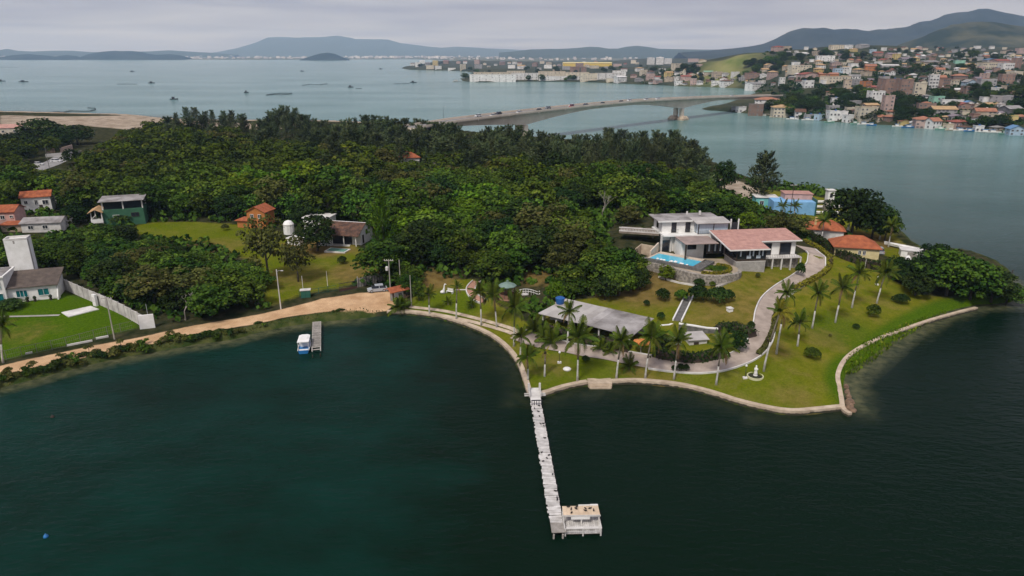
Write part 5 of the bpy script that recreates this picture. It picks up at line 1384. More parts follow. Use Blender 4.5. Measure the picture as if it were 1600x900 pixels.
MB().box(-1.0, 1.0, -0.5, 0.6, -0.3, 1.55).build("box", fence_green, t_); MB().box(-1.1, 1.1, -0.6, 0.7, 1.553, 1.68).build("lid", white_old, t_)
for s in (-0.5, 0.5): MB().box(s - 0.42, s + 0.42, -0.53, -0.503, 0.0, 1.4).build("door", mat("green_panel", (0.03, 0.13, 0.09), 0.6), t_)

# poles
def pole(u, v, ut, vt, label, arms=0, lampside=0, m=None, r=0.13, group="poles"):
    p = P(u, v); top = D(ut, vt, p[1]); h = max(top[2] - p[2], 2.0)
    t_ = thing("utility_pole", label, "pole", p, 0, group)
    MB().tube((0, 0, -0.6), (0, 0, h), r, r * 0.7, 8).build("shaft", m or concrete, t_)
    for k in range(arms):
        MB().box(-0.95, 0.95, -0.06, 0.06, h - 0.35 - k * 0.7, h - 0.22 - k * 0.7).build("crossarm", wood_grey, t_)
        for x_ in (-0.85, -0.4, 0.4, 0.85): MB().lathe([(0.05, 0), (0.07, 0.1), (0.04, 0.2), (0, 0.21)], (x_, 0, h - 0.218 - k * 0.7), 6).build("insulator", white_old, t_)
    if lampside:
        MB().path([(0, 0, h - 0.5), (0.5 * lampside, -0.1, h - 0.2), (1.0 * lampside, -0.2, h - 0.15)], [0.04, 0.04, 0.04], 5).build("lamp_arm", metal_grey, t_)
        MB().obox((1.15 * lampside, -0.22, h - 0.25), 0.5, 0.2, 0.12, 0).build("lamp_head", white_old, t_)
    return t_, p, h
pl1 = pole(179, 530, 170, 464, "concrete utility pole with crossarm on the verge beside the grey fence", 1, 0)
pole(232, 498, 228, 475, "thin grey pole at the end of the concrete boundary wall", 0, 0, metal_grey, 0.07)
pole(439, 483, 430.5, 421, "white concrete light pole on the grass left of the green kiosk", 0, 1, white_old)
pole(474, 456, 471.5, 431, "thin pale pole just behind the green kiosk", 0, 0, white_old, 0.08)
pole(512, 447, 510, 424, "thin grey pole in front of the farmhouse field", 0, 0, white_old, 0.07)
t_, p_, h_ = pole(611, 470, 608, 405, "tall concrete pole with transformer beside the orange roofed gatehouse", 1, 0)
MB().lathe([(0.28, 0), (0.3, 0.1), (0.3, 0.75), (0.15, 0.85)], (-0.45, 0, h_ - 2.4), 9).build("transformer", white_old, t_)
pole(626, 450, 624, 406, "tall thin pole behind the gatehouse, in front of the dark wood", 0, 0, concrete, 0.11)
pole(643, 479, 640, 430, "grey pole right of the gatehouse at the estate entrance", 0, 0, concrete, 0.11)
pole(19, 229, 12, 201, "white pole at the far left edge before the dark round trees", 1, 0, white_old)
pole(77, 262, 68, 230, "dark pole left of the distant road and white car", 0, 0, fence_grey)
pole(124, 226, 120, 202, "pole with crossarm right of the distant road by sand", 1, 0, concrete)
pole(111, 226, 108, 208, "lower plain pole on the distant road bend", 0, 0, concrete)
pole(1233, 345, 1229, 288, "dark timber pole in front of the light blue wall", 1, 0, wood_dark, 0.12)
pole(1351, 420, 1359, 405, "leaning white pole below the yellow house hedge", 0, 0, white_old, 0.07)

# ------------------------------------------------------------------ cars
def car_body(mb, L, W, H_):
    xs_ = [-0.5, -0.49, -0.36, -0.30, 0.18, 0.36, 0.49, 0.5]
    hs = [0.30, 0.52, 0.58, 0.60, 0.60, 0.50, 0.44, 0.28]
    prof = [(x_ * L, h_ * H_) for x_, h_ in zip(xs_, hs)]
    n_ = len(prof); vv = []
    for s in (-1, 1):
        for x_, z_ in prof: vv.append((x_, s * W / 2 * (0.96 if abs(x_) > 0.45 * L else 1), z_))
        for x_, z_ in prof: vv.append((x_, s * W / 2 * (0.93 if abs(x_) > 0.45 * L else 0.97), 0.17 * H_))
    ff = []
    for i in range(n_ - 1):
        ff += [(i, n_ + i, n_ + i + 1, i + 1), (2 * n_ + i, 2 * n_ + i + 1, 3 * n_ + i + 1, 3 * n_ + i), (i, i + 1, 2 * n_ + i + 1, 2 * n_ + i), (n_ + i, 3 * n_ + i, 3 * n_ + i + 1, n_ + i + 1)]
    ff += [(0, 2 * n_, 3 * n_, n_), (n_ - 1, 2 * n_ - 1, 4 * n_ - 1, 3 * n_ - 1)]
    return mb.add(vv, ff)
def car(label, loc, rz, col, L=4.2, W=1.72, H_=1.48, group=None, detail=True, name="car"):
    m = mat("car_paint_%s" % "_".join("%02d" % int(c * 99) for c in col), col, 0.3, tuple(c * 0.92 for c in col), 1.0, 0, 0.5)
    t_ = thing(name, label, "car", loc, rz, group)
    car_body(MB(), L, W, H_).build("body", m, t_)
    z0, z1 = 0.59 * H_, H_
    a, b, c, d = -0.42 * L, -0.28 * L, 0.12 * L, 0.29 * L
    cab = MB()
    w0, w1 = W * 0.47, W * 0.40
    cab.add([(a, -w0, z0), (d, -w0, z0), (d, w0, z0), (a, w0, z0), (b, -w1, z1 - 0.04), (c, -w1, z1 - 0.04), (c, w1, z1 - 0.04), (b, w1, z1 - 0.04)],
            [(4, 5, 6, 7), (0, 1, 5, 4), (1, 2, 6, 5), (2, 3, 7, 6), (3, 0, 4, 7)])
    cab.build("windows", glass_dark, t_)
    MB().prism([(b - 0.03, -w1 - 0.02), (c + 0.03, -w1 - 0.02), (c + 0.03, w1 + 0.02), (b - 0.03, w1 + 0.02)], z1 - 0.035, z1).build("roof", m, t_)
    if detail:
        for s in (-1, 1):
            for x_ in ((b + c) / 2,): MB().add([(x_ - 0.05, s * (w0 + 0.012), z0), (x_ + 0.05, s * (w0 + 0.012), z0), (x_ + 0.05, s * (w1 + 0.012), z1 - 0.05), (x_ - 0.05, s * (w1 + 0.012), z1 - 0.05)], [(0, 1, 2, 3)]).build("pillar", m, t_)
            MB().box(L * 0.485, L * 0.505, s * W * 0.36 - 0.16, s * W * 0.36 + 0.16, 0.36 * H_, 0.44 * H_).build("headlight", white, t_)
            MB().box(-L * 0.505, -L * 0.488, s * W * 0.38 - 0.12, s * W * 0.38 + 0.12, 0.40 * H_, 0.5 * H_).build("tail_light", mat("tail_light", (0.35, 0.02, 0.02), 0.4), t_)
            MB().box(d - 0.25, d - 0.12, s * (W * 0.5), s * (W * 0.5 + 0.14) if s > 0 else -W * 0.5, z0 + 0.02, z0 + 0.14).build("mirror", m, t_) if s > 0 else MB().box(d - 0.25, d - 0.12, -W * 0.5 - 0.14, -W * 0.5, z0 + 0.02, z0 + 0.14).build("mirror", m, t_)
    tyre = mat("tyre", (0.02, 0.02, 0.02), 0.9)
    for x_ in (-0.31 * L, 0.31 * L):
        for s in (-1, 1):
            w = MB().tube((x_, s * W * 0.40, 0.31), (x_, s * W * 0.51, 0.31), 0.31, n=12).build("wheel", tyre, t_)
            if detail: MB().tube((x_, s * W * 0.512, 0.31), (x_, s * W * 0.518, 0.31), 0.19, n=8).build("rim", metal_grey, w)
    return t_
cp_ = P(590, 455)
car("silver hatchback parked on the dirt apron beside the board fence", cp_, math.radians(197), (0.42, 0.45, 0.48))
cp_ = P(88, 253)
car("white car on the distant road at the far left", cp_, math.radians(5), (0.75, 0.75, 0.75), group="cars on the distant road")
car("white car half hidden by trees left of the distant road", P(60, 258), math.radians(10), (0.72, 0.72, 0.7), group="cars on the distant road")

# ------------------------------------------------------------------ more houses among the trees
def simple_house(label, u, v, yaw, w, d, h, wallm, roofm, roof='gable', axis='x', rise=1.2, wins=(), name="house", sink=1.5, door=None):
    p = P(u, v); t_ = thing(name, label, "house", (p[0], p[1], p[2]), math.radians(yaw))
    if roof == 'gable':
        gable_wall(MB(), -w / 2, w / 2, 0, d, -sink, h, rise, axis).build("wall", wallm, t_)
        gable(MB(), -w / 2, w / 2, 0, d, h, rise, axis).build("roof", roofm, t_)
    elif roof == 'hip':
        MB().box(-w / 2, w / 2, 0, d, -sink, h).build("wall", wallm, t_); hip(MB(), -w / 2, w / 2, 0, d, h + 0.12, rise).build("roof", roofm, t_)
    else:
        MB().box(-w / 2, w / 2, 0, d, -sink, h).build("wall", wallm, t_); MB().box(-w / 2 - 0.3, w / 2 + 0.3, -0.3, d + 0.3, h + 0.003, h + 0.2).build("roof", roofm, t_)
    for (face, a, z, ww, hh) in wins:
        if face == '-y': win(t_, a, 0, z, ww, hh)
        elif face == '+x': win(t_, w / 2, a, z, ww, hh, face='+x')
        else: win(t_, -w / 2, a, z, ww, hh, face='-x')
    if door is not None: MB().box(door - 0.45, door + 0.45, -0.07, -0.004, 0, 2.1).build("door", wood_dark, t_)
    return t_, p
greenw = mat("green_house_paint", (0.045, 0.135, 0.075), 0.85, (0.03, 0.095, 0.055), 0.5, 0.1)
p = P(190, 352)
gh2 = thing("green_house", "tall green house with grey roof and open top storey above the field", "house", p, math.radians(20))
MB().box(-4.2, 6.2, 0, 6.5, -2, 4.6).build("wall", greenw, gh2)
for x_ in (-4.1, 1.0, 5.9):
    for y in (0.1, 6.1): MB().box(x_, x_ + 0.3, y, y + 0.3, 4.6, 6.9).build("post", white_old, gh2)
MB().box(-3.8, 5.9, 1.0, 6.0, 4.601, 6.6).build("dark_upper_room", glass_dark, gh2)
MB().prism([(-4.8, -0.6), (6.7, -0.6), (6.7, 7.0), (-4.8, 7.0)], [6.9, 6.9, 7.3, 7.3], [7.02, 7.02, 7.42, 7.42]).build("roof", sheet_grey, gh2)
win(gh2, -0.9, 0, 1.9, 1.5, 1.1); win(gh2, 3.9, 0, 2.4, 1.9, 1.0, frame=wood_dark)
MB().box(-7.2, -4.22, -0.6, 5.0, 1.2, 1.4).build("balcony_slab", white_old, gh2)
MB().box(-7.2, -7.05, -0.6, 5.0, 1.4, 2.3).box(-7.05, -4.22, -0.6, -0.45, 1.4, 2.3).build("balcony_wall", white, gh2)
for x_, y in ((-7.1, -0.5), (-4.5, -0.5), (-7.1, 4.7)): MB().box(x_, x_ + 0.25, y, y + 0.25, -2, 4.2).build("balcony_post", white_old, gh2)
gable(MB(), -7.4, -4.2, -0.8, 5.2, 4.2, 0.8, 'y', 0.3).build("balcony_roof", mat("tan_tiles", (0.52, 0.34, 0.17), 0.85, (0.36, 0.22, 0.11), 1.0, 0.2), gh2)
MB().box(-7.0, -4.3, 0.4, 4.6, -2, 1.19).build("base_wall", tan_conc, gh2)

simple_house("white house with orange tile roof among trees left of the green house", 60, 331, 24, 7.5, 5.5, 4.6, white, tile_orange, 'gable', 'x', 1.3, [('-y', -2.6, 2.6, 0.8, 0.9), ('-y', 0, 2.2, 0.7, 1.4), ('-y', 2.3, 2.2, 1.4, 1.2), ('-x', 2.0, 2.4, 0.8, 0.8)], door=1.0)
simple_house("small orange tiled annex behind the white hillside house", 76, 320, 24, 4.5, 4.5, 3.6, white, tile_orange, 'gable', 'x', 1.1)
simple_house("pink two-storey house with orange roof at the left edge", 2, 357, 10, 8.0, 6.0, 4.6, mat("pink_wall", (0.58, 0.36, 0.31), 0.85), tile_orange, 'gable', 'x', 1.3, [('-y', 1.0, 2.6, 1.0, 1.0), ('-y', 3.2, 2.9, 0.8, 0.6), ('-y', -1.5, 2.6, 1.0, 1.0)])
simple_house("tan ground floor wing with orange lean-to below the pink house", 22, 362, 10, 6.0, 4.0, 1.9, tan_conc, tile_orange, 'hip', 'x', 0.6)
simple_house("low house with wide grey sheet roof right of the pink house", 66, 363, 12, 9.5, 6.5, 2.6, white_old, sheet_grey, 'gable', 'x', 0.9, [('-y', 1.0, 1.0, 1.2, 0.9), ('-y', -2.5, 1.0, 1.2, 0.9)])
simple_house("small pale annex with flat roof beside the grey sheet roof", 97, 357, 12, 3.4, 3.0, 2.0, white_old, sheet_pale, 'flat')
# farmhouse
p = P(548, 382)
fm = thing("farmhouse", "white farmhouse with mossy brown tile roof above the field", "house", p, math.radians(-14))
gable_wall(MB(), -8.5, 3.0, 0, 7.0, -1.5, 3.3, 1.9, 'x').build("wall", white, fm)
gable(MB(), -8.5, 3.0, -1.8, 7.0, 2.9, 2.3, 'x', 0.35).build("roof", tile_brown, fm)
win(fm, 3.0, 3.5, 2.3, 0.8, 1.1, face='+x', frame=wood_dark); win(fm, 3.0, 1.2, 0.4, 0.6, 2.0, face='+x', frame=wood_dark)
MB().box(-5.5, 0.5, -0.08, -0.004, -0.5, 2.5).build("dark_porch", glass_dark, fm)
for x_ in (-7.8, -4.5, -1.2, 2.2): MB().box(x_, x_ + 0.22, -1.6, -1.38, -1.5, 2.75).build("porch_post", white, fm)
MB().box(-8.4, 3.2, -1.9, -0.1, -1.5, 0.0).build("porch_floor", white_old, fm)
pq = thing("garden_pond", "small pale green plunge pool with white rim beside the farmhouse porch", "pool", P(530, 392), math.radians(-14))
MB().box(-3.2, 2.4, -1.7, 1.5, -0.6, 0.25).build("rim", white_old, pq)
MB().box(-2.8, 2.0, -1.4, 1.2, 0.10, 0.262).build("green_water", mat("green_pond_water", (0.16, 0.33, 0.25), 0.2, (0.12, 0.26, 0.2), 1.0), pq)
simple_house("white flat roofed block behind the dark tree near the farmhouse", 494, 366, -10, 6.8, 6.0, 4.4, white, white_old, 'flat')
p = P(452, 365)
tnk = thing("water_tower", "short white round-topped water tower left of the farmhouse tree", "water tower", p)
MB().lathe([(1.45, -1), (1.45, 2.8), (0.95, 3.5), (0.3, 3.75), (0, 3.77)], n=12).build("body", white, tnk)
MB().lathe([(1.53, 2.5), (1.53, 2.75)], n=12).build("rim", white_old, tnk)
simple_house("low white shed at the field edge beside the big tree", 459, 383, -20, 3.8, 2.6, 1.6, white, white_old, 'flat')
simple_house("orange two-storey house with tile roof at the field's far end", 402, 357, -12, 5.6, 5.0, 4.8, mat("orange_wall", (0.45, 0.17, 0.05), 0.85), tile_orange, 'gable', 'y', 1.4, [('-y', -1.2, 3.0, 0.9, 1.0), ('-y', 1.2, 3.0, 0.9, 1.0)])
simple_house("low orange tiled porch wing of the orange house", 384, 356, -12, 5.0, 3.0, 2.0, mat("orange_wall", (0.45, 0.17, 0.05), 0.85), tile_orange, 'hip', 'x', 0.8)
simple_house("house showing only its orange hip roof deep in the forest", 641, 258, 15, 8.0, 7.0, 3.0, white_old, tile_orange, 'hip', 'x', 2.2)
simple_house("pale two-storey house at the far left beach edge", 14, 213, 18, 14.0, 9.0, 5.0, mat("cream_wall", (0.60, 0.54, 0.43), 0.85), tile_pink, 'gable', 'x', 1.8, [('-y', -2.5, 2.4, 1.2, 1.2), ('-y', 3.5, 2.4, 1.2, 1.2)])
# walls and pavement of the distant road
rd = [tuple(p_) for p_ in resample(XY([(45, 268), (75, 258), (92, 250), (105, 242), (112, 236)]), 2.0)]
tag(ribbon(rd, 9.0, 0.08, cross=4).build("far_road", mat("pale_asphalt", (0.30, 0.29, 0.28), 0.9, (0.2, 0.195, 0.19), 0.3)), kind="structure")
for (u0, v0, u1, v1, hh, lab) in [(72, 246, 108, 243, 1.6, "long white wall across the end of the distant road"), (72, 239, 92, 238, 2.2, "left pinkish wall panel above the distant road"), (95, 239, 114, 233, 2.4, "right pinkish wall panel above the distant road")]:
    a, b = P(u0, v0), P(u1, v1)
    tag(wall_ribbon(resample([tuple(a[:2]), tuple(b[:2])], 2.0), 0.3, lambda x, y: hz(x, y) - 1, lambda x, y: hz(x, y) + hh).build("roadside_wall", white_old if "white" in lab else MATS.get("pinkish_wall") or mat("pinkish_wall", (0.52, 0.38, 0.30), 0.9)), lab, "wall", "walls by the distant road")

# ------------------------------------------------------------------ right bank behind the villa
t_, p = simple_house("pale yellow bungalow with spreading orange hip roof right of the driveway", 1337, 405, -14, 9.6, 6.6, 2.7, mat("yellow_wall", (0.66, 0.56, 0.30), 0.85, (0.55, 0.46, 0.24)), tile_orange, 'hip', 'x', 2.2, [('-y', 0.6, 1.2, 0.55, 0.9), ('-y', 1.6, 1.2, 0.55, 0.9)])
t_, p = simple_house("orange hip roofed cottage with a yellow chimney behind the hedge", 1287, 374, -18, 9.0, 6.0, 2.4, white_old, tile_orange, 'hip', 'x', 2.1)
MB().box(-2.6, -2.1, 1.0, 1.5, 2.4, 5.4).build("chimney", mat("yellow_chimney", (0.62, 0.45, 0.22), 0.85), t_)
p = P(1232, 334)
bl_ = thing("blue_building", "long light blue walled building with a pink roof by the far shore", "building", p, math.radians(-6))
MB().box(-4.6, 7.5, 0, 8.0, -1.5, 3.6).build("wall", mat("light_blue_wall", (0.22, 0.44, 0.68), 0.85, (0.16, 0.35, 0.57), 0.6), bl_)
MB().box(-0.5, 7.6, 4.0, 9.0, 3.603, 5.2).build("pink_upper_wall", mat("pink_wall", (0.58, 0.36, 0.31), 0.85), bl_)
MB().box(-0.7, 7.8, 3.8, 9.2, 5.203, 5.4).build("roof", tile_pink, bl_)
MB().box(7.503, 7.8, -0.5, 8.0, -1.5, 4.4).build("dark_end_wall", fence_green, bl_)
simple_house("small turquoise walled building left of the light blue wall", 1197, 325, -6, 6.5, 5.0, 3.2, mat("turquoise_wall", (0.18, 0.52, 0.50), 0.8), white_old, 'flat', wins=[('-y', -1.5, 1.0, 1.1, 1.2), ('-y', 1.2, 1.0, 1.1, 1.2)])
p = P(1293, 330)
tw = thing("lookout_tower", "slim white lookout tower beside the big spreading tree", "tower", p)
MB().box(-1.1, 1.1, -1.1, 1.1, -1.5, 3.6).build("base", stone, tw)
MB().box(-1.0, 1.0, -1.0, 1.0, 3.601, 6.6).build("cabin", white, tw); MB().box(-1.25, 1.25, -1.25, 1.25, 6.603, 6.8).build("roof", white_old, tw)
win(tw, 0, -1.0, 4.6, 0.7, 1.1, frame=wood_dark)
def dinghy(label, p, rz, L=5.0, W=1.7, col=None, up=0.1, name="rowing_boat", tilt=0.0):
    t_ = thing(name, label, "boat", p, rz)
    t_.rotation_euler = (tilt, 0, rz)
    hull(MB(), L, W, 0.7, up).build("hull", col or white, t_)
    for x_ in (-L * 0.22, L * 0.1): MB().box(x_ - 0.15, x_ + 0.15, -W * 0.42, W * 0.42, up + 0.45, up + 0.5).build("seat", wood_pale, t_)
    MB().path([(-L / 2, -W * 0.45, up + 0.72), (0, -W * 0.5, up + 0.74), (L * 0.25, -W * 0.38, up + 0.78)], [0.05] * 3, 5).path([(-L / 2, W * 0.45, up + 0.72), (0, W * 0.5, up + 0.74), (L * 0.25, W * 0.38, up + 0.78)], [0.05] * 3, 5).build("gunwale", white_old, t_)
    return t_
dinghy("long white boat drawn up on the grass above the right shore wall", P(1412, 389), math.radians(128), 10.0, 2.0)
dinghy("white skiff leaning by the boat shed at the mangrove edge", P(1416, 408), math.radians(60), 5.0, 1.6, tilt=0.4)
dinghy("second white skiff lying nearer the mangrove edge", P(1410, 413), math.radians(64), 5.0, 1.6, tilt=0.4)
dinghy("white boat ashore under the big spreading tree, nearer the tower", P(1302, 325), math.radians(170), 6.0, 2.0)
dinghy("white boat on the lawn in front of the big spreading tree", P(1308, 335), math.radians(175), 6.0, 2.2)
for k, v in enumerate((314, 322, 331)):
    dinghy("white covered boat racked beside the blue building, %s of three from the top" % ("first", "second", "third")[k], P(1275, v + 4), math.radians(180), 7.0, 2.0)
p = P(1424, 403)
bs = thing("boat_shed", "white flat roofed boat shed on the shore beside the mangrove clump", "shed", p, math.radians(-20))
MB().box(-2.4, 2.6, 0, 3.0, -0.5, 1.7).build("wall", white, bs); MB().box(-2.6, 2.8, -0.2, 3.2, 1.703, 1.85).build("roof", white_old, bs)
MB().box(-1.0, 1.0, -0.05, -0.004, -0.2, 1.4).build("door", wood_grey, bs)
p = P(1325, 362)
t_ = thing("garden_statue", "white garden statue on a round base under the big spreading tree", "statue", p)
MB().lathe([(0.9, -0.2), (0.9, 0.25), (0.4, 0.3)], n=12).build("base", white_old, t_)
MB().lathe([(0.3, 0.3), (0.4, 0.8), (0.25, 1.4), (0.32, 1.8), (0.12, 2.05), (0.17, 2.3), (0, 2.5)], n=10).build("figure", white, t_, smooth=True)
MB().tube
car("white car parked between the cottage and the yellow bungalow", P(1309, 380), math.radians(30), (0.74, 0.74, 0.73))
car("grey car beside the right end of the yellow bungalow", P(1373, 395), math.radians(75), (0.33, 0.34, 0.35))
# ------------------------------------------------------------------ bridge
bconc = mat("bridge_concrete", (0.68, 0.60, 0.50), 0.9, (0.50, 0.43, 0.35), 0.12, 0.1, detail=8, contrast=(0.3, 0.7))
asph = mat("bridge_asphalt", (0.23, 0.22, 0.21), 0.9, (0.16, 0.155, 0.15), 0.2)
BA, BD = np.array([134.0, 565.0]), np.array([167.0, 181.0]) / math.hypot(167, 181)
BN = np.array([-BD[1], BD[0]])
def bpos(u):
    """distance along the bridge seen at column u"""
    k = (u - 800) / F
    s = (k * (BA[1] * CP + 34 * SP) - BA[0]) / (BD[0] - k * BD[1] * CP); return float(s)
BS = [(bpos(u), z) for u, z in ((640, 14.0), (712, 15.6), (800, 16.6), (900, 17.5), (985, 17.7), (1060, 16.5), (1120, 15.0), (1178, 12.8), (1215, 11.2))]
def bz(s): return float(np.interp(s, [a for a, _ in BS], [b for _, b in BS]))
PIERS = [bpos(815), bpos(1062)]
def depth(s):
    d = min(abs(s - q) for q in PIERS)
    return 2.0 + 5.0 * max(0, 1 - d / 74.0) ** 1.6
br = thing("road_bridge", "long pale concrete road bridge arching over the channel to the town", "bridge", (BA[0], BA[1], 0), math.atan2(BD[1], BD[0]))
ss = np.linspace(BS[0][0], BS[-1][0], 60)
def loft(sec, name, m):
    b = MB(); rows = [sec(s) for s in ss]; n = len(rows[0])
    b.add([(s, p[0], p[1]) for s, r in zip(ss, rows) for p in r], [(i * n + k, (i + 1) * n + k, (i + 1) * n + (k + 1) % n, i * n + (k + 1) % n) for i in range(len(ss) - 1) for k in range(n)])
    b.add([(ss[0], p[0], p[1]) for p in rows[0]], [tuple(range(n))]); b.add([(ss[-1], p[0], p[1]) for p in rows[-1]], [tuple(range(n - 1, -1, -1))])
    return b.build(name, m, br)
loft(lambda s: [(-6, bz(s) - 0.45), (6, bz(s) - 0.45), (6, bz(s) - 0.02), (-6, bz(s) - 0.02)], "deck", bconc)
loft(lambda s: [(-5.5, bz(s) - 0.015), (5.5, bz(s) - 0.015), (5.5, bz(s) + 0.02), (-5.5, bz(s) + 0.02)], "roadway", asph)
for s_ in (-1, 1): loft(lambda s: [(s_ * 5.95 - 0.14, bz(s) + 0.0), (s_ * 5.95 + 0.14, bz(s) + 0.0), (s_ * 5.95 + 0.14, bz(s) + 0.95), (s_ * 5.95 - 0.14, bz(s) + 0.95)], "parapet", bconc)
loft(lambda s: [(-2.9, bz(s) - 0.45 - depth(s)), (2.9, bz(s) - 0.45 - depth(s)), (3.3, bz(s) - 0.455), (-3.3, bz(s) - 0.455)], "box_girder", bconc)
mk = mat("road_marking", (0.62, 0.58, 0.48), 0.8)
for k in range(34):
    s0 = ss[0] + 12 + k * 9.5
    if s0 > ss[-1] - 8: break
    MB().add([(s0, -0.08, bz(s0) + 0.03), (s0 + 4, -0.08, bz(s0 + 4) + 0.03), (s0 + 4, 0.08, bz(s0 + 4) + 0.03), (s0, 0.08, bz(s0) + 0.03)], [(0, 1, 2, 3)]).build("lane_mark", mk, br)
for q in PIERS:
    zt = bz(q) - 0.45 - depth(q)
    for s_ in (-1, 1):
        MB().prism([(q - 1.6, s_ * 2.6 - 1.4), (q + 1.6, s_ * 2.6 - 1.4), (q + 1.6, s_ * 2.6 + 1.4), (q - 1.6, s_ * 2.6 + 1.4)], 3.2, zt - 0.01).build("pier_leg", bconc, br)
    for s_ in (-1, 1):
        f = MB(); c = s_ * 4.2
        f.prism([(q - 4.2, c - 3.0), (q + 4.2, c - 3.0), (q + 4.2, c + 3.0), (q - 4.2, c + 3.0)], -2.0, 1.2)
        f.add([(q - 4.2, c - 3.0, 1.2), (q + 4.2, c - 3.0, 1.2), (q + 4.2, c + 3.0, 1.2), (q - 4.2, c + 3.0, 1.2), (q - 2.2, c - 1.8, 3.19), (q + 2.2, c - 1.8, 3.19), (q + 2.2, c + 1.8, 3.19), (q - 2.2, c + 1.8, 3.19)], [(4, 5, 6, 7), (0, 1, 5, 4), (1, 2, 6, 5), (2, 3, 7, 6), (3, 0, 4, 7)])
        f.build("pier_footing", tan_conc, br)
for k in range(11): 
    s0 = ss[0] + 18 + k * 26
    if s0 < ss[-1]: MB().box(s0 - 0.25, s0 + 0.25, -6.4, -6.003, bz(s0) - 0.9, bz(s0) - 0.2).build("drain_bracket", concrete, br)
def on_bridge(u, side):
    s = bpos(u); p = BA + BD * s + BN * side; return np.array([p[0], p[1], bz(s) + 0.03])
bang_ = math.atan2(BD[1], BD[0])
NUM = ["first", "second", "third", "fourth", "fifth", "sixth", "seventh", "eighth", "ninth", "tenth", "eleventh", "twelfth", "thirteenth", "fourteenth", "fifteenth", "sixteenth", "seventeenth", "eighteenth", "nineteenth", "twentieth"]
def ordinal(k):
    return NUM[k] if k < 20 else "%d%s" % (k + 1, {1: "st", 2: "nd", 3: "rd"}.get((k + 1) % 10 if (k + 1) % 100 not in (11, 12, 13) else 0, "th"))
BC = [(752, 2.6, (0.7, 0.7, 0.7)), (766, -2.6, (0.72, 0.72, 0.7)), (784, 2.6, (0.05, 0.05, 0.06)), (807, -2.6, (0.75, 0.75, 0.75)), (838, -2.6, (0.06, 0.06, 0.07)), (861, 2.6, (0.25, 0.27, 0.3)), (889, -2.4, (0.45, 0.03, 0.03)), (898, 2.6, (0.72, 0.73, 0.74)), (911, -2.4, (0.03, 0.04, 0.09)), (937, -2.6, (0.12, 0.12, 0.13)), (966, -2.6, (0.09, 0.09, 0.10)), (988, 2.6, (0.75, 0.75, 0.75)), (1014, 2.6, (0.72, 0.72, 0.72)), (1032, 2.6, (0.74, 0.74, 0.74)), (1148, 2.6, (0.76, 0.76, 0.76))]
for k, (u, sd, c) in enumerate(BC):
    nm_ = "red" if c[0] > 0.3 and c[1] < 0.1 else "white" if c[0] > 0.5 else "dark blue" if c[2] > c[0] * 2 else "grey" if c[0] > 0.2 else "dark"
    car("%s car driving over the bridge, %s vehicle from its left end" % (nm_, ordinal(k)), on_bridge(u, sd), bang_ + (0 if sd < 0 else math.pi), c, 4.3, 1.8, 1.5, "cars on the bridge", False)
for k, u in enumerate((705, 1105, 1138)):
    p = on_bridge(u, 6.2)
    t_ = thing("street_lamp", "dark lamp post on the bridge, %s" % ("near its wooded left end", "right of the right hand pier", "close to its town end")[k], "lamp", p, bang_, "bridge lamp posts")
    MB().tube((0, 0, -0.4), (0, 0, 7.5), 0.1, 0.06, 6).build("shaft", metal_dark, t_); MB().path([(0, 0, 7.4), (0, -0.8, 7.7), (0, -1.6, 7.6)], [0.05] * 3, 5).build("arm", metal_dark, t_); MB().box(-0.12, 0.12, -2.0, -1.5, 7.5, 7.62).build("lamp_head", metal_grey, t_)

# ------------------------------------------------------------------ the town across the channel
TW = {'white': (0.72, 0.71, 0.69), 'cream': (0.62, 0.55, 0.43), 'tan': (0.48, 0.40, 0.31), 'pink': (0.48, 0.35, 0.31), 'brick': (0.30, 0.20, 0.16), 'brown': (0.22, 0.15, 0.12), 'grey': (0.36, 0.35, 0.35), 'dark grey': (0.16, 0.16, 0.17), 'yellow': (0.60, 0.47, 0.20), 'mint': (0.26, 0.48, 0.37), 'light blue': (0.40, 0.52, 0.62), 'ochre': (0.50, 0.33, 0.12), 'orange': (0.46, 0.19, 0.08)}
def twm(c): return mat("town_wall_" + c.replace(" ", "_"), TW[c], 0.9, tuple(q * 0.72 for q in TW[c]), 0.25, 0.0, 0.1, detail=6, objvar=0.1)
RT = {'orange': mat('town_orange_tiles', (0.38, 0.175, 0.10), 0.9, (0.25, 0.11, 0.07), 0.4), 'brown': tile_brown, 'tan': mat("town_tan_tiles", (0.46, 0.31, 0.16), 0.9, (0.32, 0.21, 0.11), 0.4), 'grey': mat("town_grey_roof", (0.30, 0.29, 0.28), 0.9, (0.17, 0.165, 0.16), 0.3), 'white': mat("town_white_roof", (0.66, 0.65, 0.63), 0.9, (0.46, 0.45, 0.43), 0.3), 'green': mat("town_green_roof", (0.22, 0.36, 0.25), 0.9), 'blue': mat("town_blue_roof", (0.12, 0.24, 0.40), 0.8), 'red': mat("town_red_roof", (0.30, 0.09, 0.06), 0.9, (0.19, 0.06, 0.045), 0.4), 'purple-grey': mat("town_mauve_roof", (0.22, 0.18, 0.20), 0.9)}
def window_mesh(w, h):
    b = MB().box(-w / 2, w / 2, -0.05, 0.0, 0, h, 0)
    for x0, x1, z0, z1 in ((-w / 2 - 0.12, -w / 2, -0.12, h + 0.12), (w / 2, w / 2 + 0.12, -0.12, h + 0.12), (-w / 2, w / 2, h, h + 0.12), (-w / 2, w / 2, -0.12, 0)): b.box(x0, x1, -0.14, 0.0, z0, z1, 1)
    return b.mesh("window", [mat("town_window", (0.05, 0.05, 0.055), 0.4, (0.10, 0.10, 0.10), 0.3), twm("grey")])
WM = [window_mesh(1.1, 1.2), window_mesh(1.6, 1.2), window_mesh(0.9, 2.0)]
rs_t = rnd(123)
TOWN = []   # (object, base words, where, u)
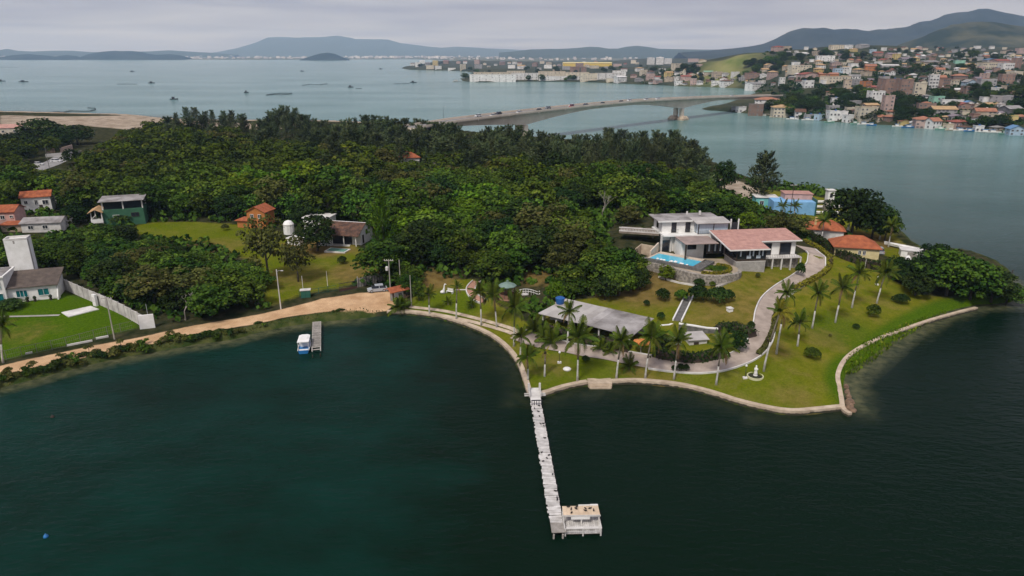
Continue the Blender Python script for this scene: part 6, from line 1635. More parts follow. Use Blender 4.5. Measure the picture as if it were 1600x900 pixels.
def town_house(u, v, wpx, hpx, wall, roof, rt='flat', rz=None, wins=True, y=None, name="house", words=None):
    p = D(u, v, y) if y else TP(u, v)
    if p is None: return None
    k = ppm(p); w, h = wpx / k, max(hpx / k, 2.6)
    d = min(max(w * rs_t.uniform(0.7, 1.0), 5.0), 16.0); rz = rs_t.uniform(-0.35, 0.45) if rz is None else rz
    t_ = thing(name, "", "house", p, rz); st = max(1, int(round(h / 3.1)))
    sink = 4.0
    m = twm(wall); hh = h if rt == 'flat' else h * 0.72 if h < 6 else h - 2.0
    rise = max(h - hh, 0.8)
    if rt == 'gable':
        ax = 'x' if rs_t.random() < 0.6 else 'y'
        gable_wall(MB(), -w / 2, w / 2, 0, d, -sink, hh, rise, ax).build("wall", m, t_); gable(MB(), -w / 2, w / 2, 0, d, hh, rise, ax, 0.5, 0.18).build("roof", RT[roof], t_)
    elif rt == 'hip':
        MB().box(-w / 2, w / 2, 0, d, -sink, hh).build("wall", m, t_); hip(MB(), -w / 2, w / 2, 0, d, hh + 0.15, rise, 0.7).build("roof", RT[roof], t_)
    else:
        MB().box(-w / 2, w / 2, 0, d, -sink, hh).build("wall", m, t_)
        r_ = MB().box(-w / 2 - 0.15, w / 2 + 0.15, -0.15, d + 0.15, hh + 0.003, hh + 0.16).build("roof", RT[roof], t_)
        MB().box(-w / 2 - 0.15, w / 2 + 0.15, -0.15, 0.05, hh + 0.163, hh + 0.7).box(-w / 2 - 0.15, -w / 2 + 0.05, 0.05, d, hh + 0.163, hh + 0.7).box(w / 2 - 0.05, w / 2 + 0.15, 0.05, d, hh + 0.163, hh + 0.7).build("parapet", m, r_)
        if rs_t.random() < 0.5:
            tk_ = MB().lathe([(0.7, 0), (0.8, 0.9), (0.5, 1.1), (0, 1.15)], (rs_t.uniform(-w / 3, w / 3), d * 0.6, hh + 0.165), 8).build("roof_tank", tank if rs_t.random() < 0.5 else white_old, r_)
    if wins:
        n = max(1, min(7, int(w / 2.6))); fh = hh / st
        for f in range(st):
            wm = WM[0] if rs_t.random() < 0.6 else WM[1]
            for i in range(n):
                if rs_t.random() < 0.3: continue
                link("window", wm if not (f == 0 and i == n // 2) else WM[2], t_, (-w / 2 + w * (i + 0.5) / n, -0.003, fh * f + (0.9 if not (f == 0 and i == n // 2) else 0.05) * min(1, fh / 2.9)), 0, (1, 1, min(1.0, fh / 3.0)))
            o_ = link("window", WM[0], t_, (-w / 2 - 0.003, d * 0.45, fh * f + 0.9), -math.pi / 2, (1, 1, min(1.0, fh / 3.0)))
    rw = {'flat': "flat roof", 'gable': roof + " gable roof", 'hip': roof + " hip roof"}[rt]
    stw = {1: "one", 2: "two", 3: "three", 4: "four"}.get(st, "tall multi")
    where = "on town waterfront" if v > 178 and u > 1160 else "low on town slope" if v > 150 and u > 1160 else "halfway up town slope" if v > 112 and u > 1190 else "high on town hill" if u > 1190 else "by inlet beyond bridge" if v > 112 else "on flat land behind inlet"
    TOWN.append((t_, words or "%s %s-storey house, %s" % (wall, stw, rw), where, u))
    return t_
HS = [ # waterfront
 (1198, 169, 36, 16, 'white', 'orange', 'hip'), (1222, 184, 27, 19, 'cream', 'tan', 'hip'), (1180, 181, 22, 17, 'brown', 'grey', 'flat'), (1250, 185, 15, 14, 'white', 'brown', 'gable'), (1283, 188, 11, 8, 'light blue', 'white', 'flat'), (1309, 190, 27, 15, 'white', 'white', 'flat'), (1303, 172, 16, 6, 'grey', 'white', 'flat'), (1304, 163, 9, 9, 'white', 'grey', 'flat'), (1328, 192, 12, 11, 'white', 'white', 'flat'), (1236, 180, 20, 10, 'pink', 'red', 'gable'), (1266, 187, 12, 7, 'grey', 'grey', 'flat'),
 (1355, 192, 26, 23, 'cream', 'tan', 'flat'), (1371, 161, 20, 17, 'white', 'white', 'flat'), (1335, 166, 24, 7, 'grey', 'grey', 'flat'), (1363, 171, 22, 9, 'tan', 'tan', 'gable'), (1388, 173, 14, 22, 'pink', 'grey', 'flat'), (1394, 147, 26, 22, 'brick', 'grey', 'flat'), (1415, 148, 19, 22, 'brick', 'purple-grey', 'flat'), (1436, 152, 16, 21, 'cream', 'grey', 'flat'), (1376, 190, 11, 10, 'tan', 'orange', 'gable'), (1396, 190, 18, 10, 'brown', 'orange', 'hip'), (1443, 201, 24, 18, 'pink', 'orange', 'hip'), (1414, 196, 13, 9, 'yellow', 'orange', 'gable'), (1428, 199, 10, 10, 'grey', 'white', 'gable'), (1463, 202, 18, 17, 'white', 'orange', 'gable'), (1448, 173, 24, 10, 'brick', 'grey', 'flat'), (1466, 163, 16, 11, 'mint', 'green', 'flat'),
 (1488, 164, 30, 7, 'white', 'white', 'flat'), (1476, 180, 34, 13, 'grey', 'tan', 'gable'), (1508, 173, 22, 12, 'brick', 'red', 'gable'), (1500, 188, 26, 8, 'purple' if False else 'grey', 'purple-grey', 'gable'), (1540, 183, 28, 13, 'tan', 'orange', 'gable'), (1545, 193, 28, 9, 'white', 'brown', 'gable'), (1503, 198, 26, 10, 'pink', 'red', 'hip'), (1510, 204, 15, 7, 'white', 'brown', 'hip'), (1580, 192, 18, 10, 'yellow', 'green', 'flat'), (1588, 212, 20, 15, 'light blue', 'blue', 'gable'), (1515, 167, 12, 9, 'white', 'blue', 'gable'), (1543, 160, 14, 7, 'white', 'grey', 'flat'), (1573, 161, 22, 10, 'grey', 'white', 'flat'), (1586, 179, 26, 13, 'dark grey', 'grey', 'gable'), (1564, 188, 14, 8, 'cream', 'tan', 'flat'), (1596, 188, 12, 8, 'brick', 'orange', 'gable'), (1552, 168, 18, 7, 'tan', 'tan', 'gable'), (1525, 187, 10, 8, 'brick', 'red', 'flat'), (1530, 206, 12, 8, 'white', 'white', 'flat'), (1562, 205, 14, 8, 'tan', 'grey', 'hip'), (1484, 203, 10, 8, 'cream', 'tan', 'flat'), (1345, 178, 16, 7, 'pink', 'brown', 'hip'), (1160, 176, 12, 8, 'white', 'grey', 'flat'), (1148, 174, 9, 6, 'grey', 'grey', 'flat'),
 # slope
 (1184, 139, 22, 10, 'white', 'grey', 'gable'), (1209, 122, 13, 11, 'pink', 'tan', 'hip'), (1200, 113, 18, 6, 'tan', 'tan', 'gable'), (1222, 133, 8, 11, 'white', 'white', 'flat'), (1264, 138, 14, 11, 'white', 'white', 'flat'), (1252, 112, 30, 9, 'cream', 'white', 'flat'), (1243, 106, 12, 8, 'white', 'white', 'flat'), (1268, 124, 28, 10, 'pink', 'red', 'gable'), (1295, 122, 28, 8, 'orange', 'orange', 'gable'), (1279, 113, 14, 7, 'ochre', 'tan', 'hip'), (1312, 129, 40, 9, 'cream', 'tan', 'flat'), (1324, 139, 10, 13, 'tan', 'tan', 'flat'), (1292, 131, 12, 5, 'white', 'white', 'flat'), (1235, 117, 14, 6, 'tan', 'tan', 'gable'), (1310, 117, 12, 9, 'light blue', 'grey', 'flat'), (1322, 116, 14, 10, 'white', 'grey', 'flat'),
 (1218, 80, 16, 8, 'pink', 'red', 'hip'), (1245, 76, 16, 9, 'cream', 'white', 'flat'), (1232, 78, 10, 5, 'tan', 'tan', 'flat'), (1257, 88, 20, 6, 'grey', 'white', 'gable'), (1290, 96, 26, 8, 'white', 'white', 'flat'), (1278, 88, 12, 7, 'tan', 'grey', 'flat'), (1303, 88, 10, 6, 'cream', 'white', 'flat'), (1311, 77, 24, 6, 'cream', 'tan', 'flat'), (1326, 77, 12, 6, 'white', 'white', 'flat'), (1307, 103, 14, 7, 'pink', 'grey', 'gable'), (1280, 101, 10, 7, 'cream', 'tan', 'hip'), (1336, 81, 9, 5, 'yellow', 'tan', 'gable'), (1352, 75, 18, 6, 'grey', 'grey', 'gable'), (1364, 84, 9, 6, 'light blue', 'white', 'flat'), (1373, 88, 13, 7, 'brick', 'red', 'gable'), (1383, 80, 6, 5, 'white', 'white', 'flat'), (1394, 92, 14, 9, 'pink', 'purple-grey', 'gable'), (1403, 93, 9, 8, 'yellow', 'tan', 'flat'), (1387, 98, 16, 6, 'tan', 'red', 'gable'), (1420, 97, 20, 7, 'grey', 'purple-grey', 'gable'), (1431, 97, 10, 8, 'yellow', 'tan', 'hip'), (1443, 94, 8, 8, 'grey', 'white', 'gable'), (1337, 105, 15, 5, 'white', 'white', 'flat'), (1360, 111, 16, 10, 'orange', 'orange', 'gable'), (1345, 114, 14, 7, 'tan', 'tan', 'hip'), (1357, 119, 12, 6, 'tan', 'orange', 'flat'), (1336, 123, 16, 6, 'white', 'grey', 'gable'), (1391, 106, 24, 5, 'grey', 'white', 'gable'), (1375, 101, 9, 4, 'white', 'white', 'flat'), (1440, 107, 9, 6, 'yellow', 'grey', 'flat'), (1456, 101, 28, 6, 'tan', 'grey', 'gable'), (1357, 135, 13, 7, 'orange', 'orange', 'flat'), (1340, 133, 14, 8, 'grey', 'white', 'flat'), (1315, 94, 8, 6, 'grey', 'grey', 'flat'),
 (1457, 142, 13, 24, 'white', 'tan', 'flat'), (1472, 128, 12, 10, 'orange', 'orange', 'gable'), (1478, 137, 18, 13, 'brick', 'red', 'flat'), (1475, 146, 14, 9, 'brick', 'brown', 'flat'), (1500, 127, 20, 11, 'brown', 'orange', 'hip'), (1494, 134, 9, 8, 'cream', 'tan', 'flat'), (1518, 136, 16, 11, 'light blue', 'grey', 'gable'), (1519, 146, 20, 10, 'brick', 'grey', 'flat'), (1543, 139, 22, 14, 'grey', 'white', 'flat'), (1574, 131, 18, 14, 'brick', 'white', 'flat'), (1590, 123, 16, 10, 'cream', 'white', 'flat'), (1517, 106, 16, 7, 'tan', 'tan', 'hip'), (1546, 107, 22, 8, 'cream', 'tan', 'flat'), (1533, 113, 9, 8, 'pink', 'grey', 'flat'), (1568, 100, 22, 7, 'pink', 'red', 'gable'), (1575, 109, 18, 9, 'white', 'white', 'flat'), (1591, 107, 12, 15, 'brick', 'brown', 'flat'), (1531, 95, 10, 5, 'grey', 'white', 'flat'), (1553, 97, 20, 5, 'grey', 'blue', 'gable'), (1598, 84, 14, 8, 'pink', 'tan', 'flat'), (1500, 100, 14, 5, 'mint', 'white', 'flat'), (1576, 141, 12, 6, 'tan', 'grey', 'flat'), (1585, 98, 12, 7, 'white', 'white', 'flat'), (1560, 143, 10, 5, 'white', 'white', 'flat'),
 # inlet beyond the bridge
 (1007, 118, 10, 8, 'cream', 'tan', 'flat'), (1016, 125, 14, 9, 'pink', 'grey', 'flat'), (1035, 114, 9, 6, 'white', 'tan', 'flat'), (1047, 120, 12, 8, 'yellow', 'tan', 'gable'), (1045, 128, 14, 7, 'tan', 'tan', 'flat'), (1072, 127, 16, 9, 'pink', 'red', 'gable'), (1083, 133.5, 9, 10, 'pink', 'white', 'flat'), (1060, 133, 12, 6, 'white', 'white', 'flat'), (1030, 130, 12, 6, 'pink', 'grey', 'gable'), (1107, 119, 14, 8, 'tan', 'green', 'gable'), (1122, 123, 14, 10, 'tan', 'grey', 'flat'), (1109, 129, 12, 5, 'brown', 'brown', 'gable'), (1118, 135, 14, 8, 'white', 'white', 'flat'), (1138, 135, 18, 10, 'white', 'brown', 'hip'), (1160, 128, 10, 6, 'grey', 'white', 'flat'), (1178, 124, 18, 9, 'brick', 'red', 'flat'), (1176, 140, 14, 10, 'white', 'white', 'flat'), (1151, 118, 10, 5, 'white', 'white', 'flat'), (1090, 107, 14, 6, 'pink', 'grey', 'flat'), (1064, 107, 20, 7, 'cream', 'tan', 'flat'), (1083, 97, 16, 5, 'pink', 'grey', 'flat'), (1099, 97, 10, 4, 'cream', 'tan', 'gable'), (1095, 121, 10, 7, 'yellow', 'white', 'gable'), (1000, 128, 12, 6, 'grey', 'grey', 'gable'), (990, 122, 10, 6, 'pink', 'brown', 'hip'), (972, 129, 16, 10, 'white', 'white', 'gable'), (955, 128, 14, 5, 'cream', 'white', 'flat'),
 # flat land behind
 (653, 105, 8, 7, 'white', 'white', 'flat'), (660, 98.5, 8, 4, 'white', 'white', 'gable'), (680, 103, 8, 8, 'yellow', 'tan', 'flat'), (672, 108.5, 12, 6, 'cream', 'tan', 'flat'), (685, 108.5, 10, 5, 'white', 'white', 'flat'), (724, 109, 8, 8, 'cream', 'white', 'flat'), (706, 109.5, 12, 3, 'white', 'grey', 'flat'), (745, 100, 8, 6, 'pink', 'red', 'flat'), (716, 99.5, 6, 4, 'pink', 'red', 'gable'), (727, 99.5, 6, 4, 'white', 'red', 'gable'), (799, 107, 11, 5, 'white', 'tan', 'flat'), (814, 108, 12, 6, 'white', 'pink' if False else 'tan', 'gable'), (835, 104, 8, 6, 'brick', 'orange', 'gable'), (856, 107, 12, 5, 'white', 'white', 'flat'), (900, 114, 12, 9, 'brick', 'brown', 'flat'), (912, 114, 8, 9, 'brick', 'grey', 'flat'), (885, 109, 13, 5, 'grey', 'white', 'flat'), (842, 110, 8, 4, 'grey', 'grey', 'flat'), (872, 113, 10, 4, 'tan', 'grey', 'flat'), (930, 107, 12, 4, 'cream', 'tan', 'flat'), (950, 108, 10, 4, 'grey', 'grey', 'gable'), (965, 104, 12, 4, 'pink', 'grey', 'flat'), (975, 112, 10, 5, 'white', 'brown', 'gable')]
for a in HS:
    town_house(a[0], a[1], a[2], a[3], a[4], a[5], a[6], wins=a[3] >= 6)
# white apartment blocks beyond the channel
APT = [(770, 128, 72, 11), (770, 121.5, 60, 8), (820, 125, 42, 10), (862, 119, 42, 7), (876, 125.5, 68, 6), (920, 126.5, 26, 11), (952, 124, 40, 9), (900, 119.5, 40, 6), (968, 119, 20, 8), (806, 118.5, 28, 7)]
for k, (u, v, w, h) in enumerate(APT):
    town_house(u, v, w, h, 'cream' if k % 2 else 'white', 'tan', 'flat', rz=rs_t.uniform(-0.05, 0.05), name="apartment_block", words="long pale apartment block, %s from the left of its row" % ordinal(sorted(APT).index((u, v, w, h))))
for k, (u, v, w, h) in enumerate([(1017, 101, 11, 11), (1031, 101, 11, 11), (1044, 100, 11, 8)]):
    town_house(u, v, w, h, 'white', 'white', 'gable', rz=0.0, name="apartment_tower", words="white gabled apartment tower, %s of three in a row" % NUM[k])
wp = TP(918, 104); kk = ppm(wp)
t_ = thing("warehouse", "long low bright yellow warehouse on the flat land across the lagoon", "warehouse", wp)
MB().box(-38 / kk, 38 / kk, 0, 40, -3, 5 / kk).build("wall", mat("warehouse_yellow", (0.70, 0.50, 0.08), 0.8), t_); gable(MB(), -38 / kk, 38 / kk, 0, 40, 5 / kk, 1.4 / kk, 'x', 1.0, 0.3).build("roof", mat("warehouse_roof", (0.66, 0.56, 0.25), 0.8), t_)
# more houses filling the slope, each where there is room
taken = [(a[0], a[1], a[2]) for a in HS]
regions = [(1180, 150, 1600, 95, 60), (1200, 114, 1600, 76, 70), (1320, 200, 1600, 150, 22), (1000, 133, 1190, 112, 26), (640, 108, 1000, 99, 24)]
for (u0, va, u1, vb, n) in regions:
    tries = 0; k = 0
    while k < n and tries < 1500:
        tries += 1; u = rs_t.uniform(u0, u1); v = rs_t.uniform(min(va, vb), max(va, vb)); w = rs_t.uniform(6, 12) * (1.0 if v > 105 else 0.7)
        if any(abs(u - q[0]) < (w + q[2]) * 0.52 and abs(v - q[1]) < 5.5 for q in taken): continue
        if 1080 < u < 1192 and v < 118: continue
        if 1190 < u < 1290 and 140 < v < 178: continue
        if 1180 < u < 1255 and 84 < v < 106: continue
        p = TP(u, v)
        if p is None or thz(p[0], p[1]) < 1.2: continue
        taken.append((u, v, w)); k += 1
        wl_ = rs_t.choice(['white', 'white', 'cream', 'tan', 'pink', 'brick', 'grey', 'white', 'cream', 'white']); rf = rs_t.choice(['orange', 'tan', 'grey', 'brown', 'red', 'white', 'grey', 'tan', 'purple-grey'])
        town_house(u, v, w, rs_t.uniform(0.5, 0.75) * w, wl_, rf, rs_t.choice(['flat', 'gable', 'gable', 'hip']), wins=v > 100)
# give every house of the town a label that picks it out
from collections import defaultdict
byl = defaultdict(list)
for (t_, w_, wh_, u) in TOWN: byl[(w_, wh_)].append((u, t_))
for (w_, wh_), lst in byl.items():
    lst.sort(key=lambda q: q[0])
    for i, (u, t_) in enumerate(lst):
        t_["label"] = ("%s, %s" % (w_, wh_)) if len(lst) == 1 else "%s, %s, %s from left" % (w_, wh_, ordinal(i))
        t_["group"] = "houses " + wh_
        if t_.name.startswith("apartment"): t_["category"] = "apartments"; t_["label"] = w_ + " across the lagoon"; t_["group"] = "apartments across the lagoon"
# mooring quay and boats along the town front
rs_b = rnd(66)
for k, u in enumerate([1190, 1212, 1238, 1262, 1296, 1336, 1350, 1362, 1402, 1420, 1470, 1486, 1500, 1515, 1540, 1552, 1572]):
    v = np.interp(u, [q[0] for q in TOWN_COAST_PX[:10]][::-1], [q[1] for q in TOWN_COAST_PX[:10]][::-1]) + rs_b.uniform(1.0, 2.2)
    p = R(u, v, 0); L_ = rs_b.uniform(6, 10); c = rs_b.choice([white, white, blue_hull, twm('mint'), twm('cream')])
    t_ = thing("moored_boat", "small boat moored along the town quay, %s from the bridge" % ordinal(k), "boat", p, rs_b.uniform(-0.5, 0.1), "boats along the town quay")
    hull(MB(), L_, 2.4, 1.0, -0.2).build("hull", c, t_)
    MB().prism([(-L_ * 0.2, -0.8), (L_ * 0.12, -0.7), (L_ * 0.12, 0.7), (-L_ * 0.2, 0.8)], 0.6, 2.0).build("cabin", white, t_)
    MB().box(-L_ * 0.3, L_ * 0.16, -1.0, 1.0, 2.003, 2.1).build("canopy", c if c is not white else blue_hull, t_)
# quay wall
qw = [tuple(R(u, v, 0.0)[:2]) for u, v in [(1165, 176.5), (1200, 180.5), (1250, 185.3), (1300, 189.3), (1340, 192.3), (1400, 195.3), (1450, 199.3), (1500, 202.3), (1560, 205.3), (1600, 210), (1660, 219)]]
tag(wall_ribbon([tuple(q) for q in smooth(qw, 3)], 1.2, -1.5, 1.3).build("quay_wall", concrete), "long grey stone quay wall along the town waterfront", "wall")
# ------------------------------------------------------------------ boats and fishing stakes out on the lagoon
dark_boat = mat("dark_boat", (0.06, 0.06, 0.065), 0.7, (0.03, 0.03, 0.035), 0.5)
for k, (u, v, L_, lab, whitec) in enumerate([(237, 130, 12, "small dark fishing boat on the lagoon, upper left of the wooded ridge", 0), (272, 155.5, 9, "dark cabin boat on the lagoon nearest the left wood", 0), (385, 145, 6, "tiny boat on the open lagoon above the ridge", 0), (207, 112, 14, "tiny far boat on the left lagoon", 0), (37, 128, 16, "low dark barge on the far left lagoon", 0), (2, 127, 14, "dark barge cut by the left picture edge", 0), (548, 136.5, 9, "dark boat left of the long row of stakes", 0), (646, 129, 12, "dark trawler at the end of the stake line", 0), (714, 127.5, 16, "pale ferry off the white apartments' point", 1), (595, 108, 14, "tiny far boat near the wooded point", 0), (472, 111.5, 12, "tiny far boat below the small island", 0)]):
    p = R(u, v, 0); t_ = thing("fishing_boat", lab, "boat", p, 0.2 * (k % 3), "boats on the lagoon")
    m_ = white_old if whitec else dark_boat
    hull(MB(), L_, L_ * 0.27, 1.3, -0.3).build("hull", m_, t_)
    MB().prism([(-L_ * 0.25, -L_ * 0.09), (L_ * 0.05, -L_ * 0.09), (L_ * 0.05, L_ * 0.09), (-L_ * 0.25, L_ * 0.09)], 0.8, 2.9).build("cabin", m_, t_)
    MB().box(-L_ * 0.3, L_ * 0.08, -L_ * 0.11, L_ * 0.11, 2.903, 3.05).build("cabin_roof", m_, t_)
    MB().tube((L_ * 0.12, 0, 0.7), (L_ * 0.12, 0, 4.6), 0.08, 0.05, 5).build("mast", m_, t_)
def weir(label, pts, seed):
    rs = rnd(seed); w_ = thing("fishing_weir", label, "fish trap", (0, 0, 0), 0, "fishing stake rows on the lagoon")
    pl = resample([tuple(R(u, v, 0)[:2]) for u, v in pts], 2.2)
    m = MB()
    for a in pl: m.tube((a[0], a[1], -2), (a[0] + rs.uniform(-0.2, 0.2), a[1], rs.uniform(0.7, 1.5)), 0.12, 0.09, 4, cap=False)
    o_ = m.build("stake_row", dark_boat, w_); o_["kind"] = "stuff"
    wall_ribbon(pl, 0.12, -0.5, 0.5).build("net", dark_boat, w_)
weir("curved row of fishing stakes and net off the sandy beach", [(84, 176.5), (98, 176), (110, 173.5), (128, 174), (140, 174), (150, 171.5), (148, 169.5), (135, 168.5)], 1)
weir("dark stake platform row nearest the sandy beach", [(83, 175.5), (92, 175), (99, 176.3)], 2)
weir("oval stake enclosure on the lagoon above the ridge trees", [(416, 149), (430, 148), (440, 148.5), (455, 147), (456, 146), (440, 145.8), (425, 147), (416, 149)], 3)
weir("straight pale stake line farther out above the oval one", [(472, 133.5), (485, 132), (500, 132.5), (512, 131)], 4)
weir("long stake line ending at the dark trawler", [(615, 131), (630, 131), (640, 130.5)], 5)
weir("faint far stake line on the left lagoon", [(183, 131.5), (200, 131.5), (216, 131.5)], 6)
weir("faint stake line at the far left edge", [(0, 105.5), (15, 105.3), (30, 105)], 7)
weir("short stake line trailing the dark boat", [(556, 138.5), (566, 138.3)], 8)
for k, (u, v) in enumerate([(82, 652), (72, 839)]):
    p = R(u, v, 0)
    tag(MB().lathe([(0.0, -0.3), (0.22, -0.15), (0.28, 0.05), (0.2, 0.25), (0.06, 0.34), (0.05, 0.45), (0, 0.46)], n=9).build("buoy", blue_hull if k else wood_dark, loc=p, smooth=True), "blue buoy floating in the lower left corner" if k else "dark buoy floating off the dirt road bank", "buoy")
tag(MB().tube((0, 0, -2.5), (0.1, 0, 1.0), 0.12, 0.1, 7).lathe([(0, 0), (0.15, 0.05), (0.13, 0.3), (0, 0.35)], (0.1, 0, 0.98), 7).build("mooring_post", wood_dark, loc=R(1580, 430, 0)), "dark post in the water right of the mangrove clump", "post")
# specks of the far shore town, too small to count
rs_x = rnd(17); ft = MB()
for k in range(520):
    u = rs_x.uniform(-40, 1180); 
    base = np.interp(u, [0, 200, 400, 520, 640, 730, 860, 980, 1060, 1200], [92.6, 92.5, 92.6, 92.4, 91.8, 94, 95.3, 94, 92, 90])
    if 130 < u < 290 and rs_x.random() < 0.6: continue
    v = base - abs(rs_x.gauss(0, 1)) * (1.6 if u < 700 else 4.0); v = max(v, 86.5 if u < 700 else 84.8)
    dd = 50 / max(math.tan(PITCH - math.atan((450 - v) / F)), 0.0042); dd = min(dd, 10500)
    p = D(u, v, dd); w = rs_x.uniform(10, 34) * dd / 6000
    ft.obox((p[0], p[1], 0), w, 14, rs_x.uniform(7, 22) * (0.7 + dd / 12000), rs_x.uniform(-0.3, 0.3))
tag(ft.build("far_town", mat("far_town_walls", (0.72, 0.69, 0.66), 0.9, (0.35, 0.31, 0.30), 0.004, detail=2)), "pale specks of a town along the far lagoon shore", "town", None, "stuff")
# ------------------------------------------------------------------ vegetation: builders
leaf_forest = leaf_mat("forest_leaves", (0.015, 0.039, 0.006), (0.070, 0.122, 0.014), (0.135, 0.175, 0.024), 0.028, 0.45)
leaf_bright = leaf_mat("bright_leaves", (0.030, 0.066, 0.005), (0.094, 0.158, 0.011), (0.16, 0.20, 0.02), 0.03, 0.25)
leaf_olive = leaf_mat("olive_leaves", (0.040, 0.047, 0.012), (0.100, 0.104, 0.026), (0.17, 0.145, 0.05), 0.02, 0.3)
leaf_dark = leaf_mat("dark_leaves", (0.008, 0.022, 0.006), (0.032, 0.058, 0.012), (0.06, 0.09, 0.016), 0.025, 0.25)
leaf_casu = leaf_mat("casuarina_needles", (0.026, 0.045, 0.020), (0.085, 0.110, 0.046), (0.13, 0.145, 0.065), 0.03, 0.4)
leaf_palm = leaf_mat("palm_leaflets", (0.030, 0.056, 0.008), (0.085, 0.120, 0.015), (0.16, 0.16, 0.03), 0.03, 0.25)
leaf_yellow = leaf_mat("yellowing_leaves", (0.10, 0.10, 0.012), (0.22, 0.20, 0.02), (0.30, 0.24, 0.03), 0.01, 0.15)
leaf_dry = leaf_mat("dry_fronds", (0.10, 0.065, 0.03), (0.20, 0.13, 0.06), (0.24, 0.17, 0.08), 0.01, 0.2)
bark = mat("bark", (0.11, 0.09, 0.07), 0.95, (0.05, 0.042, 0.035), 2.0, 0.5, objvar=0.2)
bark_pale = mat("bleached_bark", (0.34, 0.31, 0.27), 0.9, (0.20, 0.18, 0.155), 1.5, 0.3)
bark_palm = mat("palm_trunk", (0.27, 0.235, 0.19), 0.95, (0.15, 0.13, 0.10), 2.5, 0.5)
bark_white = mat("whitewashed_trunk", (0.55, 0.54, 0.50), 0.9, (0.36, 0.34, 0.30), 2.0, 0.3)

def quads_from(cent, nrm, size, rs, aspect=1.0, tang=None):
    n = len(cent)
    t = rs.normal(size=(n, 3)) if tang is None else tang + rs.normal(size=(n, 3)) * 0.15
    t -= nrm * (t * nrm).sum(1, keepdims=True); t /= np.linalg.norm(t, axis=1, keepdims=True) + 1e-9
    b = np.cross(nrm, t)
    s = size[:, None] / 2
    a1, a2 = t * s, b * s * aspect
    V = np.stack([cent - a1, cent + a2 * 0.9, cent + a1, cent - a2 * 0.9], 1).reshape(-1, 3)     # diamond leaf sprays
    Q = np.arange(4 * n).reshape(n, 4)
    return V, Q

def foliage_mesh(name, clumps, per, lsize, m, seed, flat=0.75, core=0, core_r=1.0):
    """clumps: list of (centre, radius, tint). Leaf sprays spread through each clump, thicker outside."""
    rs = np.random.RandomState(seed); Vs, Qs, Ts = [], [], []; off = 0
    for (c, r, tint) in clumps:
        d = rs.normal(size=(per, 3)); d[:, 2] = np.where(d[:, 2] < -0.35, -d[:, 2], d[:, 2]); d /= np.linalg.norm(d, axis=1, keepdims=True)
        rad = r * (0.55 + 0.5 * rs.rand(per) ** 0.6)
        p = np.array(c) + d * rad[:, None] * np.array([1, 1, flat])
        nn = d * 0.9 + rs.normal(size=(per, 3)) * 0.55 + np.array([0, 0, 0.45]); nn /= np.linalg.norm(nn, axis=1, keepdims=True)
        V, Q = quads_from(p, nn, lsize * (0.6 + 0.8 * rs.rand(per)), rs)
        Vs.append(V); Qs.append(Q + off); off += len(V); Ts.append(np.clip(tint + rs.normal(size=per) * 0.16, 0, 1))
    me = np_mesh(name, np.concatenate(Vs), np.concatenate(Qs), m)
    attr(me, "tint", np.concatenate(Ts), 'FACE')
    return me

def crown_mesh(seed, m, R_=4.6, z0=2.0, z1=10.0, nc=64, per=44, lsize=0.62, lump=0.25, spread=1.0):
    rs = np.random.RandomState(seed); cl = []
    zc, hz_ = (z0 + z1) / 2, (z1 - z0) / 2
    ph = rs.rand(6) * 6.28
    for k in range(nc):
        # even directions over the ball, pushed in and out so the outline is uneven
        zz = 1 - 2 * (k + 0.5) / nc; zz = max(zz, -0.72)
        th = k * 2.39996 + rs.normal() * 0.25
        rr_ = math.sqrt(max(0, 1 - zz * zz))
        b = 1 + lump * (math.sin(2 * th + ph[0]) * 0.5 + math.sin(3 * th + ph[1] + 2 * zz) * 0.5 + rs.normal() * 0.35)
        f = (0.80 if rs.rand() > 0.22 else 0.5) * b
        c = (R_ * rr_ * math.cos(th) * f * spread, R_ * rr_ * math.sin(th) * f * spread, zc + hz_ * zz * f * 0.92)
        cl.append((c, R_ * rs.uniform(0.19, 0.38), rs.uniform(0.05, 0.72)))
    return foliage_mesh("crown", cl, per, lsize, m, seed + 1)

def trunk_mesh(seed, h, r, m, limbs=4, top=0.55):
    rs = rnd(seed); b = MB()
    lean = (rs.uniform(-0.3, 0.3), rs.uniform(-0.3, 0.3))
    b.path([(0, 0, -0.6), (lean[0] * 0.3, lean[1] * 0.3, h * 0.2), (lean[0], lean[1], h * top)], [r * 1.25, r, r * 0.7], 7)
    for k in range(limbs):
        a = 6.28 * k / limbs + rs.uniform(-0.4, 0.4); L = h * rs.uniform(0.25, 0.36)
        s = h * rs.uniform(0.26, top)
        b.path([(lean[0] * 0.8, lean[1] * 0.8, s), (lean[0] + math.cos(a) * L * 0.5, lean[1] + math.sin(a) * L * 0.5, s + L * 0.5), (lean[0] + math.cos(a) * L * 0.95, lean[1] + math.sin(a) * L * 0.95, s + L * 1.05)], [r * 0.5, r * 0.35, r * 0.12], 5)
    return b.mesh("trunk", m, True)

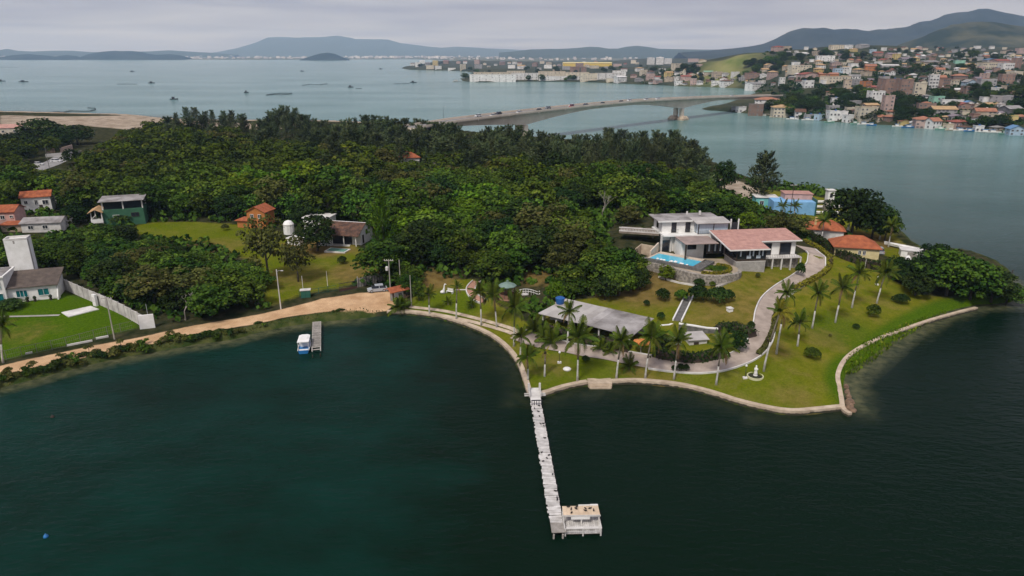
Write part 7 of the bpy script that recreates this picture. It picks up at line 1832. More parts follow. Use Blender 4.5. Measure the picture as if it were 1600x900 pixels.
CROWNS = {
    'forest': [crown_mesh(100 + k, leaf_forest, 4.6, 0.7 + 0.4 * (k % 3), 10.0, 62 + 4 * (k % 3), 46, 0.60, 0.22 + 0.05 * (k % 4)) for k in range(6)] + [crown_mesh(120, leaf_forest, 5.6, 1.6, 8.6, 60, 46, 0.6, 0.3), crown_mesh(121, leaf_forest, 3.6, 0.8, 10.6, 56, 42, 0.58, 0.3), crown_mesh(122, leaf_forest, 5.2, 2.4, 9.0, 40, 60, 0.5, 0.42)],
    'bright': [crown_mesh(200 + k, leaf_bright, 4.4, 1.2, 10.0, 58, 44, 0.58, 0.3) for k in range(3)],
    'olive': [crown_mesh(230 + k, leaf_olive, 4.3, 2.2, 10.0, 50, 40, 0.55, 0.35) for k in range(2)],
    'dark': [crown_mesh(260 + k, leaf_dark, 4.8, 0.8, 10.0, 66, 48, 0.55, 0.18) for k in range(3)],
}
TRUNKS = [trunk_mesh(300 + k, 10, 0.24, bark) for k in range(4)]

def casuarina_mesh(seed, m, H_=12.0, R_=2.6, plumes=46, per=46, up=0.9):
    """feathery she-oak: plumes of thin needles sweeping up and out, ragged pointed top"""
    rs = np.random.RandomState(seed); Vs, Qs, Ts = [], [], []; off = 0
    for k in range(plumes):
        t = (k + rs.rand()) / plumes; z = H_ * (0.16 + 0.80 * t)
        env = R_ * (1 - t) ** 0.7 * (0.5 + 0.95 * rs.rand()) + 0.3
        a = k * 2.4 + rs.normal() * 0.3
        d = np.array([math.cos(a), math.sin(a), up * (0.6 + 0.7 * t)]); d /= np.linalg.norm(d)
        L = env * 1.25 + 0.4 + (1.1 if t > 0.86 else 0)
        base = np.array([math.cos(a) * env * 0.15, math.sin(a) * env * 0.15, z - 0.4])
        s = rs.rand(per) ** 0.8
        p = base + d * (s * L)[:, None] + rs.normal(size=(per, 3)) * (0.34 * (1.05 - 0.6 * s))[:, None]
        nn = rs.normal(size=(per, 3)); nn /= np.linalg.norm(nn, axis=1, keepdims=True)
        V, Q = quads_from(p, nn, 0.55 + 0.5 * rs.rand(per), rs, 0.34, np.tile(d * 1.0 + np.array([0, 0, 0.25]), (per, 1)))
        Vs.append(V); Qs.append(Q + off); off += len(V); Ts.append(np.clip(rs.uniform(0.15, 0.75) + rs.normal(size=per) * 0.15, 0, 1))
    me = np_mesh("crown", np.concatenate(Vs), np.concatenate(Qs), m); attr(me, "tint", np.concatenate(Ts), 'FACE'); return me
CASU = [casuarina_mesh(400 + k, leaf_casu, 12, 2.3 + 0.35 * (k % 3), 44 + 6 * (k % 3), 44) for k in range(5)]
CASU_GREEN = casuarina_mesh(450, leaf_bright, 12, 3.4, 54, 48, 1.1)
CASU_TRUNK = MB().path([(0, 0, -0.6), (0.1, 0.05, 5), (0.0, 0, 11.2)], [0.26, 0.17, 0.03], 6).mesh("trunk", bark, True)

def put_tree(name, label, cat, group, p, s, sz, crown, trunk, rz):
    t_ = thing(name, label, cat, p, rz, group)
    t_.scale = (s, s, sz)
    link("crown", crown, t_); link("trunk", trunk, t_)
    return t_

# what must stay visible over the canopy: (u0, v0, u1, v1, y)
def hb_(u0, v0, u1, v1, ub, vb): return (u0, v0, u1, v1, P(ub, vb)[1])
KEEP = [hb_(-20, 378, 92, 478, 45, 474), hb_(78, 440, 240, 520, 228, 512), hb_(0, 320, 34, 364, 10, 366), hb_(26, 338, 108, 366, 60, 370), hb_(36, 298, 87, 332, 60, 336), hb_(143, 302, 222, 348, 180, 354),
        hb_(225, 347, 400, 372, 300, 360), hb_(270, 347, 400, 384, 340, 365), hb_(310, 350, 405, 392, 340, 370), hb_(350, 350, 410, 405, 400, 380), hb_(372, 318, 428, 352, 400, 359), hb_(436, 338, 482, 385, 452, 370), hb_(478, 330, 575, 400, 548, 386), hb_(424, 372, 600, 470, 500, 396),
        hb_(626, 236, 660, 251, 640, 262), hb_(68, 232, 116, 262, 88, 262), hb_(120, 176, 215, 199, 170, 200), hb_(0, 176, 30, 205, 14, 216), hb_(600, 440, 860, 540, 700, 470), hb_(560, 430, 660, 480, 622, 472),
        hb_(1004, 322, 1150, 470, 1010, 372), hb_(962, 345, 1005, 371, 985, 366), hb_(1100, 340, 1262, 450, 1200, 392), hb_(1188, 300, 1290, 338, 1230, 336), hb_(1286, 296, 1300, 330, 1293, 332), hb_(1265, 350, 1306, 374, 1287, 376), hb_(1295, 368, 1378, 412, 1339, 408), hb_(1370, 350, 1445, 412, 1410, 400), hb_(1130, 262, 1190, 300, 1160, 304), hb_(930, 290, 955, 340, 940, 342)]
HOUSE_R = [(P(45, 460), 13), (P(30, 440), 10), (P(10, 352), 7), (P(66, 358), 8), (P(60, 326), 6.5), (P(185, 345), 9), (P(548, 376), 9), (P(530, 372), 8), (P(494, 362), 6), (P(452, 362), 3.5), (P(400, 352), 6), (P(641, 258), 7), (P(88, 250), 9), (P(60, 262), 6), (P(14, 208), 10), (P(1232, 328), 12), (P(1199, 322), 7), (P(1293, 326), 3), (P(1287, 370), 7), (P(1339, 396), 9), (P(1424, 400), 6), (P(793, 464), 4), (P(820, 458), 5), (P(1075, 350), 16), (P(1180, 385), 18), (P(1040, 400), 14), (P(985, 362), 8)]

def blocked(p, h, r, slack=0.0):
    pr_, up_ = ppm(p), None
    x, y, z = p; f = y * CP - (z - CAM_H) * SP
    uc = 800 + F * x / f
    zt = z + h - CAM_H; ft = y * CP - zt * SP; vt = 450 - F * (y * SP + zt * CP) / ft
    f0 = f; vb = 450 - F * (y * SP + (z - CAM_H) * CP) / f0
    ru = r * F / f
    for (u0, v0, u1, v1, yk) in KEEP:
        if y < yk + 8 and uc + ru * 0.95 > u0 and uc - ru * 0.95 < u1 and vt < v1 - slack and vb > v0: return True
    return False
CLEARS = [LAWN_ESTATE, LAWN_LEFT, LAWN_FIELD, SAND_BACK, SAND_BACK2, GRASS_BACK]
rs_f = rnd(77)
def clear_mask(X, Y, margin=1.0):
    bad = sdf(X, Y, COAST) < 4.0
    for c in CLEARS: bad |= sdf(X, Y, c) > -margin
    bad |= seg_dist(X, Y, ROAD_LINE) < 5.0
    bad |= sdf(X, Y, apron) > -2.5
    bad |= seg_dist(X, Y, DRIVE) < 4.0
    bad |= seg_dist(X, Y, rd) < 6.5
    bad |= seg_dist(X, Y, [tuple(q) for q in wline]) < 2.5
    for (p, r) in HOUSE_R: bad |= np.hypot(X - p[0], Y - p[1]) < r
    return bad

# skyline of the ridge and the line the broad crowns stay under
SKY = [(262, 180), (275, 168), (300, 166), (330, 172), (352, 172), (385, 178), (402, 188), (412, 180), (425, 172), (440, 164), (455, 164), (470, 172), (490, 182), (510, 190), (525, 195), (538, 186), (550, 180), (562, 178), (580, 181), (600, 178), (625, 186), (650, 186), (680, 189), (700, 187), (718, 190), (730, 212), (745, 202), (765, 195), (790, 195), (825, 199), (850, 206), (880, 211), (910, 209), (935, 208), (950, 199), (970, 199), (990, 207), (1012, 203), (1035, 206), (1058, 202), (1075, 214), (1090, 220), (1102, 235), (1110, 250)]
LID = [(-60, 205), (0, 203), (40, 198), (100, 216), (135, 232), (160, 222), (185, 206), (212, 187), (240, 180), (270, 182), (300, 190), (360, 195), (400, 205), (450, 213), (520, 215), (620, 222), (700, 226), (760, 226), (850, 234), (950, 240), (1050, 250), (1100, 268), (1150, 300), (1200, 315)]
def top_v(x, y, z):
    zt = z - CAM_H; ft_ = y * CP - zt * SP; return 800 + F * x / ft_, 450 - F * (y * SP + zt * CP) / ft_
# forest fill
cand = []
yy = 110.0; row = 0
while yy < 520:
    st_ = 6.6 if yy < 190 else 7.4 if yy < 230 else 8.8 if yy < 320 else 10.5
    xx = -0.80 * yy - 40 + (row % 2) * st_ / 2
    while xx < 0.5 * yy + 20:
        cand.append((xx + rs_f.uniform(-0.36, 0.36) * st_, yy + rs_f.uniform(-0.36, 0.36) * st_)); xx += st_
    yy += st_ * 0.87; row += 1
cand = np.array(cand)
bad = clear_mask(cand[:, 0].copy(), cand[:, 1].copy(), 2.2)
cand = cand[~bad]; cand = cand[np.argsort(cand[:, 1])]
def zone_label(x, y):
    if y < 185 and x < -48: return "left wood", 7.0, "in the low wood beside the concrete boundary wall"
    if x < -95 and y >= 185: return "far left wood", 9.0, "in the woods round the green house"
    if y > 270: return "back forest", 10.0, "in the back of the forest below the feathery ridge trees"
    if x < -20: return "middle forest", 9.5, "in the forest behind the farmhouse field"
    if x < 40: return "villa forest", 9.0, "in the forest left of the villa"
    return "right wood", 8.0, "in the woods behind and right of the villa"
TONE = {'forest': "dark green rounded tree", 'bright': "bright green rounded tree", 'olive': "dull olive green tree", 'dark': "very dark dense tree"}
FAR_CROWN = {}
def far_crown(kind):
    """leaf sprays of one distant tree as arrays"""
    if kind not in FAR_CROWN:
        lst = []
        for k in range(3):
            me_ = crown_mesh(900 + k + 10 * len(FAR_CROWN), None, 4.6, 1.4, 10.0, 36, 26, 0.80, 0.30)
            co = np.zeros(len(me_.vertices) * 3, dtype=np.float32); me_.vertices.foreach_get("co", co)
            tn = np.zeros(len(me_.polygons), dtype=np.float32); me_.attributes["tint"].data.foreach_get("value", tn)
            lst.append((co.reshape(-1, 3), tn)); bpy.data.meshes.remove(me_)
        FAR_CROWN[kind] = lst
    return rs_f.choice(FAR_CROWN[kind])
nind = 0; far_V = {'forest': [], 'bright': [], 'olive': [], 'dark': []}; far_T = {k_: [] for k_ in far_V}
for (x, y) in cand:
    z = hz(x, y); zn, H0, where = zone_label(x, y)
    u = 800 + F * x / (y * CP - (z - CAM_H) * SP)
    if u < -60 or u > 1660: continue
    big = rs_f.random() < 0.16
    h = H0 * rs_f.uniform(0.72, 1.12) * (1.28 if big else 1.0); s = h / 10 * rs_f.uniform(1.05, 1.45)
    lid = np.interp(u, [q[0] for q in LID], [q[1] for q in LID]) + rs_f.uniform(0, 10)
    tries = 0
    while tries < 5 and (blocked((x, y, z), h, 5.4 * s, 1.0) or top_v(x, y, z + h)[1] < lid): h *= 0.78; s *= 0.86; tries += 1
    if tries == 5: continue
    k = rs_f.random()
    kind = 'forest' if k < 0.60 else 'bright' if k < 0.78 else 'dark' if k < 0.90 else 'olive'
    if zn == "left wood":
        s *= 1.12
        if kind == 'bright': kind = 'forest'
    rz = rs_f.uniform(0, 6.28)
    if nind < 300:
        put_tree("forest_tree", TONE[kind] + " " + where, "tree", kind + " trees of the " + zn, (x, y, z - 0.2), s, h / 10, rs_f.choice(CROWNS[kind]), rs_f.choice(TRUNKS), rz); nind += 1
    else:
        co, tn = far_crown(kind); c_, s_ = math.cos(rz), math.sin(rz)
        far_V[kind].append(np.stack([x + s * (co[:, 0] * c_ - co[:, 1] * s_), y + s * (co[:, 0] * s_ + co[:, 1] * c_), z - 0.2 + co[:, 2] * h / 10], -1)); far_T[kind].append(np.clip(tn * rs_f.uniform(0.55, 1.25), 0, 1))
FV, FT, FM = [], [], []
fmats = {'forest': leaf_forest, 'bright': leaf_bright, 'olive': leaf_olive, 'dark': leaf_dark}
for i, kd in enumerate(fmats):
    if far_V[kd]: vv_ = np.concatenate(far_V[kd]); FV.append(vv_); FT.append(np.concatenate(far_T[kd])); FM.append(np.full(len(vv_) // 4, i))
FV = np.concatenate(FV)
me = np_mesh("far_wood", FV, np.arange(len(FV)).reshape(-1, 4), list(fmats.values()))
me.polygons.foreach_set("material_index", np.concatenate(FM).astype(np.int32)); attr(me, "tint", np.concatenate(FT), 'FACE')
tag(link("far_wood", me), "closed canopy of the forest farther back, reading as one mass", "forest", None, "stuff")

# undergrowth that closes the forest floor: nobody could count it
ug = []
yy = 108.0
while yy < 275:
    xx = -0.80 * yy - 30
    while xx < 0.5 * yy + 20:
        ug.append((xx + rs_f.uniform(-1.6, 1.6), yy + rs_f.uniform(-1.6, 1.6))); xx += 3.3
    yy += 3.1
ug = np.array(ug); ug = ug[~clear_mask(ug[:, 0].copy(), ug[:, 1].copy(), 0.6)]
rs_u = np.random.RandomState(44)
cs_, ns_, ts_ = [], [], []
for (x, y) in ug:
    z = hz(x, y); r_ = rs_u.uniform(1.0, 1.9); m_ = 17; tt0 = rs_u.uniform(0, 0.55)
    d_ = rs_u.normal(size=(m_, 3)); d_[:, 2] = abs(d_[:, 2]); d_ /= np.linalg.norm(d_, axis=1, keepdims=True)
    cs_.append(np.array([x, y, z + 0.2]) + d_ * r_ * np.array([1, 1, rs_u.uniform(0.7, 1.3)])); ns_.append(d_ + rs_u.normal(size=(m_, 3)) * 0.5); ts_.append(np.clip(tt0 + rs_u.normal(size=m_) * 0.15, 0, 1))
cs_, ns_, ts_ = np.concatenate(cs_), np.concatenate(ns_), np.concatenate(ts_); ns_ /= np.linalg.norm(ns_, axis=1, keepdims=True)
V, Q = quads_from(cs_, ns_, 0.9 + 0.6 * rs_u.rand(len(cs_)), rs_u)
me = np_mesh("undergrowth", V, Q, leaf_forest); attr(me, "tint", ts_, 'FACE')
tag(link("undergrowth", me), "tangled undergrowth filling the forest floor between the trees", "undergrowth", None, "stuff")

# ridge of feathery she-oaks along the back shore
CV = [(0, 178), (80, 179), (150, 180), (205, 181), (250, 186), (330, 191), (400, 193), (480, 194), (560, 197), (640, 204), (720, 213), (800, 222), (900, 230), (980, 235), (1060, 250), (1120, 270), (1150, 285)]
rs_c = rnd(88); nca = 0
for rowi, (back, drop, step) in enumerate(((9, 0, 9.5), (22, 7, 11.0), (36, 16, 12.0))):
    u = 262 if rowi < 2 else 405
    while u < 1108:
        uu = u + rs_c.uniform(-3.5, 3.5); u += step * (1.5 if u < 400 else 1.0)
        if 384 < uu < 402 and rowi == 0: continue
        vc = np.interp(uu, [a for a, _ in CV], [b for _, b in CV]); ymax = R(uu, vc, 0)[1] - 7
        vt = np.interp(uu, [a for a, _ in SKY], [b for _, b in SKY]) + drop + abs(rs_c.gauss(0, 1)) * (3.5 if rowi == 0 else 7) - (rs_c.random() < 0.2) * 2
        want = rs_c.uniform(10.5, 13.5) * (0.85 if uu > 900 else 1.0)
        dv_ = ray(uu, vt); slope_ = -dv_[2] / dv_[1]
        yb = 380.0
        for _ in range(8): yb = min((CAM_H - want - hz(D(uu, vt, yb)[0], yb)) / slope_, ymax - back * 0.35)
        q = D(uu, vt, yb); zg = hz(q[0], yb); h = q[2] - zg
        if h < 3.0: continue
        h = min(h, 17)
        wide = rs_c.uniform(0.75, 1.45) * h / 12 * (1.15 if uu < 720 else 1.0)
        where = "far left, above the sandy beach" if uu < 400 else "on the ridge before the open lagoon" if uu < 730 else "on the back shore before the bridge water"
        put_tree("she_oak", "tall feathery dark she-oak %s" % where, "tree", "feathery she-oaks " + ("far left" if uu < 400 else "ridge" if uu < 730 else "back shore"), (q[0], yb, zg - 0.3), wide, h / 12, rs_c.choice(CASU), CASU_TRUNK, rs_c.uniform(0, 6.28)); nca += 1
print("casuarinas", nca)

def tree_at(label, u, v, vt, wpx, kind, name="tree", group=None, crown=None, trunk=None, base=10.0, rad=4.6):
    p = P(u, v); top = D(u, vt, p[1]); h = max(top[2] - p[2], 1.0); s = (wpx / 2 / ppm(p)) / rad
    cr = crown or CROWNS[kind][int(u) % len(CROWNS[kind])]
    return put_tree(name, label, "tree", group, (p[0], p[1], p[2] - 0.1), s, h / base, cr, trunk or TRUNKS[int(u) % 4], u * 0.7)
tree_at("big drooping grey-green tree on the field left of the white shed", 420, 436, 340, 66, 'olive', base=10)
tree_at("leaning drooping grey-green tree on the field beside the farmhouse track", 466, 440, 372, 50, 'olive')
tree_at("round dark green tree in front of the farmhouse's left end", 497, 392, 336, 62, 'dark')
tree_at("bushy dark green tree right of the farmhouse at the field corner", 598, 438, 372, 84, 'forest')
tree_at("bright green feathery bamboo clump behind the farmhouse corner tree", 600, 398, 300, 36, 'bright', "bamboo_clump", crown=CASU_GREEN, trunk=CASU_TRUNK, base=12, rad=3.4)
tree_at("tall slim dark tree standing behind the villa's right side", 1130, 305, 247, 36, 'dark', crown=CROWNS['dark'][0])
tree_at("tall airy feathery tree alone by the back shore", 1188, 318, 240, 42, 'dark', "she_oak", crown=CASU[2], trunk=CASU_TRUNK, base=12, rad=2.8)
tree_at("large layered dark green spreading tree on the right shore", 1330, 368, 290, 78, 'dark')
tree_at("second dark spreading tree right behind the big layered tree", 1362, 372, 315, 62, 'dark')
tree_at("dark green shore tree at the right end of the spreading trees", 1382, 376, 335, 40, 'forest')
tree_at("round bright green tree right behind the pink roof's left end", 1168, 362, 330, 40, 'bright')
tree_at("vase-shaped grey leafy tree beside the top of the driveway", 1244, 372, 335, 40, 'olive')
tree_at("small olive tree left of the pale driveway top", 1212, 366, 330, 40, 'olive')
tree_at("yellow-green round shrub tree at the pool wall's foot", 1040, 438, 413, 26, 'bright')
tree_at("leafy tree with yellow top just behind the upper terrace balustrade", 982, 350, 322, 46, 'olive')
for k, (u, v, vt, w, kd) in enumerate([(1440, 452, 398, 66, 'dark'), (1478, 462, 392, 78, 'forest'), (1515, 468, 405, 76, 'forest'), (1548, 472, 420, 66, 'dark'), (1572, 474, 440, 44, 'forest'), (1456, 430, 378, 50, 'dark'), (1500, 445, 400, 70, 'bright'), (1535, 455, 412, 56, 'forest'), (1412, 442, 405, 44, 'dark'), (1430, 462, 425, 46, 'dark'), (1400, 428, 400, 34, 'dark')]):
    tree_at("dense mangrove tree of the right shore clump, %s from the left" % ("third", "fifth", "eighth", "tenth", "last", "fourth", "sixth", "ninth", "second", "front one, third", "first")[k], u, v, vt, w, kd, "mangrove_tree", "mangrove clump on the right shore")
for k, (u, v, vt, w, kd, lab) in enumerate([(868, 470, 440, 34, 'bright', "bright green bamboo-like shrub left of the blue water tank"), (945, 468, 430, 40, 'dark', "dark bush above the pavilion roof, below the forest edge"), (1020, 528, 503, 30, 'bright', "leafy tree with yellow blossoms at the pavilion's right roof corner"), (635, 462, 428, 30, 'forest', "small leafy tree behind the orange roofed gatehouse"), (655, 470, 440, 26, 'forest', "small leafy tree right of the grey entrance pole"), (1150, 548, 516, 32, 'dark', "dark bush between the bare tree and the driveway bend"), (1035, 545, 520, 30, 'dark', "dark leafy tree over the garden shed"), (968, 462, 415, 46, 'forest', "dark green tree at the forest corner behind the pavilion"), (992, 436, 398, 44, 'forest', "dark green tree against the pool's left screen wall"), (1000, 452, 418, 34, 'dark', "dark bushy tree below the pool's left screen wall"), (978, 425, 385, 46, 'dark', "dense dark tree left of the pool below the balustrade")]):
    tree_at(lab, u, v, vt, w, kd)
# distant round dark trees at the far left
for k, (u, v, vt, w) in enumerate([(70, 228, 183, 62), (122, 226, 195, 44), (30, 236, 205, 50), (95, 232, 200, 40), (12, 240, 215, 40)]):
    tree_at("big round dark tree by the far left beach, %s from the left edge" % ("third", "last", "second", "fourth", "first")[k], u, v, vt, w, 'dark', group="round trees by the far left beach")

# ------------------------------------------------------------------ bare trees
def bare_mesh(seed, h, m, depth=4, spread=0.55, r0=0.16):
    rs = rnd(seed); b = MB()
    def grow_(p, d, L, r, k):
        e_ = p + d * L
        mid = p + d * L * 0.5 + Vector((rs.uniform(-1, 1), rs.uniform(-1, 1), 0)) * L * 0.06
        b.path([p, mid, e_], [r, r * 0.85, r * 0.65], 5 if k > 1 else 4)
        if k == 0: return
        for j in range(rs.choice((2, 3, 3))):
            a = rs.uniform(0, 6.28)
            nd = (d + Vector((math.cos(a), math.sin(a), rs.uniform(-0.1, 0.35))) * spread).normalized()
            grow_(e_, nd, L * rs.uniform(0.6, 0.82), r * 0.62, k - 1)
    grow_(Vector((0, 0, -0.4)), Vector((0.03, 0, 1)), h * 0.36, r0, depth)
    return b.mesh("branches", m)
for lab, u, v, vt, seed, sp in [("bare pale tree standing in the forest left of the villa", 940, 345, 296, 5, 0.55), ("bare pale tree near the orange roof deep in the forest", 677, 285, 250, 6, 0.6), ("bare many-branched grey tree beside the driveway bend", 1119, 560, 512, 8, 0.75), ("pale leafless tree in the wood beside the boundary wall", 290, 500, 448, 9, 0.7)]:
    p = P(u, v); h = D(u, vt, p[1])[2] - p[2]
    t_ = thing("bare_tree", lab, "tree", p, 0)
    o_ = link("branches", bare_mesh(seed, h * 0.9, bark_pale, 5 if seed == 8 else 4, sp, 0.17), t_)

# ------------------------------------------------------------------ palms
def frond_mesh(seed, L, droop, m, dry=False):
    rs = np.random.RandomState(seed); n = 15; V, Fq, T = [], [], []
    pts = []
    for i in range(n + 1):
        t = i / n; pts.append(np.array([L * (t - 0.12 * droop * t ** 3), 0, L * (0.38 * t * (1 - 0.3 * droop) - 0.62 * droop * t ** 2.1)]))
    for i in range(n):          # rachis
        a, b = pts[i], pts[i + 1]; w = 0.045 * (1 - i / n) + 0.012; k = len(V)
        V += [a + (0, -w, 0), b + (0, -w, 0), b + (0, w, 0), a + (0, w, 0)]; Fq.append((k, k + 1, k + 2, k + 3)); T.append(0.8)
    for i in range(1, n + 1):   # leaflets hang to both sides
        t = i / n; ln = L * 0.30 * math.sin(math.pi * min(0.98, 0.12 + 0.86 * t)) ** 0.6
        for s in (-1, 1):
            d = np.array([0.55, s * 0.75, -0.45 - 0.25 * droop]); d /= np.linalg.norm(d)
            p = pts[i]; q = p + d * ln * rs.uniform(0.85, 1.1); w = np.array([0.085, 0.0, 0.02]) * L / 2.6; k = len(V)
            V += [p - w, p + w, q + w * 0.4, q - w * 0.4]; Fq.append((k, k + 1, k + 2, k + 3)); T.append(rs.uniform(0.1, 0.8))
    me = np_mesh("frond", np.array(V), np.array(Fq), m); attr(me, "tint", np.array(T), 'FACE'); return me
FR = {mn: [frond_mesh(500 + i, 2.7, d_, mm) for i, d_ in enumerate((0.25, 0.6, 0.95, 1.35))] for mn, mm in (('green', leaf_palm), ('yellow', leaf_yellow), ('dry', leaf_dry))}
def palm(label, u, v, uc, vc, size=1.0, nf=20, kind='green', white_base=True, dry=2, group="palms of the estate", name="palm_tree", trunk_r=0.15):
    p = P(u, v); c = D(uc, vc, p[1]); lean = c[0] - p[0]; h = max(c[2] - p[2], 0.6)
    rs = rnd(int(u * 7 + v)); t_ = thing(name, label, "palm", p, 0, group)
    pts = [(lean * (k / 6) ** 1.5, rs.uniform(-0.05, 0.05), -0.4 if k == 0 else h * k / 6) for k in range(7)]
    rad = [trunk_r * (1.5 if k == 0 else 1.12 - 0.07 * k) for k in range(7)]
    if white_base and h > 3:
        MB().path(pts[:4], rad[:4], 7).build("painted_trunk", bark_white, t_, True); MB().path(pts[3:], rad[3:], 7).build("trunk", bark_palm, t_, True)
    else: MB().path(pts, rad, 7).build("trunk", bark_palm, t_, True)
    nf = int(nf * 0.85)
    for k in range(nf):
        i = 0 if k < nf * 0.25 else 1 if k < nf * 0.55 else 2 if k < nf * 0.82 else 3
        o_ = link("frond", FR['yellow' if kind == 'yellow' and rs.random() < 0.6 else 'green'][i], t_, (lean, 0, h), 0, size * rs.uniform(0.72, 1.08))
        o_.rotation_euler = (rs.uniform(-0.15, 0.15), -math.radians((58, 27, 2, -18)[i]) + rs.uniform(-0.15, 0.15), k * 2.39996 + rs.uniform(-0.3, 0.3))
    for k in range(dry):
        o_ = link("dry_frond", FR['dry'][3], t_, (lean, 0, h - 0.1), 0, size * 0.85)
        o_.rotation_euler = (0, math.radians(28), rs.uniform(0, 6.28))
    if h > 3: MB().lathe([(0.10, -0.35), (0.26, -0.2), (0.26, 0.0), (0.1, 0.15)], (lean, 0, h), 7).build("coconuts", wood_dark, t_)
    return t_
PALMS = [("slim palm on the verge nearest the gatehouse's right", 671, 493, 670, 460, 0.85, 16, 'green'),
         ("thin palm with sparse crown above the wheel tracks", 713, 499, 714, 448, 0.6, 12, 'green'),
         ("palm with hanging fronds left of the gazebo, first of a pair", 752, 509, 750, 456, 1.0, 18, 'green'),
         ("palm with a long dead skirt, second of the pair by gazebo", 776, 512, 771, 460, 1.1, 20, 'green'),
         ("broad palm in front of the arched footbridge", 803, 541, 804, 480, 1.25, 22, 'green'),
         ("small palm on the waterside lawn above the sea wall curve", 813, 557, 815, 525, 0.9, 18, 'green'),
         ("short palm on the lawn just behind the pier pillars", 825, 595, 824, 557, 0.95, 18, 'green'),
         ("thin dying palm with a tuft of brown fronds on the lawn", 851, 588, 852, 550, 0.45, 9, 'yellow'),
         ("tall palm with brown skirt rising before the pavilion roof", 886, 546, 890, 487, 0.9, 18, 'green'),
         ("large spreading palm on the lawn before the pavilion", 902, 596, 904, 527, 1.25, 22, 'green'),
         ("palm with hanging dead fronds left of the orange parasol", 963, 591, 971, 532, 1.05, 20, 'green'),
         ("palm with a heavy dark crown right of the orange parasol", 1008, 591, 1018, 527, 1.15, 22, 'green'),
         ("palm with open yellowish crown before the patio", 1053, 593, 1060, 533, 1.1, 18, 'green'),
         ("palm with drooping crown before the bare grey tree", 1119, 601, 1127, 543, 1.1, 20, 'green'),
         ("tall palm with yellow fronds beside the driveway bend", 1193, 580, 1219, 487, 1.0, 20, 'yellow'),
         ("green palm behind the yellow one at the driveway edge", 1213, 553, 1230, 458, 0.85, 18, 'green'),
         ("short palm on the right lawn nearest the round clipped bush", 1246, 541, 1250, 503, 0.95, 18, 'green'),
         ("palm with white trunk, first of the right lawn's upper row", 1269, 513, 1279, 458, 0.95, 20, 'green'),
         ("palm with full crown, second of the right lawn's upper row", 1305, 504, 1317, 449, 1.05, 20, 'green'),
         ("palm with drooping crown, third of the right lawn's upper row", 1331, 481, 1343, 427, 1.1, 20, 'green'),
         ("palm with wide crown, last of the right lawn's upper row", 1370, 474, 1384, 426, 1.25, 22, 'green'),
         ("small palm against the villa's upper terrace wall", 1020, 372, 1023, 334, 0.75, 14, 'green'),
         ("palm leaning over the orange cottage roof", 1283, 378, 1288, 345, 1.0, 16, 'green'),
         ("slender shore palm behind the right boat wall, left one", 1374, 374, 1381, 343, 0.95, 14, 'green'),
         ("slender shore palm behind the right boat wall, right one", 1388, 386, 1394, 352, 1.05, 16, 'green'),
         ("palm cut by the left picture edge before the bright lawn", 5, 567, 2, 508, 1.25, 18, 'green'),
         ("small palm before the light blue wall, left one", 1222, 338, 1224, 322, 0.9, 14, 'green'),
         ("small palm before the light blue wall, right one", 1241, 338, 1242, 322, 0.9, 14, 'green')]
for (lab, u, v, uc, vc, sz, nf, kd) in PALMS:
    palm(lab, u, v, uc, vc, sz, nf, kd, dry=3 if "dead" in lab or "hanging" in lab or "brown" in lab else 1)
# trunkless palms and agaves
for (lab, u, v, sz) in [("large trunkless palm clump left of the pavilion's tall palm", 862, 538, 1.3), ("dark palm clump beside the pavilion's left corner", 850, 530, 1.0), ("bushy palm clump at the gatehouse foot", 622, 485, 1.1), ("second palm clump right below the gatehouse roof", 630, 483, 0.9), ("small agave on the lawn between the two thin palms", 700, 476, 0.5), ("small agave near the brick path's lower end", 737, 477, 0.55), ("agave in the field of grass left of the gazebo palms", 738, 481, 0.4), ("young palm bush beside the driveway below the pavilion", 983, 577, 0.85), ("banana-like palm beside the grey sheet roof", 104, 356, 1.2), ("fan of fronds at the pavilion's front middle", 955, 552, 0.8), ("fan of fronds under the pavilion roof's centre", 938, 548, 0.8), ("palm clump between the arched bridge and pavilion", 836, 520, 1.1), ("low palm by the pool's planted bed", 1100, 425, 0.4)]:
    palm(lab, u, v, u, v - 3, sz, 18, 'green', False, 0, "trunkless palms and agaves", "palm_clump", 0.1)

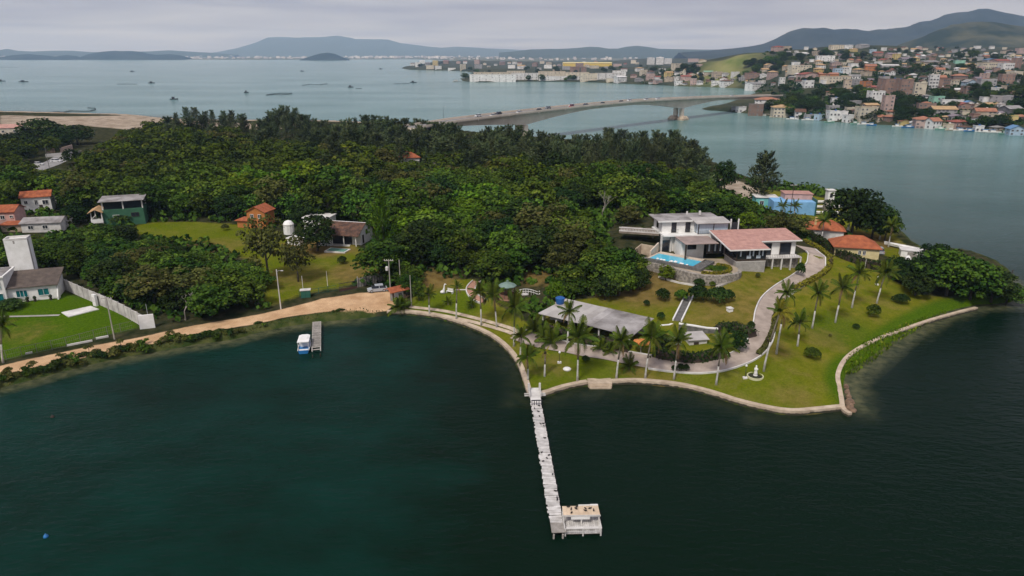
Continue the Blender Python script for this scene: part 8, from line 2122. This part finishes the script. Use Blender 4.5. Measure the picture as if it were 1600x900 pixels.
# ------------------------------------------------------------------ clipped bushes and hedges
BUSH = [foliage_mesh("foliage", [((0.62 * math.cos(k * 2.4) * math.sqrt((k % 9) / 9), 0.62 * math.sin(k * 2.4) * math.sqrt((k % 9) / 9), 0.42 + 0.3 * (1 - (k % 9) / 9)), 0.42, 0.2 + 0.5 * ((k * 7) % 10) / 10) for k in range(18)], 60, 0.17, mm, 600 + i) for i, mm in enumerate((leaf_dark, leaf_forest, leaf_bright, leaf_olive))]
def bush(label, u, v, wpx, hpx, m=0, group="clipped bushes on the lawn", name="bush"):
    p = P(u, v); s = wpx / 2 / ppm(p); hh = hpx / (ppm(p) * math.cos(math.radians(22)))
    t_ = thing(name, label, "bush", (p[0], p[1], p[2] - 0.05), u, group); t_.scale = (s, s, hh / 1.05)
    link("foliage", BUSH[m], t_); return t_
for a in [("large pale topped round bush on the right lawn", 1364, 495, 25, 20, 1), ("wide low dark bush near the mangrove side of the lawn", 1407, 474, 29, 15, 0), ("small black-green ball bush on the right lawn", 1337, 514, 13, 9, 0), ("dark oval bush on the lawn above the sea wall corner", 1268, 560, 29, 18, 1), ("small round bush on the lawn behind the big spreading palm", 915, 566, 16, 11, 0), ("round dark bush on the dry slope behind the pavilion", 1032, 500, 15, 13, 0), ("dark upright bush on the lawn right of the villa terrace", 1249, 432, 18, 22, 0), ("tiny bush on the lawn before the glazed room", 1184, 434, 9, 8, 3), ("dark clipped shrub cluster below the driveway's lowest bend, left", 1053, 579, 12, 9, 0), ("dark clipped shrub cluster below the driveway's lowest bend, middle", 1063, 580, 14, 13, 0), ("dark clipped shrub cluster below the driveway's lowest bend, right", 1072, 580, 12, 12, 0),
          ("broad dark bush at the top of the garden stairs", 1090, 470, 40, 24, 0), ("second broad dark bush right of the garden stairs", 1120, 474, 40, 26, 0), ("third dark bush at the hedge's right end", 1137, 472, 24, 20, 0), ("dark bush left of the garden stairs", 1064, 470, 24, 18, 1), ("yellow-green ball bush at the terrace steps", 1141, 438, 13, 12, 2), ("small dark ball bush beside the yellow-green one", 1148, 437, 7, 7, 0), ("round dark bush above the driveway hedge", 1173, 515, 14, 14, 0), ("dark bush under the villa's terrace corner", 1207, 412, 22, 12, 0), ("bush tucked at the pool terrace steps", 1113, 447, 12, 8, 1), ("bush at the foot of the rubble wall", 1092, 447, 22, 12, 0), ("tiny pale bush on the right lawn", 1297, 526, 6, 5, 3), ("green bush beside the upper garden wall", 1005, 370, 24, 16, 1), ("dark bush on the dry slope below the pool", 1035, 470, 26, 20, 0), ("dark bush beside the dry slope's left end", 1010, 478, 12, 10, 0), ("dark round bush on the field behind the farmhouse yard", 535, 412, 18, 12, 0), ("dark bush in front of the green house", 190, 350, 44, 18, 0), ("long dark hedge bush by the white tower house", 15, 482, 50, 14, 0), ("small shrub on the field near the trees", 271, 378, 8, 9, 1), ("reddish shrub at the field's far corner", 352, 360, 14, 10, 3)]:
    bush(*a)
def hedge(label, pts, w, h, m, seed, dens=26, ls=0.24, zoff=0.0, name="hedge", top=None):
    hz = (lambda x_, y_: top) if top is not None else globals()['hz']
    """clipped hedge: leaf sprays over the top and sides of a box that follows the ground"""
    pl = resample([tuple(q[:2]) for q in pts], 0.5); rs = np.random.RandomState(seed); cs, ns_ = [], []
    for i, q in enumerate(pl):
        a, b = pl[max(i - 1, 0)], pl[min(i + 1, len(pl) - 1)]; d = (b - a) / (np.linalg.norm(b - a) + 1e-9); nr = np.array([-d[1], d[0]])
        z = hz(*q) + zoff
        for k in range(dens):
            f = rs.rand(); j = q + d * rs.uniform(-0.3, 0.3)
            if f < 0.5: o_ = rs.uniform(-0.5, 0.5) * w; zz = h * rs.uniform(0.9, 1.06); n_ = np.array([0, 0, 1.0])
            else: sgn = 1 if f < 0.75 else -1; o_ = sgn * w / 2 * rs.uniform(0.85, 1.1); zz = h * rs.uniform(0.05, 1.0); n_ = np.array([nr[0] * sgn, nr[1] * sgn, 0.3])
            cs.append((j[0] + nr[0] * o_, j[1] + nr[1] * o_, z + zz)); ns_.append(n_ + rs.normal(size=3) * 0.5)
    cs, ns_ = np.array(cs), np.array(ns_); ns_ /= np.linalg.norm(ns_, axis=1, keepdims=True)
    V, Q = quads_from(cs, ns_, ls * (0.7 + 0.7 * rs.rand(len(cs))) * 1.6, rs)
    o0 = cs[0].copy(); o0[2] = hz(o0[0], o0[1])
    me = np_mesh("foliage", V - o0, Q, m); attr(me, "tint", np.clip(rs.rand(len(Q)) * 0.8, 0, 1), 'FACE')
    t_ = thing(name, label, "hedge", o0); link("foliage", me, t_)
    wall_ribbon(pl, w * 0.8, lambda x, y: hz(x, y) - o0[2] + zoff - 0.2, lambda x, y: hz(x, y) - o0[2] + zoff + h * 0.88).build("woody_core", wood_dark, t_, loc=None)
    c_ = t_.children[-1]; c_.location = (-o0[0], -o0[1], 0)
    return t_
hedge("yellow-green hedge along the outer curve of the driveway", smooth(XY([(1258, 378), (1278, 388), (1293, 401), (1297, 414), (1286, 428), (1262, 442), (1240, 454)]), 4), 1.0, 0.7, leaf_yellow, 701)
hedge("low hedge continuing down the driveway's seaward edge", smooth(XY([(1222, 470), (1213, 490), (1208, 515), (1197, 540), (1184, 556)]), 4), 0.8, 0.5, leaf_olive, 702)
hedge("dark clipped hedge between the driveway and the yellow bungalow", smooth(XY([(1254, 366), (1275, 378), (1295, 392), (1318, 404), (1345, 414), (1375, 420)]), 4), 2.0, 1.7, leaf_dark, 703)
hedge("dark hedge on the inner side of the driveway above the bend", smooth(XY([(1122, 520), (1140, 516), (1160, 520), (1176, 530)]), 4), 2.2, 1.4, leaf_dark, 704)
hedge("dark hedge along the lower driveway below the huts", smooth(XY([(1020, 556), (1050, 562), (1090, 565), (1130, 558)]), 4), 1.6, 1.5, leaf_dark, 705)
hedge("yellow flowering edge hedge round the pool's planted bed", [HL(x, y, 0) for x, y in smooth([(-8.6, -3.6), (-6, -4.4), (-3.4, -3.6), (-1.8, -1.6), (-1.9, 0.4), (-3.4, 1.6)], 4)], 0.6, 0.45, leaf_yellow, 706, top=6.9)
hedge("dark planting bed along the pavilion's shaded front", smooth(XY([(836, 512), (870, 524), (910, 534), (950, 540), (985, 548)]), 4), 2.6, 1.3, leaf_dark, 707)
hedge("bright green hedge on the wall behind the villa", [HL(x, y, 0) for x, y in ((-0.5, 21.5), (3.4, 20.0), (5.5, 17.5))], 0.8, 2.4, leaf_bright, 708)
# planted bed inside
bb = thing("planted_bed", "dark green planted bed inside the yellow hedge by the pool", "plants", HL(-4.6, -1.2, 6.9))
bb.scale = (2.6, 2.2, 0.6); link("foliage", BUSH[1], bb)

# shrubs between the dirt road and the water
SHR = [foliage_mesh("foliage", [((rs_f.uniform(-0.8, 0.8), rs_f.uniform(-0.5, 0.5), rs_f.uniform(0.2, 0.6)), 0.42, rs_f.uniform(0.1, 0.7)) for k in range(9)], 50, 0.22, mm, 640 + i) for i, mm in enumerate((leaf_forest, leaf_dark, leaf_olive))]
rs_s = rnd(55)
sl = resample(smooth(shore_left, 3), 0.85)
k = 0
for q in sl:
    x, y = q; f = y * CP + 48 * SP; u = 800 + F * x / f
    if u < -30 or u > 600: continue
    dens = 0.95 if u < 220 else 0.9 if 240 < u < 365 else 0.25
    if rs_s.random() > dens: continue
    px_, py_ = x + rs_s.uniform(-0.6, 0.6), y + rs_s.uniform(0.7, 2.5)
    s = rs_s.uniform(0.75, 1.4) * (1.0 if u < 370 else 0.55)
    t_ = thing("shrub", "low dark green shrub on the bank between the dirt road and water", "shrub", (px_, py_, hz(px_, py_) - 0.05), rs_s.uniform(0, 6), "shrubs along the dirt road bank")
    t_.scale = (s * 1.2, s, s * rs_s.uniform(0.8, 1.3)); link("foliage", rs_s.choice(SHR), t_); k += 1
print("bank shrubs", k)
for k, (u, v, hgt) in enumerate([(97, 568, 2.2), (140, 556, 2.4), (190, 546, 2.3), (53, 578, 1.6), (268, 530, 1.8), (15, 588, 1.6)]):
    p = P(u, v); t_ = thing("sapling", "yellow-green sapling rising from the road bank shrubs, %s from the left" % ("third", "fourth", "fifth", "second", "last", "first")[k], "sapling", p, k, "saplings on the road bank")
    MB().path([(0, 0, -0.2), (0.1, 0, hgt * 0.5), (0, 0, hgt)], [0.06, 0.045, 0.02], 5).build("stem", bark, t_)
    link("foliage", SHR[2], t_, (0, 0, hgt * 0.55), 0, (0.8, 0.8, 0.8))
# marsh grass outside the right sea wall, grass tufts at the water's edge, rough grass on the verges: uncountable
def tufts(name, label, pts, seed, h=0.5, m=leaf_bright):
    rs = np.random.RandomState(seed); pts = np.array(pts); n_ = len(pts)
    V, Q = quads_from(pts + np.array([0, 0, h * 0.45]), np.concatenate([rs.normal(size=(n_, 2)), np.zeros((n_, 1)) + 0.35], 1) / 1.5, h * (0.7 + 0.7 * rs.rand(n_)), rs, 0.5, np.tile([0, 0, 1.0], (n_, 1)))
    me = np_mesh(name, V, Q, m); attr(me, "tint", rs.rand(n_), 'FACE'); return tag(link(name, me), label, "grass", None, "stuff")
rs_g = np.random.RandomState(5)
mp = px([(1320, 588), (1330, 566), (1355, 545), (1400, 522), (1450, 500), (1478, 489), (1440, 508), (1400, 532), (1350, 570)])
b0 = np.array(mp).min(0); b1 = np.array(mp).max(0)
g = np.stack([rs_g.uniform(b0[0], b1[0], 9000), rs_g.uniform(b0[1], b1[1], 9000)], -1)
g = g[sdf(g[:, 0].copy(), g[:, 1].copy(), mp) > -0.6]
tufts("marsh_grass", "bright green marsh grass strip outside the right sea wall", [(x, y, max(hz(x, y), 0.0)) for x, y in g], 3, 0.55)
sx = []
for q in resample(smooth(shore_left, 3), 0.25):
    x, y = q
    if y > 160 or x < -110: continue
    for k in range(3):
        xx, yy2 = x + rs_g.uniform(-0.3, 0.3), y + rs_g.uniform(0.2, 1.5)
        sx.append((xx, yy2, hz(xx, yy2)))
tufts("bank_grass", "rough grass on the bank between road and water", sx, 4, 0.32, leaf_olive)

# ------------------------------------------------------------------ trees of the town
rs_w = rnd(91); nt = 0
for (u0, v0, ru, rv, n, where) in [(1240, 166, 48, 12, 20, "on the wooded bank between the waterfront and the upper houses"), (1300, 160, 36, 10, 12, "on the wooded bank between the waterfront and the upper houses"), (1350, 150, 26, 8, 8, "in the gully left of the brick blocks"), (1195, 108, 30, 10, 12, "on the green flank right of the grassy hill"), (1228, 95, 36, 7, 12, "on the green flank right of the grassy hill"), (1270, 90, 30, 6, 6, "among the hilltop houses"), (1405, 165, 16, 10, 8, "below the brick blocks"), (1410, 188, 16, 6, 5, "among the waterfront roofs"), (1490, 150, 40, 8, 9, "halfway up among the houses"), (1560, 150, 40, 10, 10, "halfway up among the houses"), (1545, 200, 24, 4, 6, "among the waterfront roofs"), (1480, 115, 60, 7, 12, "in the middle of the upper town"), (1400, 110, 40, 6, 9, "in the middle of the upper town"), (1340, 95, 40, 8, 8, "among the hilltop houses"), (1440, 80, 60, 8, 10, "at the foot of the grassy mountain"), (1540, 88, 50, 7, 10, "at the foot of the grassy mountain"), (1060, 113, 44, 7, 12, "round the inlet houses"), (1120, 125, 40, 6, 7, "round the inlet houses"), (1180, 118, 16, 8, 6, "round the inlet houses"), (860, 112, 90, 4, 12, "behind the apartment blocks"), (960, 108, 50, 6, 8, "behind the apartment blocks"), (840, 126, 100, 1.5, 16, "along the apartment shore"), (735, 124, 8, 2, 3, "along the apartment shore"), (745, 111, 30, 4, 8, "on the low wooded point"), (650, 103, 16, 3, 6, "on the low wooded point"), (700, 102, 30, 3, 7, "on the low wooded point"), (1590, 165, 16, 18, 7, "halfway up among the houses"), (1225, 182, 20, 3, 4, "among the waterfront roofs")]:
    for k in range(int(n * 0.85)):
        for _ in range(6):
            a, r = rs_w.uniform(0, 6.28), math.sqrt(rs_w.random()); u, v = u0 + ru * r * math.cos(a), v0 + rv * r * math.sin(a)
            p = TP(u, v)
            if p is not None and thz(p[0], p[1]) > 0.8: break
        else: continue
        h = rs_w.uniform(5.5, 10.5) * (1.0 if p[1] < 1100 else 1.25); kd = 'dark' if rs_w.random() < 0.7 else 'forest'
        put_tree("town_tree", "dark leafy tree " + where, "tree", "town trees " + where, (p[0], p[1], thz(p[0], p[1]) - 0.4), h / 10 * rs_w.uniform(1.0, 1.5), h / 10, rs_w.choice(CROWNS[kd]), rs_w.choice(TRUNKS), rs_w.uniform(0, 6)); nt += 1
nfill = 0
for _ in range(900):
    if nfill >= 78: break
    u, v = rs_w.uniform(1190, 1600), rs_w.uniform(78, 190); p = TP(u, v)
    if p is None or thz(p[0], p[1]) < 1.5: continue
    h = rs_w.uniform(4.5, 8.0); nfill += 1
    put_tree("town_tree", "dark leafy tree squeezed between the town houses", "tree", "trees squeezed between the town houses", (p[0], p[1], thz(p[0], p[1]) - 0.4), h / 10 * rs_w.uniform(1.1, 1.6), h / 10, rs_w.choice(CROWNS['dark']), rs_w.choice(TRUNKS), rs_w.uniform(0, 6))
print("town trees", nt, nfill)

# brown rocks tumbled at the sea wall corner
rock_m = mat("brown_rock", (0.26, 0.17, 0.11), 0.95, (0.12, 0.08, 0.055), 2.0, 0.6)
rs_r = rnd(12)
for k, (u, v) in enumerate([(1324, 612), (1326, 620), (1328, 627), (1325, 630), (1329, 634), (1331, 640), (1322, 604), (1327, 637)]):
    p = R(u, v, 0.15); r_ = rs_r.uniform(0.3, 0.65); b_ = MB()
    prof = [(r_ * rs_r.uniform(0.7, 0.9), -0.6), (r_ * rs_r.uniform(0.95, 1.2), -0.1), (r_ * rs_r.uniform(0.7, 1.0), 0.2), (r_ * 0.4, 0.42), (0.02, 0.46)]
    b_.lathe(prof, n=7); b_.v = [(x * rs_r.uniform(0.8, 1.2), y * rs_r.uniform(0.8, 1.2), z) for x, y, z in b_.v]
    tag(b_.build("rock", rock_m, loc=p, rz=k), "brown rock tumbled at the foot of the sea wall corner", "rock", "rocks at the sea wall corner")

# scrub between the houses of the town, a green tangle nobody could count
cs_, ns_, ts_ = [], [], []; rs_u = np.random.RandomState(71); k = 0
for _ in range(1500):
    if k >= 900: break
    if rs_u.rand() < 0.82: u, v = rs_u.uniform(1185, 1600), rs_u.uniform(80, 196)
    else: u, v = rs_u.uniform(1000, 1190), rs_u.uniform(102, 132)
    if 1090 < u < 1190 and v < 117: continue
    p = TP(u, v)
    if p is None or thz(p[0], p[1]) < 1.2: continue
    k += 1; m_ = 16; r_ = rs_u.uniform(1.8, 3.6); tt0 = rs_u.uniform(0, 0.6)
    d_ = rs_u.normal(size=(m_, 3)); d_[:, 2] = abs(d_[:, 2]); d_ /= np.linalg.norm(d_, axis=1, keepdims=True)
    cs_.append(np.array([p[0], p[1], thz(p[0], p[1])]) + d_ * r_ * np.array([1.5, 1.0, 0.8])); ns_.append(d_ + rs_u.normal(size=(m_, 3)) * 0.5); ts_.append(np.clip(tt0 + rs_u.normal(size=m_) * 0.15, 0, 1))
cs_, ns_, ts_ = np.concatenate(cs_), np.concatenate(ns_), np.concatenate(ts_); ns_ /= np.linalg.norm(ns_, axis=1, keepdims=True)
V, Q = quads_from(cs_, ns_, 2.0 + 1.2 * rs_u.rand(len(cs_)), rs_u)
me = np_mesh("town_scrub", V, Q, leaf_dark); attr(me, "tint", ts_, 'FACE')
tag(link("town_scrub", me), "dark green scrub growing between the houses of the hillside town", "scrub", None, "stuff")
# ------------------------------------------------------------------ haze
hb = MB().box(-21500, 21500, -950, 20600, -5.0, 640.0)
hm = bpy.data.materials.new("haze"); hm.use_nodes = True
hn = hm.node_tree.nodes; hn.clear()
ho = hn.new("ShaderNodeOutputMaterial"); hv = hn.new("ShaderNodeVolumePrincipled")
hv.inputs["Color"].default_value = (0.48, 0.69, 1.0, 1)
hv.inputs["Absorption Color"].default_value = (1, 1, 1, 1)
hv.inputs["Density"].default_value = HAZE_DENSITY
hv.inputs["Anisotropy"].default_value = 0.0
hm.node_tree.links.new(hv.outputs[0], ho.inputs["Volume"])
tag(hb.build("haze", hm), kind="stuff")
